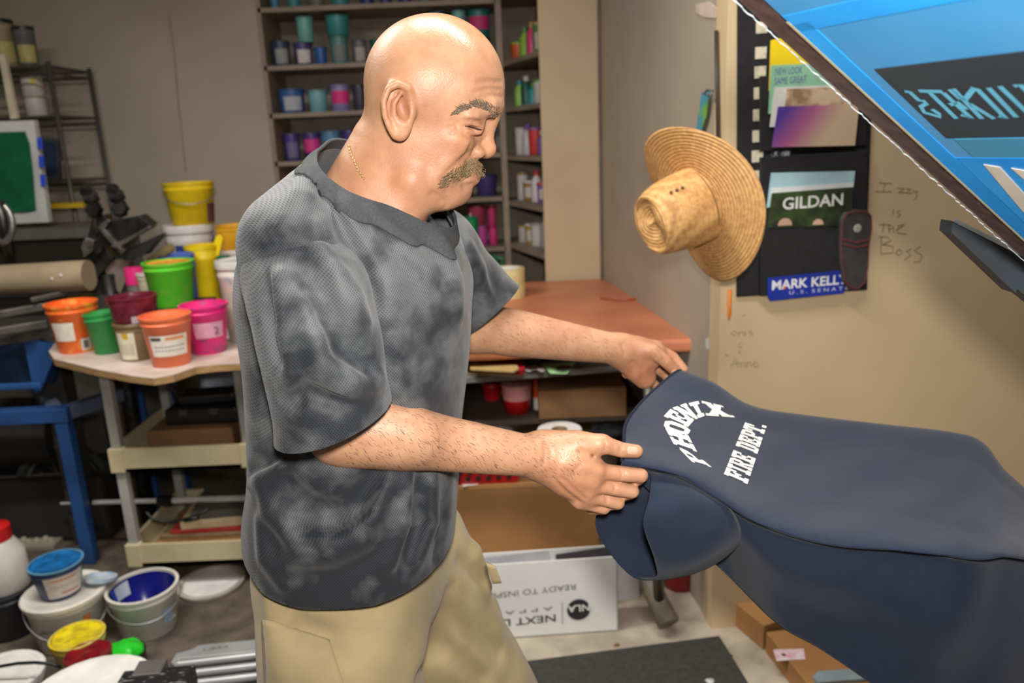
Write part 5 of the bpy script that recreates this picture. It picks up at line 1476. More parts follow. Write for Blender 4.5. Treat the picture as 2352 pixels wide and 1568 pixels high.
mb = MB(); c = W(1949, 520, .0482); mb.lathe([(.012, 0), (.009, .001), (.001, .0012)], 14, c=tuple(c), rot=Vector((0, 0, 1)).rotation_difference(Vector(RN)).to_matrix()); adopt(mb.build('logo_mark', C((170, 164, 156), .5)), t)

# pencil scribbles on the wall
PEN = M('pencil_line', (112, 96, 76), .8); PENL = M('faint_pencil_line', (150, 130, 102), .8)
def scrib(name, lab, strokes, mat, r=.0011):
    t = thing(name, lab, 'handwriting', tuple(W(*strokes[0][0], .001)))
    for s in strokes:
        mb = MB(); mb.tube([W(x, y, .0004) for x, y in s], r, 4); adopt(mb.build('pen_stroke', mat), t)
def z3(L): return [(1640+x/3.266, 400+y/3.266) for x, y in L]
scrib('wall_writing', 'handwritten note in four lines on the wall right of the organizer', [z3(s) for s in (
    [(1235, 65), (1330, 72)], [(1283, 68), (1270, 132)], [(1210, 130), (1332, 132)],
    [(1375, 105), (1425, 108), (1380, 136), (1435, 138)], [(1440, 108), (1475, 112), (1440, 142), (1485, 145)], [(1492, 118), (1500, 140), (1522, 122)], [(1522, 122), (1518, 175), (1500, 190)],
    [(1345, 262), (1340, 300)], [(1395, 268), (1370, 282), (1398, 305), (1372, 322)],
    [(1235, 378), (1330, 382)], [(1275, 360), (1262, 440)], [(1310, 385), (1315, 440)], [(1318, 415), (1345, 395), (1350, 440)], [(1365, 420), (1400, 400), (1425, 378), (1380, 385), (1375, 440), (1440, 450)],
    [(1255, 470), (1250, 595)], [(1235, 470), (1300, 470), (1325, 500), (1262, 528)], [(1262, 528), (1345, 540), (1340, 590), (1250, 598)],
    [(1385, 560), (1360, 590), (1385, 612), (1410, 585), (1385, 560)], [(1480, 560), (1440, 575), (1475, 610), (1430, 640)], [(1550, 540), (1500, 570), (1560, 610), (1540, 655), (1500, 660)])], PEN)
scrib('wall_writing', 'faint handwritten names on the wall below the organizer', [z3(s) for s in (
    [(150, 1175), (125, 1190), (150, 1215), (175, 1190), (150, 1175)], [(185, 1180), (185, 1215)], [(188, 1185), (215, 1180), (222, 1212)], [(235, 1180), (235, 1212)], [(285, 1170), (262, 1180), (290, 1200), (262, 1215)],
    [(205, 1265), (180, 1275), (185, 1300), (208, 1290)], [(190, 1320), (190, 1345)],
    [(125, 1445), (160, 1375), (180, 1445)], [(138, 1420), (190, 1418)], [(200, 1410), (202, 1445)], [(202, 1415), (225, 1408), (232, 1445)], [(245, 1410), (248, 1445)], [(248, 1415), (272, 1408), (280, 1445)], [(292, 1425), (325, 1415), (305, 1400), (292, 1425), (305, 1448), (335, 1440)],
    [(80, 1350), (105, 1362)], [(215, 1060), (232, 1058)])], PENL)
# orange pencil in the corner and a hanging rod with a tag
t = thing('pencil', 'orange pencil stuck upright in the wall corner under the hat', 'pencil', tuple(W(1673, 732, .008)))
mb = MB(); mb.tube([W(1674, 664, .008), W(1673, 722, .008), W(1672, 734, .008)], [.0055, .0055, .001], 6); adopt(mb.build('pencil', C((236, 132, 34), .4), smooth=True), t)
t = thing('hanging_rod', 'thin dark rod hanging vertically on the wall behind the straw hat', 'rod', tuple(SW(1672, 470, .01)))
mb = MB(); mb.tube([SW(1655, 70, .012), SW(1657, 210, .012), SW(1661, 440, .012)], .0055, 8); adopt(mb.build('rod', C((58, 46, 40), .5), smooth=True), t)
mb = MB(); mb.tube([SW(1655, 208, .02), SW(1645, 206, .026), SW(1640, 214, .03), SW(1648, 218, .026)], .003, 6); adopt(mb.build('hook', C((90, 84, 78), .4), smooth=True), t)
t = thing('hanging_tag', 'narrow teal and green tag hanging above the straw hat', 'tag', tuple(SW(1622, 330, .02)))
mb = MB(); mb.prism([SW(x, y) for x, y in ((1624, 212), (1640, 208), (1632, 270), (1612, 328), (1607, 322), (1616, 260))], wn*.012, wn*.016); adopt(mb.build('tag', M('teal_tag', (72, 148, 168), .4, col2=(120, 170, 70), scale=14, lo=.5, hi=.62)), t)
t = thing('wall_scuff', 'torn pale paper scrap stuck high on the wall above the hat', 'scrap', tuple(SW(1622, 30, .004)))
mb = MB(); mb.prism([SW(x, y) for x, y in ((1600, 10), (1630, 4), (1648, 16), (1646, 42), (1620, 40), (1602, 30))], wn*.0005, wn*.004); adopt(mb.build('scrap', C((206, 188, 172), .8), bevel=.001), t)
t = thing('wall_scuff', 'small white paint smear on the wall at the bench corner', 'paint smear', tuple(SW(1626, 790, .001)))
mb = MB(); mb.prism([SW(x, y) for x, y in ((1622, 776), (1630, 774), (1632, 796), (1625, 804), (1621, 792))], wn*.0003, wn*.0012); adopt(mb.build('smear', C((206, 208, 204), .6)), t)

# ------------------------------------------------------------------ straw hat
ctr_ = P(1594, 474, 2.02)
hat = thing('straw_hat', 'wide-brimmed tan straw hat hung on the wall corner', 'hat', tuple(ctr_))
def hat_material():
    m = bpy.data.materials.new('woven_straw'); m.use_nodes = True; nt = m.node_tree; b = nt.nodes['Principled BSDF']; b.inputs['Roughness'].default_value = .65
    tc = nt.nodes.new('ShaderNodeTexCoord'); n = nt.nodes.new('ShaderNodeTexNoise'); n.inputs['Scale'].default_value = 90
    nt.links.new(tc.outputs['Object'], n.inputs['Vector'])
    sp = nt.nodes.new('ShaderNodeSeparateXYZ'); nt.links.new(tc.outputs['Object'], sp.inputs[0])
    cb = nt.nodes.new('ShaderNodeCombineXYZ'); nt.links.new(sp.outputs['X'], cb.inputs[0]); nt.links.new(sp.outputs['Y'], cb.inputs[1])
    ln = nt.nodes.new('ShaderNodeVectorMath'); ln.operation = 'LENGTH'; nt.links.new(cb.outputs[0], ln.inputs[0])
    mu = nt.nodes.new('ShaderNodeMath'); mu.operation = 'MULTIPLY'; mu.inputs[1].default_value = 2*math.pi/.0085; nt.links.new(ln.outputs['Value'], mu.inputs[0])
    si = nt.nodes.new('ShaderNodeMath'); si.operation = 'SINE'; nt.links.new(mu.outputs[0], si.inputs[0])
    ad = nt.nodes.new('ShaderNodeMath'); ad.operation = 'MULTIPLY_ADD'; ad.inputs[1].default_value = .11; nt.links.new(si.outputs[0], ad.inputs[0]); nt.links.new(n.outputs['Fac'], ad.inputs[2])
    r = nt.nodes.new('ShaderNodeValToRGB'); r.color_ramp.elements[0].position = .25; r.color_ramp.elements[0].color = lin((172, 124, 72)); r.color_ramp.elements[1].position = .7; r.color_ramp.elements[1].color = lin((210, 164, 104))
    nt.links.new(ad.outputs[0], r.inputs['Fac']); nt.links.new(r.outputs['Color'], b.inputs['Base Color'])
    bp = nt.nodes.new('ShaderNodeBump'); bp.inputs['Strength'].default_value = .5; bp.inputs['Distance'].default_value = .002; nt.links.new(si.outputs[0], bp.inputs['Height']); nt.links.new(bp.outputs['Normal'], b.inputs['Normal'])
    return m
STRAW = hat_material()
# local frame: z = axis towards the crown
hz = -RT*.86-UP*.37-FW*.34; hz /= np.linalg.norm(hz)
hx = UP*.92-RT*.38; hx = hx-hz*np.dot(hx, hz); hx /= np.linalg.norm(hx); hy = np.cross(hz, hx)
Rh = np.stack([hx, hy, hz], 1)
hat.rotation_euler = Matrix(Rh.tolist()).to_euler()
Rb = .210
def brim(u, v):
    a = 2*math.pi*v; r = .088+(Rb-.088)*u
    z = -.012+.030*(u**1.5)*math.cos(2*a)-.012*u*u+.022*u*math.cos(a)
    return np.array([r*1.0*math.cos(a), r*.93*math.sin(a), z])
mb = MB(); mb.sheet(brim, 22, 64, closed_v=True); mb.build('brim', STRAW, hat, smooth=True, solid=.003)
def crown(u, v):
    a = 2*math.pi*v
    prof = [(.094, -.014), (.092, .02), (.088, .07), (.083, .115), (.074, .140), (.052, .146), (.020, .136), (.001, .130)]
    t = u*(len(prof)-1); i = min(int(t), len(prof)-2); f = t-i
    r = prof[i][0]*(1-f)+prof[i+1][0]*f; z = prof[i][1]*(1-f)+prof[i+1][1]*f
    dent = .018*max(0, math.cos(a))*max(0, (z-.08)/.06)
    return np.array([r*1.06*math.cos(a)-dent*.5, r*.90*math.sin(a), z-(.016*math.cos(a)**2*(u > .6))])
mb = MB(); mb.sheet(crown, 26, 48, closed_v=True); mb.build('crown', STRAW, hat, smooth=True, sub=1)
mb = MB(); mb.tube([np.array([.0955*math.cos(a), .084*math.sin(a), -.004]) for a in np.linspace(0, 2*math.pi, 40, endpoint=False)], .0022, 6, closed=True); mb.build('hat_cord', C((120, 84, 48), .7), hat, smooth=True)
for a_, z_ in ((-1.05, .080), (-1.05, .062), (-1.05, .098)):
    q_ = np.array([.0925*1.06*math.cos(a_), .0925*.90*math.sin(a_), z_])
    n_ = Vector((math.cos(a_)/1.06, math.sin(a_)/.9, .06)).normalized()
    mb = MB(); mb.lathe([(.0042, -.002), (.0042, .001), (.001, .0012)], 10, c=tuple(q_*.965+np.array(n_)*.001), rot=Vector((0, 0, 1)).rotation_difference(n_).to_matrix()); mb.build('vent_hole', C((70, 48, 28), .7), hat)
# ------------------------------------------------------------------ left side: ink pots, cart, press parts, buckets
def axial(q): return float(np.dot(np.asarray(q)-CAM, FW))
def facing(q): return math.atan2(-q[1], -q[0])               # angle that looks back at the camera
def pot(lab, base, rt, rb, h, col, name='ink_pot', cat='pot', group=None, fill=None, level=.86, sticker=None, lid=None, handle=False, rim=None, rough=.42,
        tilt=None, n=28, wallmat=None, splash=None, ridge=True):
    t = thing(name, lab, cat, tuple(base), group)
    if tilt: t.rotation_euler = tilt
    m = wallmat or (M('pot_%d_%d_%d' % col, col, rough, col2=splash or tuple(v*.86 for v in col), scale=26 if splash else 9, lo=.52 if splash else .35, hi=.62 if splash else .65))
    prof = [(.001, 0), (rb*.96, 0), (rb, .004)]
    if ridge: prof += [(rb+(rt-rb)*.80, h*.80), (rb+(rt-rb)*.80+.0025, h*.815), (rb+(rt-rb)*.86+.0025, h*.86), (rb+(rt-rb)*.87, h*.875)]
    prof += [(rt, h*.985), (rt*.955, h*.985), (rb*.93, .012), (.001, .011)]
    wall = MB().lathe(prof, n).build('pot_wall', m, t, smooth=True, auto=45)
    MB().lathe([(rt*.95, h*.965), (rt*1.03, h*.955), (rt*1.04, h), (rt*.95, h*1.004), (rt*.95, h*.965)], n).build('rim', M('pot_%d_%d_%d' % rim, rim, rough) if rim else m, t, smooth=True, auto=45)
    if fill and not lid:
        z = h*level; r = (rb+(rt-rb)*level)*.94
        mb = MB(); mb.lathe([(r, z+.004), (r*.9, z), (r*.5, z-.004), (.001, z+.003)], n, wob=lambda a, zz: .04*math.sin(3*a+1))
        mb.build('ink', M('ink_%d_%d_%d' % fill, fill, .28, col2=tuple(v*.75 for v in fill), scale=40), t, smooth=True)
    if lid:
        MB().lathe([(rt*1.06, h*.93), (rt*1.07, h*1.0), (rt*1.04, h*1.02), (rt*.93, h*1.02), (rt*.90, h*1.005), (.001, h*1.006)], n).build('lid', M('lid_%d_%d_%d' % lid, lid, .4), t, smooth=True, auto=40)
    fa = facing(base)-(tilt[2] if tilt else 0)
    for s in (sticker or []):
        a0, a1, z0, z1, c = s[:5]
        def fn(u, v):
            z = h*(z0+(z1-z0)*u); a = fa+math.radians(a0+(a1-a0)*v); r = rb+(rt-rb)*(z/h)+.0012
            return (r*math.cos(a), r*math.sin(a), z)
        mb = MB(); mb.sheet(fn, 3, 12); mb.build('paper_label' if len(s) < 6 else s[5], M('label_%d_%d_%d' % c, c, .6, col2=tuple(v*.93 for v in c), scale=40), wall, smooth=True)
    if handle:
        zz = h*.80; aa = fa+math.radians(90)
        p0 = Vector((rt*1.03*math.cos(aa), rt*1.03*math.sin(aa), zz)); p1 = -p0; p1.z = zz
        f_ = Vector((math.cos(fa), math.sin(fa), 0))
        pts = [p0*math.cos(k)+Vector((0, 0, zz))*(1-math.cos(k))+f_*rt*1.12*math.sin(k)+Vector((0, 0, -handle*h*math.sin(k))) for k in np.linspace(0, math.pi, 17)]
        MB().tube(pts, .0022, 6).build('wire_handle', M('wire', (176, 178, 180), .35, .8), t, smooth=True)
    return t
def potpx(lab, xc, yt, yb, wt, wb, Z, col, dy=0.0, **k):
    """xc, front rim y, bottom y, top and bottom width in the photo; Z = what it stands on"""
    q = PZ(xc, yb, Z); s = axial(q)/1800; rb = wb*s/2
    c = q+np.array([0, rb+dy, 0]); rt = wt*s/2*1.0
    h = P(xc, yt, c[1]-rt)[2]-Z
    return pot(lab, (c[0], c[1], Z), rt, rb, h, col, **k)
def lines(t_, n): pass

# ---- utility cart with a stained plywood top
CREAM = M('cream_plastic', (206, 192, 156), .5, col2=(190, 174, 136), scale=6)
POSTG = M('grey_post', (170, 168, 162), .5, col2=(150, 148, 142), scale=7)
ZC = .875
cart = thing('utility_cart', 'cream plastic utility cart with grey posts and a plywood top', 'cart', (-1.2, 2.75, 0))
pxs = [(112, 806), (124, 824), (225, 848), (300, 862), (352, 868), (398, 860), (450, 842), (505, 836), (610, 832), (610, 745), (330, 740), (152, 752)]
pp = [PZ(x, y, ZC) for x, y in pxs]
mb = MB(); mb.prism(pp, (0, 0, -.024), (0, 0, -.002)); adopt(mb.build('top_board', M('ply_edge', (176, 142, 96), .7, col2=(150, 116, 74), scale=30, stretch=(1, 1, 8))), cart)
mb = MB(); mb.prism(pp, (0, 0, -.002), (0, 0, 0)); adopt(mb.build('top_face', M('stained_white_top', (206, 190, 182), .55, col2=(180, 160, 146), scale=9), ), cart)
XA, XBc, YA, YBc = -1.405, -.945, 2.60, 3.02
for x in (XA, XBc):
    for y in (YA, YBc):
        adopt(MB().box((x, y, .44), (.034, .034, .82)).build('post', POSTG, bevel=.004), cart)
        mb = MB(); mb.lathe([(.001, 0), (.022, .002), (.028, .02), (.028, .03), (.022, .048), (.001, .05)], 14, c=(x, y, 0)); adopt(mb.build('caster', M('caster_rubber', (40, 40, 40), .6), smooth=True), cart)
zS = []
for py in (1072, 1288):
    zb = P(420, py, YA)[2]; zS.append(zb)
for zb, hh_ in ((zS[0], .085), (zS[1], .085)):
    mb = MB(); cx, cy = (XA+XBc)/2, (YA+YBc)/2; W_, D_ = XBc-XA+.05, YBc-YA+.05
    mb.box((cx, cy, zb+.006), (W_, D_, .012)); mb.box((cx, cy-D_/2+.006, zb+hh_/2), (W_, .012, hh_)); mb.box((cx, cy+D_/2-.006, zb+hh_/2), (W_, .012, hh_))
    mb.box((cx-W_/2+.006, cy, zb+hh_/2), (.012, D_, hh_)); mb.box((cx+W_/2-.006, cy, zb+hh_/2), (.012, D_, hh_))
    adopt(mb.build('tray', CREAM), cart)
    for x in (XA, XBc): adopt(MB().box((x, YA-.012, zb+hh_/2), (.052, .034, hh_+.004)).build('post_sleeve', CREAM, bevel=.003), cart)

# ---- ink pots on the cart
G = 'ink pots on the plywood cart top'
WHT = (228, 220, 206)
potpx('orange ink pot with white label and barcode at the left end of the cart', 160, 704, 814, 110, 84, ZC, (244, 110, 42), fill=(240, 100, 36), group=G, splash=(246, 160, 60), sticker=[(-62, -4, .28, .66, WHT), (8, 34, .06, .30, (206, 200, 196)), (14, 28, .10, .26, (70, 66, 66), 'barcode')])
potpx('small emerald green pot leaning beside the orange pot', 226, 724, 822, 76, 62, ZC, (52, 158, 78), fill=(30, 140, 62), group=G, dy=.035, tilt=(0, -.07, 0))
t = potpx('brown ink pot with a hazard label under a maroon pot', 300, 748, 834, 92, 82, ZC, (140, 116, 84), group=G, dy=.015, sticker=[(-66, -8, .06, .86, (230, 224, 196)), (-44, -26, .62, .80, (206, 172, 30), 'hazard_triangle'), (-60, -14, .18, .50, (196, 190, 168), 'printed_lines')], lid=(120, 96, 66))
q = PZ(300, 834, ZC); zb = t.location.z+(P(300, 748, t.location.y-.07)[2]-ZC)*1.02+.001
s_ = axial(t.location)/1800
pot('maroon ink pot stacked on the brown labelled pot', (t.location.x+.004, t.location.y, zb), 53*s_, 46*s_, .085, (112, 34, 50), fill=(96, 20, 40), group=G, wallmat=M('maroon_translucent', (128, 46, 62), .3, col2=(96, 26, 44), scale=30), ridge=False, sticker=[(-10, 40, .02, .30, (196, 176, 178))])
potpx('salmon orange ink pot with a wide white label at the front', 378, 733, 846, 112, 84, ZC, (246, 128, 84), fill=(248, 112, 44), group=G, sticker=[(-50, 50, .24, .66, (236, 228, 216)), (-46, -18, .56, .63, (84, 74, 70), 'printed_lines'), (-8, 40, .56, .63, (226, 150, 104), 'printed_lines'), (-40, 40, .42, .45, (150, 146, 142), 'printed_lines'), (-40, 40, .34, .37, (160, 156, 152), 'printed_lines')])
t = potpx('hot pink ink pot with a pale label marked 2', 460, 708, 822, 108, 78, ZC, (226, 44, 128), fill=(236, 44, 140), group=G, dy=.03, splash=(176, 60, 120), sticker=[(-34, 48, .36, .68, (222, 160, 186))])
fa = facing(t.location); s_ = axial(t.location)/1800; rr2 = 46*s_
a_ = fa+math.radians(18); o_ = Vector(t.location)+Vector((math.cos(a_)*rr2*1.01, math.sin(a_)*rr2*1.01, .072))
text('handwritten_two', '2', .026, C((60, 44, 90), .6), o_, (-math.sin(a_), math.cos(a_), 0), (.05*math.cos(a_), .05*math.sin(a_), 1), t, depth=.001)
potpx('tall white pot with blue drips at his elbow', 542, 606, 800, 100, 84, ZC, (214, 206, 192), fill=(230, 226, 218), group=G, dy=.07, splash=(168, 186, 200), lid=(206, 204, 198))
t = potpx('dark blue wide pot behind the maroon pot', 296, 692, 752, 112, 104, ZC, (34, 50, 116), group=G, dy=.01, lid=(38, 58, 128))
qb = P(400, 700, 2.86); sB = axial(qb)/1800
pot('lime green ink pot with orange smears standing above the others', (qb[0], qb[1], qb[2]), 54*sB, 44*sB, (P(400, 606, 2.86-.08)[2]-qb[2]), (92, 206, 46), fill=(250, 150, 60), level=.95, group=G, splash=(120, 200, 60))
STANDP = M('dark_crate', (44, 42, 44), .7)
t = thing('crate', 'dark crate hidden behind the front pots with the lime pot on it', 'crate', (qb[0], qb[1]+.03, ZC))
hcr = qb[2]-ZC-.001
for a, b, c, d in ((-.10, 0, .012, .22), (.10, 0, .012, .22)): MB().box((a, b, hcr/2), (c, d, hcr)).build('crate_side', STANDP, t)
for a, b, c, d in ((0, -.104, .188, .012), (0, .104, .188, .012)): MB().box((a, b, hcr/2), (c, d, hcr)).build('crate_side', STANDP, t)
MB().box((0, 0, hcr-.004), (.188, .196, .008)).build('crate_top', STANDP, t)
qb = P(350, 697, 2.95); pot('cream labelled pot half hidden behind the lime pot', (qb[0], qb[1]+.03, qb[2]), .052, .05, .115, (206, 196, 170), group=G, lid=(196, 190, 176))
t = thing('crate', 'small dark block under the cream labelled pot', 'crate', (qb[0], qb[1]+.03, ZC))
MB().box((0, 0, (qb[2]-ZC)/2-.0005), (.08, .08, qb[2]-ZC-.001)).build('block', STANDP, t, bevel=.003)
qb = P(310, 640, 3.0); t = thing('ink_jar', 'bright pink jar lid glowing behind the cream labelled pot', 'jar', (qb[0], qb[1], ZC))
MB().lathe([(.001, 0), (.032, 0), (.032, qb[2]-ZC-.01), (.001, qb[2]-ZC-.01)], 18).build('jar', C((120, 116, 108), .5), t, smooth=True, auto=40)
MB().lathe([(.035, qb[2]-ZC-.02), (.035, qb[2]-ZC+.045), (.001, qb[2]-ZC+.048)], 18).build('cap', C((230, 44, 130), .4), t, smooth=True, auto=40)
qb = PZ(184, 772, ZC)+np.array([0, .05, 0]); hj = P(184, 678, qb[1])[2]-ZC; t = thing('jar_lid', 'gold jar lid poking up behind the orange pot', 'lid', (qb[0], qb[1], ZC))
MB().lathe([(.001, 0), (.040, 0), (.044, hj-.03), (.001, hj-.03)], 22).build('jar', C((150, 120, 70), .5), t, smooth=True, auto=40)
MB().lathe([(.049, hj-.03), (.05, hj-.006), (.045, hj), (.001, hj)], 22).build('lid', M('gold_lid', (206, 170, 84), .4, .4), t, smooth=True, auto=40)

# ---- rear bench with pails
rb_ = thing('rear_bench', 'dark wooden bench behind the cart holding yellow and white pails', 'bench', (-1.15, 3.35, 0))
ZR = .86
adopt(MB().box((-1.20, 3.37, ZR-.02), (1.0, .58, .04)).build('bench_top', M('old_bench_wood', (96, 80, 60), .7, col2=(74, 60, 46), scale=10)), rb_)
for x in (-1.66, -.74):
    for y in (3.12, 3.62): adopt(MB().box((x, y, (ZR-.04)/2), (.05, .05, ZR-.04)).build('leg', M('old_bench_wood')), rb_)
def stack(lab, xc, ytop, ybot, w_top, w_bot, Y, col, **k):
    zb = k.pop('Zb', None); b = P(xc, ybot, Y); s = axial(b)/1800
    z0 = b[2] if zb is None else zb
    h = P(xc, ytop, Y-w_top*s/2)[2]-z0
    return pot(lab, (b[0], Y, z0), w_top*s/2, w_bot*s/2, h, col, **k), z0+h
t, ztop = stack('white pail with a blue label under the tall yellow pail', 450, 522, 640, 104, 92, 3.50, (214, 208, 204), Zb=ZR, name='pail', cat='pail', lid=(216, 210, 206), sticker=[(-40, 26, .46, .80, (44, 62, 130))])
t, zz_ = stack('tall yellow pail with a wire handle at the top of the pile', 445, 420, 512, 110, 92, 3.50, (230, 200, 26), Zb=ztop+.006, name='pail', cat='pail', handle=.28, sticker=[(40, 74, .05, .50, (104, 66, 70), 'picture_label')], fill=(206, 176, 20), level=.7)
t, ztop = stack('white pail standing behind his back under an amber pail', 552, 578, 660, 96, 84, 3.44, (208, 204, 200), Zb=ZR, name='pail', cat='pail', lid=(214, 208, 204))
t, zz_ = stack('amber yellow pail beside his back', 548, 520, 574, 92, 84, 3.44, (232, 172, 40), Zb=ztop+.004, name='pail', cat='pail', fill=(200, 140, 30), level=.6)
t, zz_ = stack('blue bucket tilted towards the lime pot', 420, 588, 690, 76, 66, 3.14, (62, 88, 190), Zb=ZR, name='bucket', cat='bucket', fill=(190, 190, 206), level=.93, rim=(90, 116, 200), splash=(44, 60, 140))
t, ztop = stack('yellow bucket holding a yellow scraper beside the white pail', 480, 566, 690, 74, 62, 3.26, (238, 206, 22), Zb=ZR, name='bucket', cat='bucket', fill=(196, 164, 16), level=.9)
t = thing('scraper', 'yellow ink scraper leaning upright in the yellow bucket', 'scraper', tuple(P(490, 600, 3.26)))
mb = MB(); a, b = P(486, 612, 3.25), P(505, 545, 3.25); d = (b-a)/np.linalg.norm(b-a); s = np.cross(d, FW); s /= np.linalg.norm(s)
mb.prism([a-s*.018, a+s*.018, b+s*.016, b+d*.012, b-s*.016], FW*-.006, FW*.006); adopt(mb.build('blade', C((244, 212, 26), .4), bevel=.003), t)
t, zz_ = stack('small green pot between the yellow bucket and amber pail', 522, 590, 660, 30, 26, 3.15, (34, 110, 60), Zb=ZR, fill=(20, 90, 50))

# ---- things on the cart shelves
z1, z2 = zS[0]+.013, zS[1]+.013
def blk(name, lab, cat, c, s, mat, part, rz=0, bevel=.004, group=None):
    t = thing(name, lab, cat, (c[0], c[1], c[2]), group, rz); MB().box((0, 0, s[2]/2), s).build(part, mat, t, bevel=bevel); return t
blk('cardboard_tray', 'low brown cardboard tray on the cart middle shelf', 'box', (-1.16, 2.74, z1), (.30, .22, .115), CARDD, 'tray')
t = thing('tool_case', 'black plastic tool case lying on the cardboard tray in the cart', 'case', (-1.13, 2.76, z1+.1155))
MB().box((0, 0, .03), (.26, .17, .06)).build('case_body', BLACKP, t, bevel=.008); MB().box((.0, .02, .078), (.20, .11, .034), rotz(.1)).build('case_lid', BLACKP, t, bevel=.008)
for x in (-.06, .05): MB().box((x, -.088, .05), (.03, .008, .022)).build('latch', C((60, 60, 62), .4), t)
mb = MB(); mb.tube([(-.10, 0, .06), (-.115, -.02, .13), (-.09, -.03, .15)], .010, 8); mb.build('handle', C((52, 52, 54), .4), t, smooth=True)
t = thing('polythene_sheet', 'pale grey plastic sheet bunched at the back of the cart', 'plastic sheet', (-1.10, 2.93, z1))
mb = MB(); mb.sheet(lambda u, v: (-.13+.26*u, .02*math.sin(u*7)+.03*v, .02+v*.24*(1-.35*abs(u-.4))+.01*math.sin(u*11+v*5)), 16, 10); mb.build('sheet', M('grey_poly', (150, 158, 172), .4), t, smooth=True, solid=.002)
t = thing('press_rod', 'chrome telescopic pole with black clamps lying through the cart', 'pole', tuple(P(300, 1153, 2.70)))
zr = P(440, 1150, 2.58)[2]
A_, B_ = P(140, 1156, 2.92), P(640, 1142, 2.72)
dv = (B_-A_)
CH = M('chrome', (232, 232, 230), .3, .25)
mb = MB(); mb.tube([A_+dv*.16, A_+dv*.50], .010, 12); mb.tube([A_, A_+dv*.16], .0055, 10); adopt(mb.build('inner_tube', CH, smooth=True, auto=40), t)
mb = MB(); mb.tube([A_+dv*.50, B_], .013, 12); adopt(mb.build('outer_tube', CH, smooth=True, auto=40), t)
mb = MB(); mb.tube([A_+dv*.47, A_+dv*.52], .022, 12); adopt(mb.build('clamp_collar', BLACKP, smooth=True, auto=40), t)
mb = MB(); mb.tube([A_+dv*.505, A_+dv*.535], .017, 12); adopt(mb.build('clamp_collar', BLACKP, smooth=True, auto=40), t)
mb = MB(); mb.tube([A_+dv*.13, A_+dv*.16], .012, 10); adopt(mb.build('tip_sleeve', BLACKP, smooth=True, auto=40), t)
for i, (nm, lab, dz, col, hh_) in enumerate((('board', 'brown board lying on the cart bottom shelf', 0, (150, 124, 88), .014), ('red_board', 'thin red board lying in the cart below the chrome pole', .0145, (176, 48, 40), .014), ('folded_card', 'cream folded card on the red board in the cart', .029, (206, 182, 140), .035), ('grey_panel', 'grey ribbed panel on top of the boards in the cart', .0645, (84, 80, 72), .03))):
    t = blk(nm, lab, 'board', (-1.16+.02*i, 2.80+.01*i, z2+dz+.042), (.38-.03*i, .26, hh_), C(col, .7), nm+'_slab', .04*i, .003)
t = blk('shallow_box', 'shallow brown box holding boards on the cart bottom shelf', 'box', (-1.16, 2.80, z2), (.40, .30, .0415), CARD, 'box_body', 0, .003)
t = thing('cable', 'black cable draped over the cream card in the cart', 'cable', tuple(P(380, 1190, 2.64)))
mb = MB(); mb.tube([P(x, y, 2.62) for x, y in ((336, 1175), (350, 1192), (378, 1198), (410, 1196), (440, 1188), (480, 1168))], .005, 6); adopt(mb.build('cable', BLACKP, smooth=True), t)
mb = MB(); mb.tube([P(424, 1194, 2.618), P(456, 1188, 2.618)], .010, 8); adopt(mb.build('plug', BLACKP, smooth=True), t)

# ---- blue press frame at the left edge
BLUE = M('blue_enamel', (42, 84, 142), .45, col2=(34, 66, 114), scale=8)
fr = thing('screen_printing_press', 'manual screen printing press with blue legs and a beige beam at the left', 'printing press', (-1.75, 2.83, 0))
def bar(a, b, w, name, mat=BLUE, par=None):
    a, b = Vector(a), Vector(b); d = (b-a); L = d.length; d.normalize(); s = d.cross(Vector((0, 0, 1)) if abs(d.z) < .95 else Vector((0, 1, 0))).normalized(); u = s.cross(d)
    mb = MB(); mb.box((a+b)/2, (L, w, w), frame(d, s, u)); return adopt(mb.build(name, mat, bevel=.004), par if par is not None else fr)
zb_ = P(130, 950, 2.80)[2]
foot = PZ(210, 1290, 0); topc = np.array([foot[0]+.012, foot[1], zb_])
topc = P(132, 952, foot[1])
bar(foot, (foot[0], foot[1], zb_-.02), .048, 'leg')
bar((foot[0]+.03, foot[1], zb_), (foot[0]-1.0, foot[1]-.02, zb_), .055, 'rail')
bar((foot[0], foot[1], zb_), (foot[0]+.22, foot[1]+.42, zb_), .05, 'rail', M('dusty_blue_enamel', (86, 98, 116), .6))
bar((foot[0]-.02, foot[1], zb_), (foot[0]-.35, foot[1]+.42, zb_), .05, 'rail', M('dusty_blue_enamel'))
bar((foot[0]+.22, foot[1]+.42, 0), (foot[0]+.22, foot[1]+.42, zb_), .05, 'leg')
pn = PP(72, 900, foot, np.array([0, 1, 0.])); 
mb = MB(); gp_ = [P(x, y, foot[1]+.05) for x, y in ((52, 770), (132, 800), (92, 900), (78, 902))]
mb.prism(gp_, (0, 0, 0), (0, .03, 0)); adopt(mb.build('gusset', BLUE), fr)
mb = MB(); gp_ = [P(x, y, foot[1]+.10) for x, y in ((-60, 770), (140, 800), (120, 880), (-60, 905))]
mb.prism(gp_, (0, 0, 0), (0, .03, 0)); adopt(mb.build('side_plate', M('dark_blue_enamel', (24, 48, 80), .5)), fr)
bar(P(-80, 892, foot[1]+.02), P(96, 884, foot[1]+.02), .022, 'pipe')
bar((P(310, 860, 3.07)[0], 3.07, 0), P(310, 840, 3.07), .03, 'brace')

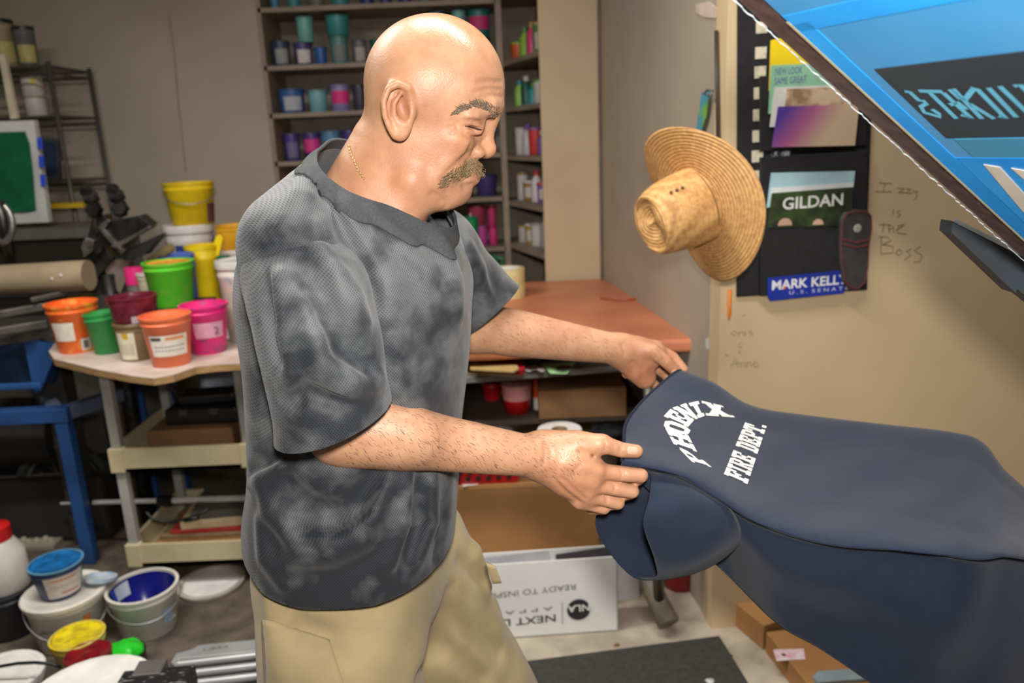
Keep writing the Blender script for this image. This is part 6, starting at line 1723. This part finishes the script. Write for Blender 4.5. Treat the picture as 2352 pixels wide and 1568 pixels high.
# grey arms and the long beige platen beam above it
dk = M('greasy_steel', (74, 72, 68), .45, .6, col2=(104, 100, 94), scale=18)
pm = fr
mb = MB(); a, b = P(-140, 652, 2.95), P(205, 632, 2.95)
mb.tube([a, b], .058, 16); adopt(mb.build('beam', M('dusty_beige', (160, 142, 114), .7, col2=(142, 124, 98), scale=6), smooth=True, auto=60), pm)
for (p0, p1, w_, nm) in (((-60, 732, 2.78), (120, 700, 2.9), .028, 'arm'), ((-60, 770, 2.74), (110, 742, 2.85), .03, 'arm'), ((-60, 790, 2.80), (150, 760, 2.9), .035, 'arm'), ((70, 690, 2.85), (200, 660, 3.0), .02, 'lever')):
    bar(P(*p0), P(*p1), w_, nm, dk, pm)
mb = MB(); mb.box(P(60, 730, 3.02), (.7, .06, .16)); adopt(mb.build('housing', M('press_housing', (60, 56, 52), .6)), pm)
q = P(95, 820, 2.9); mb = MB(); mb.box((q[0], 2.98, q[2]/2), (.08, .08, q[2])); adopt(mb.build('pedestal', M('press_housing')), pm)
for x, y in ((120, 640), (140, 632)):
    c = P(x, y, 2.895); mb = MB(); mb.lathe([(.006, 0), (.005, .004), (.001, .006)], 10, c=tuple(c), rot=rotx(math.pi/2)); adopt(mb.build('bolt', CH), pm)
# dark screen clamp head
ch = fr
GS = M('oily_steel', (64, 64, 62), .35, .7, col2=(36, 36, 36), scale=22); GL = M('worn_steel', (150, 148, 142), .35, .8, col2=(96, 94, 90), scale=25)
def zpx(L, Y): return [P(x/3.015, 380+y/3.015, Y) for x, y in L]
def plate(L, Y, th, name, mat): mb = MB(); mb.prism(zpx(L, Y), (0, 0, 0), (0, th, 0)); return adopt(mb.build(name, mat, bevel=.002), ch)
plate([(590, 560), (640, 350), (720, 340), (760, 420), (700, 600), (640, 640)], 2.98, .05, 'jaw', GS)
plate([(700, 400), (960, 345), (1040, 410), (1020, 440), (830, 545), (740, 480)], 2.96, .07, 'jaw', GS)
plate([(840, 600), (1110, 475), (1100, 500), (1000, 620), (860, 660)], 2.97, .06, 'jaw', M('dark_jaw', (44, 46, 44), .5, .4))
plate([(670, 430), (740, 370), (760, 385), (720, 440), (860, 590), (840, 615)], 2.945, .02, 'channel', GL)
plate([(760, 560), (1030, 420), (1045, 430), (830, 560), (850, 590)], 2.94, .02, 'channel', GL)
plate([(600, 640), (720, 560), (780, 640), (660, 800), (480, 870), (470, 850)], 3.0, .04, 'arm', GS)
plate([(690, 660), (900, 650), (880, 780), (830, 890), (760, 800)], 3.02, .04, 'bracket', M('dusty_bracket', (120, 108, 96), .7))
plate([(560, 560), (590, 500), (650, 520), (640, 590), (580, 640)], 2.96, .05, 'lug', GL)
for (x, y) in ((640, 280), (820, 270)):
    c = P(x/3.015, 380+y/3.015, 2.98)
    for k, (dx, dz, r_) in enumerate(((0, .03, .028), (.004, -.015, .032), (-.012, .055, .022))):
        mb = MB(); mb.lathe([(.001, -.018), (r_*.8, -.018), (r_, -.006), (r_, .006), (r_*.8, .018), (.001, .018)], 14, c=(c[0]+dx, c[1], c[2]+dz), rot=rotx(.9+.5*k), wob=lambda a, z: .10*math.cos(6*a)); adopt(mb.build('knob', GS, smooth=True, auto=50), ch)
    mb = MB(); mb.tube([(c[0], c[1], c[2]-.10), (c[0], c[1], c[2]+.05)], .009, 8); adopt(mb.build('bolt', GL, smooth=True), ch)
q = P(250, 690, 3.0); mb = MB(); mb.tube([(q[0], q[1]+.03, .0), (q[0], q[1]+.03, q[2]+.10)], .03, 10); adopt(mb.build('clamp_post', GS, smooth=True), ch)
# plank behind the clamp
t = thing('plank', 'weathered tan plank leaning between the clamp and the pails', 'plank', tuple(P(370, 620, 3.10)))
mb = MB(); mb.prism([P(x, y, 3.10) for x, y in ((336, 594), (386, 562), (396, 574), (352, 612))], (0, 0, 0), (0, .04, 0)); adopt(mb.build('plank', C((150, 132, 84), .7)), t)

# bicycle wheel under the press
c = P(150, 1112, 3.05); R_ = 104/1800*axial(c)
wh = thing('bicycle_wheel', 'black spoked bicycle wheel in the shadow behind the blue leg', 'wheel', (c[0], c[1], c[2]-R_))
ring = lambda r: [(r*math.cos(a), .02*math.cos(a), R_+r*math.sin(a)) for a in np.linspace(0, 2*math.pi, 48, endpoint=False)]
MB().tube(ring(R_-.022), .022, 10, closed=True).build('tyre', C((26, 26, 26), .8), wh, smooth=True)
MB().tube(ring(R_-.048), .010, 8, closed=True).build('rim', C((70, 68, 66), .4), wh, smooth=True)
MB().tube([(0, -.04, R_), (0, .04, R_)], .018, 10).build('hub', C((60, 58, 56), .4), wh, smooth=True)
for k in range(18):
    a = 2*math.pi*k/18; MB().tube([(.016*math.cos(a), .02*(-1)**k, R_+.016*math.sin(a)), ((R_-.05)*math.cos(a+.12), 0, R_+(R_-.05)*math.sin(a+.12))], .0012, 4).build('spoke', C((90, 88, 84), .4), wh)
# dark junk heap under the press: motor block
t = fr
adopt(MB().box((-2.15, 3.12, .14), (.9, .30, .28)).build('base_plate', C((40, 36, 32), .8), bevel=.02), t)
adopt(MB().lathe([(.001, -.2), (.14, -.2), (.15, 0), (.14, .2), (.001, .2)], 20, c=(-2.1, 3.12, .44), rot=roty(math.pi/2)).build('motor', C((34, 32, 30), .7), smooth=True, auto=40), t)
adopt(MB().box((-2.45, 3.12, .5), (.3, .3, .44)).build('gear_box', C((36, 34, 32), .7), bevel=.02), t)
# ---- buckets and lids on the floor
PW = (232, 226, 212)
G2 = 'buckets on the stained floor'
t = potpx('white pail with its lid on carrying the blue cup', 132, 1404, 1508, 172, 142, 0, PW, name='pail', cat='pail', lid=(234, 228, 216), handle=.42, group=G2, sticker=[(18, 30, .50, .72, (206, 120, 60), 'paint_drip'), (-50, -28, .50, .56, (150, 150, 140), 'printed_lines')])
zl = P(138, 1404, t.location.y-t_r)[2] if False else None
pl_h = max(v.co.z for v in [c for c in t.children if c.name.startswith('lid')][0].data.vertices)
ct = potpx('blue ink cup with a white label standing on the white pail lid', 118, 1318, 1382, 114, 86, pl_h+.001, (44, 66, 104), fill=(30, 110, 176), level=.97, rim=(96, 146, 180), name='ink_cup', cat='cup', sticker=[(-36, 62, .10, .82, (214, 206, 198)), (-20, 40, .66, .72, (206, 120, 60), 'printed_lines'), (0, 46, .22, .27, (196, 90, 80), 'printed_lines'), (-26, 52, .46, .49, (160, 156, 150), 'printed_lines')])
t = thing('lid', 'white lid with blue smears lying behind the blue cup', 'lid', (ct.location.x+.10, ct.location.y+.055, pl_h+.004), None); t.rotation_euler = (-.25, .10, 0)
MB().lathe([(.001, 0), (.046, 0), (.05, .004), (.05, .014), (.044, .014), (.042, .006), (.001, .006)], 28).build('lid_disc', M('smeared_lid', (206, 206, 204), .5, col2=(150, 176, 200), scale=18), t, smooth=True, auto=40)
t = potpx('white bucket coated inside with deep blue ink', 316, 1386, 1478, 154, 126, 0, (230, 225, 214), name='bucket', cat='bucket', fill=None, handle=.25, group=G2, splash=None, sticker=[(28, 48, .28, .62, (150, 176, 200), 'ink_drip')])
BI = M('blue_ink_coat', (28, 32, 128), .22, col2=(20, 24, 96), scale=12)
wv = [c for c in t.children if c.name.startswith('pot_wall')][0]; hB_ = max(v.co.z for v in wv.data.vertices); rB = max(v.co.x for v in wv.data.vertices)
MB().lathe([(rB*.925, hB_*.97), (rB*.76, hB_*.30), (rB*.70, hB_*.27), (.001, hB_*.26)], 32).build('ink_coat', BI, t, smooth=True)
def inner_patch(a0, a1, z0, z1, col, nm):
    fa = facing(t.location)
    def fn(u, v):
        z = hB_*(z0+(z1-z0)*u); a = fa+math.radians(a0+(a1-a0)*v); r = rB*(.76+(.925-.76)*((z/hB_-.30)/.67))-.003
        return (r*math.cos(a), r*math.sin(a), z)
    mb = MB(); mb.sheet(fn, 4, 8); mb.build(nm, C(col, .4), t, smooth=True)
inner_patch(205, 240, .62, .93, (206, 214, 226), 'bare_patch'); inner_patch(240, 256, .5, .95, (40, 70, 190), 'bare_patch')
mb = MB(); fa = facing(t.location)
mb.lathe([(.05, 0), (.03, .004), (.001, .006)], 12, c=(rB*.25*math.cos(fa)+.03, rB*.35*math.sin(fa), hB_*.30), wob=lambda a, z: .3*math.sin(2*a)); mb.build('white_residue', C((216, 220, 226), .4), t, smooth=True)
# lid on the floor
q = PZ(486, 1342, 0); t = thing('lid', 'round white pail lid lying alone on the dark floor', 'lid', (q[0], q[1], .001)); r_ = 75/1800*axial(q)
MB().lathe([(.001, 0), (r_*.98, 0), (r_, .004), (r_, .014), (r_*.95, .016), (r_*.86, .015), (r_*.84, .006), (.001, .006)], 40).build('lid_rim', M('dirty_lid_rim', (178, 174, 164), .5, col2=(150, 144, 132), scale=12), t, smooth=True, auto=40)
mb = MB(); mb.lathe([(r_*.83, .0062), (r_*.5, .0075), (.001, .0072)], 40, wob=lambda a, z: .05*math.sin(5*a)); mb.build('white_paint', C((228, 226, 222), .5), t, smooth=True)
potpx('clear pot of yellow ink in front of the white pail', 180, 1492, 1566, 114, 90, 0, (206, 190, 96), fill=(240, 216, 20), level=.98, dy=-.02, group=G2, rough=.3, wallmat=M('yellow_smear_tub', (214, 200, 120), .35, col2=(222, 190, 30), scale=14))
potpx('dark red ink pot beside the yellow pot', 200, 1530, 1618, 98, 80, 0, (122, 26, 32), fill=(136, 18, 28), level=.98, dy=0, group=G2)
q = PZ(302, 1512, 0); t = thing('ink_tub', 'black tub heaped with bright green ink on the floor', 'tub', (q[0], q[1]-.035, 0)); r_ = 46/1800*axial(q)
MB().lathe([(.001, 0), (r_*.9, 0), (r_, .05), (r_*.94, .05), (.001, .03)], 26).build('tub', BLACKP, t, smooth=True, auto=40)
S = SDF(); S.ell((0, 0, .052), (r_*.98, r_*.9, .022), None); S.ell((.02, -.01, .066), (r_*.55, r_*.5, .02), None, .02); S.disp(waves(31, .006, 90), 0)
v_, f_ = S.mesh(.005, (-.14, -.14, .0), (.14, .14, .12)); o = mesh_obj('green_ink', v_, f_, M('ink_green_heap', (44, 214, 50), .35, col2=(34, 190, 40), scale=20)); o.parent = t
# nearer buckets, cut by the bottom edge
q = P(192, 1540, 1.70); hq_ = P(192, 1512, 1.70+.15)[2]; t = pot('large white lidded bucket at the bottom edge', (q[0], 1.70, 0), .150, .125, hq_, (222, 216, 206), name='bucket', cat='bucket', lid=(232, 228, 220), group=G2)
q = P(12, 1540, 1.86); hq_ = P(12, 1497, 1.86+.105)[2]; t = pot('white lidded bucket cut off by the lower left corner', (q[0]-.02, 1.86, 0), .105, .09, hq_, (220, 216, 208), name='bucket', cat='bucket', lid=(228, 226, 220), group=G2)
t = thing('cable', 'thin black cord crossing the lower left white lid', 'cable', tuple(P(70, 1524, 1.95)))
mb = MB(); mb.tube([P(x, y, 1.84) for x, y in ((-40, 1536), (0, 1530), (40, 1523), (80, 1521), (118, 1524), (140, 1532))], .0045, 6); adopt(mb.build('cord', BLACKP, smooth=True), t)
# black clamp block
q = P(335, 1590, 1.62); t = thing('press_clamp', 'scuffed black metal clamp block at the bottom edge', 'clamp', (q[0], 1.66, 0))
SCUF = M('scuffed_black', (34, 34, 36), .45, .3, col2=(150, 150, 148), scale=34, lo=.60, hi=.68, stretch=(1, 4, 4))
zt2 = P(335, 1545, 1.66)[2]-.022
mb = MB(); mb.box((0, 0, zt2-.03), (.175, .10, .06), rotz(.08)); mb.build('block', SCUF, t, bevel=.004)
mb = MB(); mb.box((-.03, .05, zt2-.012), (.07, .06, .03), rotz(.1)); mb.build('pad', C((92, 90, 86), .5), t, bevel=.003)
mb = MB(); mb.box((0, .0, (zt2-.06)/2), (.05, .05, zt2-.06)); mb.build('stem', SCUF, t)
for x in (-.05, .03): mb = MB(); mb.lathe([(.006, 0), (.004, .003), (.001, .004)], 10, c=(x, -.02, zt2+.0005)); mb.build('rivet', GL, t)
# silver slotted base
q = PZ(392, 1530, .05); t = thing('machine_base', 'silver ribbed machine base lying on the floor beside his leg', 'machine base', (-.95, 2.02, 0))
SIL = M('silver_paint', (186, 186, 188), .35, .35, col2=(170, 170, 172), scale=7)
hz_ = .045
pl_ = [(392, 1520), (404, 1500), (440, 1490), (458, 1480), (640, 1462), (640, 1490), (410, 1512), (404, 1530)]
mb = MB(); mb.prism([PZ(x, y, hz_) for x, y in pl_], (0, 0, -hz_), (0, 0, 0)); adopt(mb.build('top_plate', SIL, bevel=.003), t)
mb = MB(); mb.prism([PZ(x, y, .02) for x, y in ((396, 1516), (640, 1486), (660, 1600), (400, 1610))], (0, 0, -.02), (0, 0, 0)); adopt(mb.build('bed', M('bed_steel', (96, 94, 90), .4, .5), ), t)
for k, y in enumerate((1524, 1548, 1572)):
    mb = MB(); mb.tube([PZ(408, y+2, .032), PZ(650, y-26, .032)], .013, 12); adopt(mb.build('rib', SIL, smooth=True, auto=50), t)
a, b = PZ(464, 1494, hz_+.0005), PZ(524, 1488, hz_+.0005)
text('cast_letters', 'LIBRA', .016, C((120, 120, 120), .5), a, b-a, (0.1, 1, 0), t, width=np.linalg.norm(b-a))
# at the left edge: a white jug with a red cap on a dark bucket
q = PZ(6, 1496, 0); t = pot('dark bucket at the left edge under the white jug', (q[0]-.04, q[1]+.12, 0), .095, .08, .165, (52, 54, 60), name='bucket', cat='bucket', group=G2)
zz2 = .166
j = thing('jug', 'white jug with a red cap at the left edge', 'jug', (q[0]-.03, q[1]+.12, zz2))
zj = P(4, 1240, q[1]+.10)[2]-zz2
MB().lathe([(.001, 0), (.075, 0), (.08, .02), (.076, zj*.72), (.05, zj*.95), (.045, zj)], 26).build('jug_body', C((214, 208, 198), .4), j, smooth=True, auto=50)
MB().lathe([(.05, zj-.005), (.05, zj+.038), (.045, zj+.042), (.001, zj+.043)], 20).build('cap', C((204, 26, 26), .35), j, smooth=True, auto=50)
t = thing('parts_tray', 'low pale tray of metal bits on the floor behind the blue cup', 'tray', tuple(PZ(66, 1268, 0)+np.array([0, .05, 0])))
MB().box((0, 0, .012), (.20, .09, .024)).build('tray', C((150, 142, 124), .7), t, bevel=.004)
for k in range(6): MB().lathe([(.012, 0), (.010, .012), (.001, .014)], 7, c=(-.08+.03*k, .01*math.sin(k*2), .0245)).build('bolt', C((176, 166, 144), .5), t)

# ---- wire rack and leaning screens at the far left
RK = M('rack_wire', (84, 80, 74), .5, .4)
rk = thing('wire_rack', 'tall wire storage rack against the back wall at the far left', 'rack', (-2.45, 3.85, 0))
yR0, yR1 = 3.74, 4.10
xr = P(138, 300, yR0)[0]; xlft = xr-1.05
for x in (xr, xlft):
    for y in (yR0, yR1): adopt(MB().tube([(x, y, 0), (x, y, P(128, 140, yR0)[2])], .011, 8).build('post', RK, smooth=True), rk)
for py in (152, 268, 420, 560):
    z = P(100, py, yR0)[2]
    mb = MB()
    mb.tube([(xr, yR0, z), (xlft, yR0, z), (xlft, yR1, z), (xr, yR1, z)], .007, 6, closed=True)
    mb.tube([(xr, yR0, z-.03), (xlft, yR0, z-.03), (xlft, yR1, z-.03), (xr, yR1, z-.03)], .005, 6, closed=True)
    for k in range(26): mb.tube([(xlft+(xr-xlft)*k/25, yR0, z), (xlft+(xr-xlft)*k/25, yR1, z)], .0028, 4)
    adopt(mb.build('wire_shelf', RK), rk)
    if py == 268: zsh = z
    if py == 152: ztp = z
t = None
for i, (xp, w_, h_, col, lc, lab) in enumerate(((12, 56, 100, (150, 140, 110), (26, 28, 30), 'black-lidded jar with a printed label on top of the rack'), (66, 42, 84, (96, 98, 96), (34, 36, 40), 'second black-lidded jar at the end of the rack top'), (-50, 56, 100, (160, 150, 120), (26, 28, 30), 'black-lidded jar at the frame edge on the rack'))):
    s = 3.75/1800; x = P(xp, 140, 3.86)[0]
    pot(lab, (x, 3.86, ztp+.008), w_*s/2, w_*s/2*.95, h_*s, col, name='ink_jar', cat='jar', group='jars on the rack', lid=lc, sticker=[(-50, 50, .12, .55, (170, 160, 96))], n=18)
for i in range(2):
    s = 3.8/1800; x = P(84, 250, 3.88)[0]
    pot(('white can standing on the second rack shelf', 'white can with a yellow mark stacked on another can')[i], (x, 3.88, zsh+.008+i*43*s), 22*s, 22*s, 42*s, (196, 192, 182), name='paint_can', cat='can', group='white cans on the rack', ridge=False, n=18, lid=(150, 140, 120), sticker=[(-8, 20, .6, .9, (200, 180, 60))] if i else None)
t = thing('board', 'narrow cream board leaning across the rack at the far left', 'board', tuple(P(34, 272, 3.70)))
mb = MB(); mb.prism([P(x, y, 3.70) for x, y in ((-4, 125), (10, 125), (40, 272), (24, 274))], (0, 0, 0), (0, .02, 0)); adopt(mb.build('board', C((214, 204, 176), .6)), t)
t = thing('yellow_squeegee', 'yellow strip sticking out beside the leaning green screen', 'strip', tuple(P(150, 472, 3.6)))
mb = MB(); mb.prism([P(x, y, 3.70) for x, y in ((100, 468), (190, 466), (192, 476), (100, 480))], (0, 0, 0), (0, .10, 0)); adopt(mb.build('strip', C((206, 166, 30), .5)), t)
def screen(lab, corners, Y, fmat, inner, bw, sub=None, Yb=None):
    Q = [P(x, y, Y if i in (0, 1) else (Yb or Y)) for i, (x, y) in enumerate(corners)]        # tl, tr, br, bl
    t = thing('printing_screen', lab, 'printing screen', tuple((Q[2]+Q[3])/2), 'screens leaning at the left')
    n = np.cross(Q[1]-Q[0], Q[3]-Q[0]); n /= np.linalg.norm(n); n = n if n[1] < 0 else -n
    c = sum(Q)/4; I = [q+(c-q)*bw for q in Q]
    for i in range(4):
        j = (i+1) % 4; mb = MB(); mb.hexa([Q[i]-n*.03, Q[j]-n*.03, I[j]-n*.03, I[i]-n*.03, Q[i], Q[j], I[j], I[i]]); adopt(mb.build('frame_bar', fmat), t)
    mb = MB(); mb.prism(I, -n*.004, -n*.002); adopt(mb.build('mesh', inner, recalc=True), t)
    if sub:
        mb = MB(); mb.prism([P(x, y, Y-.004) for x, y in sub], -n*.003, n*.001); adopt(mb.build('emulsion', M('green_emulsion', (6, 92, 60), .4, col2=(4, 74, 50), scale=10)), t)
    return t, n
sct, nn = screen('white-framed screen with a dark green stencil leaning at the left edge', ((-150, 284), (78, 276), (112, 510), (-150, 522)), 3.45, M('white_frame', (190, 190, 186), .5, col2=(170, 170, 168), scale=6), M('sky_blue_mesh', (40, 130, 170), .4, col2=(30, 110, 140), scale=8), .22)
mb = MB(); mb.prism([P(x, y, 3.44) for x, y in ((-120, 306), (58, 302), (68, 330), (76, 400), (82, 480), (60, 486), (-120, 492))], (0, 0, 0), (0, -.002, 0)); adopt(mb.build('green_stencil', M('green_emulsion', (6, 92, 60), .4, col2=(4, 74, 50), scale=10)), sct)
for y in (330, 372, 415): 
    mb = MB(); mb.prism([P(x, yy, 3.4395) for x, yy in ((84+(y-330)*.09, y-14), (96+(y-330)*.09, y-15), (98+(y-330)*.09, y+12), (86+(y-330)*.09, y+13))], (0, 0, 0), (0, .002, 0)); adopt(mb.build('blue_mark', C((40, 70, 190), .5)), sct)
screen('dark navy screen standing behind the green one', ((70, 312), (132, 320), (136, 412), (74, 416)), 3.84, C((60, 62, 66), .6), C((28, 44, 74), .5), .16)
bch = thing('side_bench', 'grey metal side bench holding the leaning screens at the left', 'bench', (-2.3, 3.5, 0))
zb2 = P(60, 524, 3.45)[2]
adopt(MB().box((-2.25, 3.52, zb2-.02), (1.1, .36, .04)).build('bench_top', C((86, 84, 78), .5)), bch)
adopt(MB().box((-2.25, 3.68, zb2/2-.03), (1.06, .02, zb2-.06)).build('back_sheet', C((96, 92, 84), .6)), bch)
for x in (-2.75, -1.75): adopt(MB().box((x, 3.40, zb2/2-.02), (.04, .04, zb2-.04)).build('leg', C((70, 68, 64), .5)), bch)
# a grey pulley knob at the left edge
t = fr
c = P(0, 512, 2.92); mb = MB(); mb.tube([(c[0]+.045*math.cos(a), c[1]+.01*math.sin(a), c[2]+.07*math.sin(a)) for a in np.linspace(0, 6.283, 28, endpoint=False)], .012, 8, closed=True); adopt(mb.build('hand_wheel', GL, smooth=True), t)
mb = MB(); mb.tube([(c[0], c[1]+.02, c[2]-.12), (c[0]+.01, c[1], c[2]+.08)], .02, 8); adopt(mb.build('wheel_hub', GS, smooth=True), t)
# ------------------------------------------------------------------ ink pots on the shelves
rows_ = {0: 'top', 1: 'second', 2: 'third', 3: 'fourth', 4: 'fifth', 5: 'sixth'}
GP = 'ink pots on the built-in shelves'
def shelfpot(lab, x0, x1, y0, lv, col, stackz=0.0, pink=None, lid=None, Yo=.10, white=None):
    z = lev[lv]+.0085+stackz; Y = YB+Yo
    xc = (x0+x1)/2; s = Y/1800*1.0
    base = P(xc, 300, Y); w = (x1-x0)*axial((base[0], Y, z))/1800/2*.97
    # horizontal place from the photo, at this height
    lo_, hi_ = 0, 1568
    for _ in range(30):
        m_ = (lo_+hi_)/2
        if P(xc, m_, Y)[2] > z: lo_ = m_
        else: hi_ = m_
    b = P(xc, m_, Y); h = max(P(xc, y0, Y)[2]-z, .03)
    if lv > 0: h = min(h, (lev[lv-1]-TH-.006-z)/1.03)
    st_ = []
    if pink: st_.append((-60, 60, .30, .78, pink))
    if white: st_.append((-40, 45, .12, .70, white))
    pot(lab, (b[0], Y+.0, z), w, w*.90, h, col, name='ink_pot', cat='pot', group=GP, lid=lid or tuple(int(v*.85) for v in col), sticker=st_, n=16, ridge=False)
    return h
TE, LT, NV, PU, LI, MG = (70, 150, 152), (120, 186, 176), (40, 62, 120), (76, 58, 130), (140, 136, 186), (206, 66, 150)
def row(lv, items):
    for k, it in enumerate(items):
        x0, x1, y0, col, name = it[:5]; kw = it[5] if len(it) > 5 else {}
        shelfpot(name, x0, x1, y0, lv, col, **kw)
row(0, [(622, 644, -60, (70, 140, 160), 'teal pot at the left end of the top shelf'), (660, 694, -70, TE, 'teal pot second from left on the top shelf'), (708, 750, -70, (120, 120, 110), 'grey-green pot third from left on the top shelf'),
        (760, 806, -75, TE, 'wide teal pot fourth from left on the top shelf'), (826, 862, -60, NV, 'navy pot above his head back on the top shelf'), (872, 902, -60, (60, 66, 130), 'indigo pot above the crown on the top shelf'), (914, 950, -60, NV, 'dark navy pot above the forehead on the top shelf'),
        (960, 1000, -70, (90, 120, 110), 'moss pot right of centre on the top shelf'), (1010, 1050, -70, (110, 150, 130), 'sage pot second from right on the top shelf'), (1062, 1104, -80, TE, 'teal pot at the right end of the top shelf')])
h1 = shelfpot('slate pot with a silver label left on the second shelf', 628, 671, 96, 1, (56, 66, 92), white=(150, 150, 150))
h2 = shelfpot('white and violet pot under a mint pot on the second shelf', 678, 722, 100, 1, (74, 66, 120), white=(214, 206, 206))
shelfpot('mint green pot stacked on the violet pot', 684, 724, 38, 1, LT, stackz=h2+.004)
shelfpot('small bright blue pot on the second shelf', 724, 754, 110, 1, (48, 96, 170))
h3 = shelfpot('teal pot with a torn label under a taller teal pot', 762, 804, 84, 1, (84, 140, 136), white=(120, 130, 130))
shelfpot('tall glossy teal pot stacked beside his head', 750, 806, 28, 1, (60, 150, 150), stackz=h3+.004)
shelfpot('grey can with white label right behind his head', 812, 846, 94, 1, (110, 108, 116), white=(176, 170, 170))
shelfpot('dark green pot peeking out behind his head', 852, 890, 92, 1, (40, 110, 96))
for x0, x1, c0, c1, pk, n0, n1 in ((990, 1030, (40, 100, 120), (50, 90, 110), None, 'dark teal pot hidden mostly by his forehead', 'slate teal pot stacked behind his forehead'), (1040, 1072, TE, LT, None, 'green teal pot low behind his forehead', 'mint teal pot stacked right of his forehead'),
                                 (1076, 1128, (60, 90, 100), (44, 118, 118), (206, 50, 116), 'dull teal pot low right of his forehead', 'deep teal pot with a pink label right of his forehead')):
    hq = shelfpot(n0, x0, x1, 90, 1, c0); shelfpot(n1, x0, x1, 26, 1, c1, stackz=hq+.004, pink=pk)
row(2, [(644, 704, 206, (58, 96, 160), 'blue pot with a white label at the left of the third shelf', dict(white=(176, 180, 190))), (711, 756, 208, (120, 176, 188), 'pale aqua pot on the third shelf'),
        (762, 808, 196, LI, 'lilac pot with a hot pink label on the third shelf', dict(pink=(220, 50, 130))), (812, 846, 196, (62, 62, 80), 'dark grey pot on the third shelf beside his neck'), (1092, 1136, 200, (60, 90, 110), 'blue-grey pot right of his brow on the third shelf')])
row(3, [(656, 694, 308, (72, 60, 134), 'dull purple pot with grey label on the fourth shelf', dict(white=(110, 104, 140))), (700, 740, 306, PU, 'purple pot with a pink label on the fourth shelf', dict(pink=(214, 56, 140))), (742, 788, 302, (86, 136, 176), 'sky blue pot on the fourth shelf'), (790, 826, 300, PU, 'purple pot touching his nape on the fourth shelf'),
        (1096, 1140, 306, (100, 90, 150), 'violet pot right of his nose on the fourth shelf')])
row(4, [(1062, 1088, 412, (86, 62, 130), 'slim purple pot on the fifth shelf'), (1094, 1144, 402, (72, 60, 120), 'wide purple pot at the right of the fifth shelf')])
hA = shelfpot('magenta pot standing on the sixth shelf by his shoulder', 1094, 1122, 518, 5, (196, 80, 160))
shelfpot('rose pink pot stacked on the magenta pot', 1076, 1118, 472, 5, (176, 66, 96), stackz=hA+.004)
hB3 = shelfpot('small hot pink pot on the sixth shelf', 1124, 1144, 522, 5, (216, 56, 126))
shelfpot('crimson pink pot stacked on the hot pink pot', 1120, 1142, 472, 5, (196, 56, 110), stackz=hB3+.004)
# the angled side shelves
rnd = random.Random(12)
SCOL = {0: [(96, 66, 50), (70, 48, 42), (196, 186, 172), (150, 120, 80), (120, 90, 64)], 1: [(206, 96, 50), (140, 190, 60), (214, 70, 120), (90, 140, 80), (190, 150, 90)],
        2: [(150, 200, 90), (30, 86, 78), (50, 150, 150), (206, 206, 196), (90, 160, 60)], 3: [(206, 200, 196), (190, 186, 190), (206, 60, 60), (120, 90, 150), (200, 196, 190)],
        4: [(200, 196, 192), (150, 120, 70), (206, 200, 200), (130, 90, 160), (196, 60, 60)], 5: [(190, 184, 176), (170, 140, 80), (206, 202, 196), (150, 146, 150), (120, 100, 60)]}
words = {(96, 66, 50): 'brown', (70, 48, 42): 'dark brown', (196, 186, 172): 'off-white', (150, 120, 80): 'tan', (120, 90, 64): 'umber', (206, 96, 50): 'orange', (140, 190, 60): 'lime', (214, 70, 120): 'pink', (90, 140, 80): 'leaf green', (190, 150, 90): 'ochre',
         (150, 200, 90): 'yellow-green', (30, 86, 78): 'dark teal', (50, 150, 150): 'turquoise', (206, 206, 196): 'white', (90, 160, 60): 'grass green', (206, 200, 196): 'milky', (190, 186, 190): 'pale grey', (206, 60, 60): 'red', (120, 90, 150): 'violet', (200, 196, 190): 'chalk white',
         (200, 196, 192): 'white', (150, 120, 70): 'bronze', (206, 200, 200): 'ivory', (130, 90, 160): 'purple', (196, 60, 60): 'brick red', (190, 184, 176): 'bone', (170, 140, 80): 'mustard', (206, 202, 196): 'eggshell', (150, 146, 150): 'grey', (120, 100, 60): 'olive brown'}
onm = ('topmost', 'second', 'third', 'fourth', 'fifth', 'lowest')
for lv, z in enumerate(slev):
    cols = SCOL[lv]
    for k in range(5):
        f = (k+.6)/5.4; x = XD+.075+(XI-XD)*f*1.02; y = YB-.01+(3.70-YB)*f+.10
        r = .034+.006*rnd.random(); h = rnd.uniform(.085, .15)
        col = cols[k]; bottle = rnd.random() < .4
        lab = '%s %s on the %s angled side shelf' % (words[col], 'bottle' if bottle else 'ink pot', onm[lv])
        if bottle:
            t = thing('ink_bottle', lab, 'bottle', (x, y, z+.001), 'bottles and pots on the side shelves')
            MB().lathe([(.001, 0), (r*.8, 0), (r*.82, h*.75), (r*.4, h*.95), (r*.38, h)], 14).build('bottle_body', C(col, .4), t, smooth=True, auto=45)
            MB().lathe([(r*.42, h*.96), (r*.42, h*1.15), (.001, h*1.16)], 12).build('cap', C(cols[(k+2) % 5], .4), t, smooth=True, auto=45)
        else:
            pot(lab, (x, y, z+.001), r, r*.9, h, col, name='ink_pot', cat='pot', group='bottles and pots on the side shelves', lid=cols[(k+1) % 5], n=14, ridge=False, sticker=[(-45, 45, .2, .7, (196, 190, 180))] if k % 2 else None)
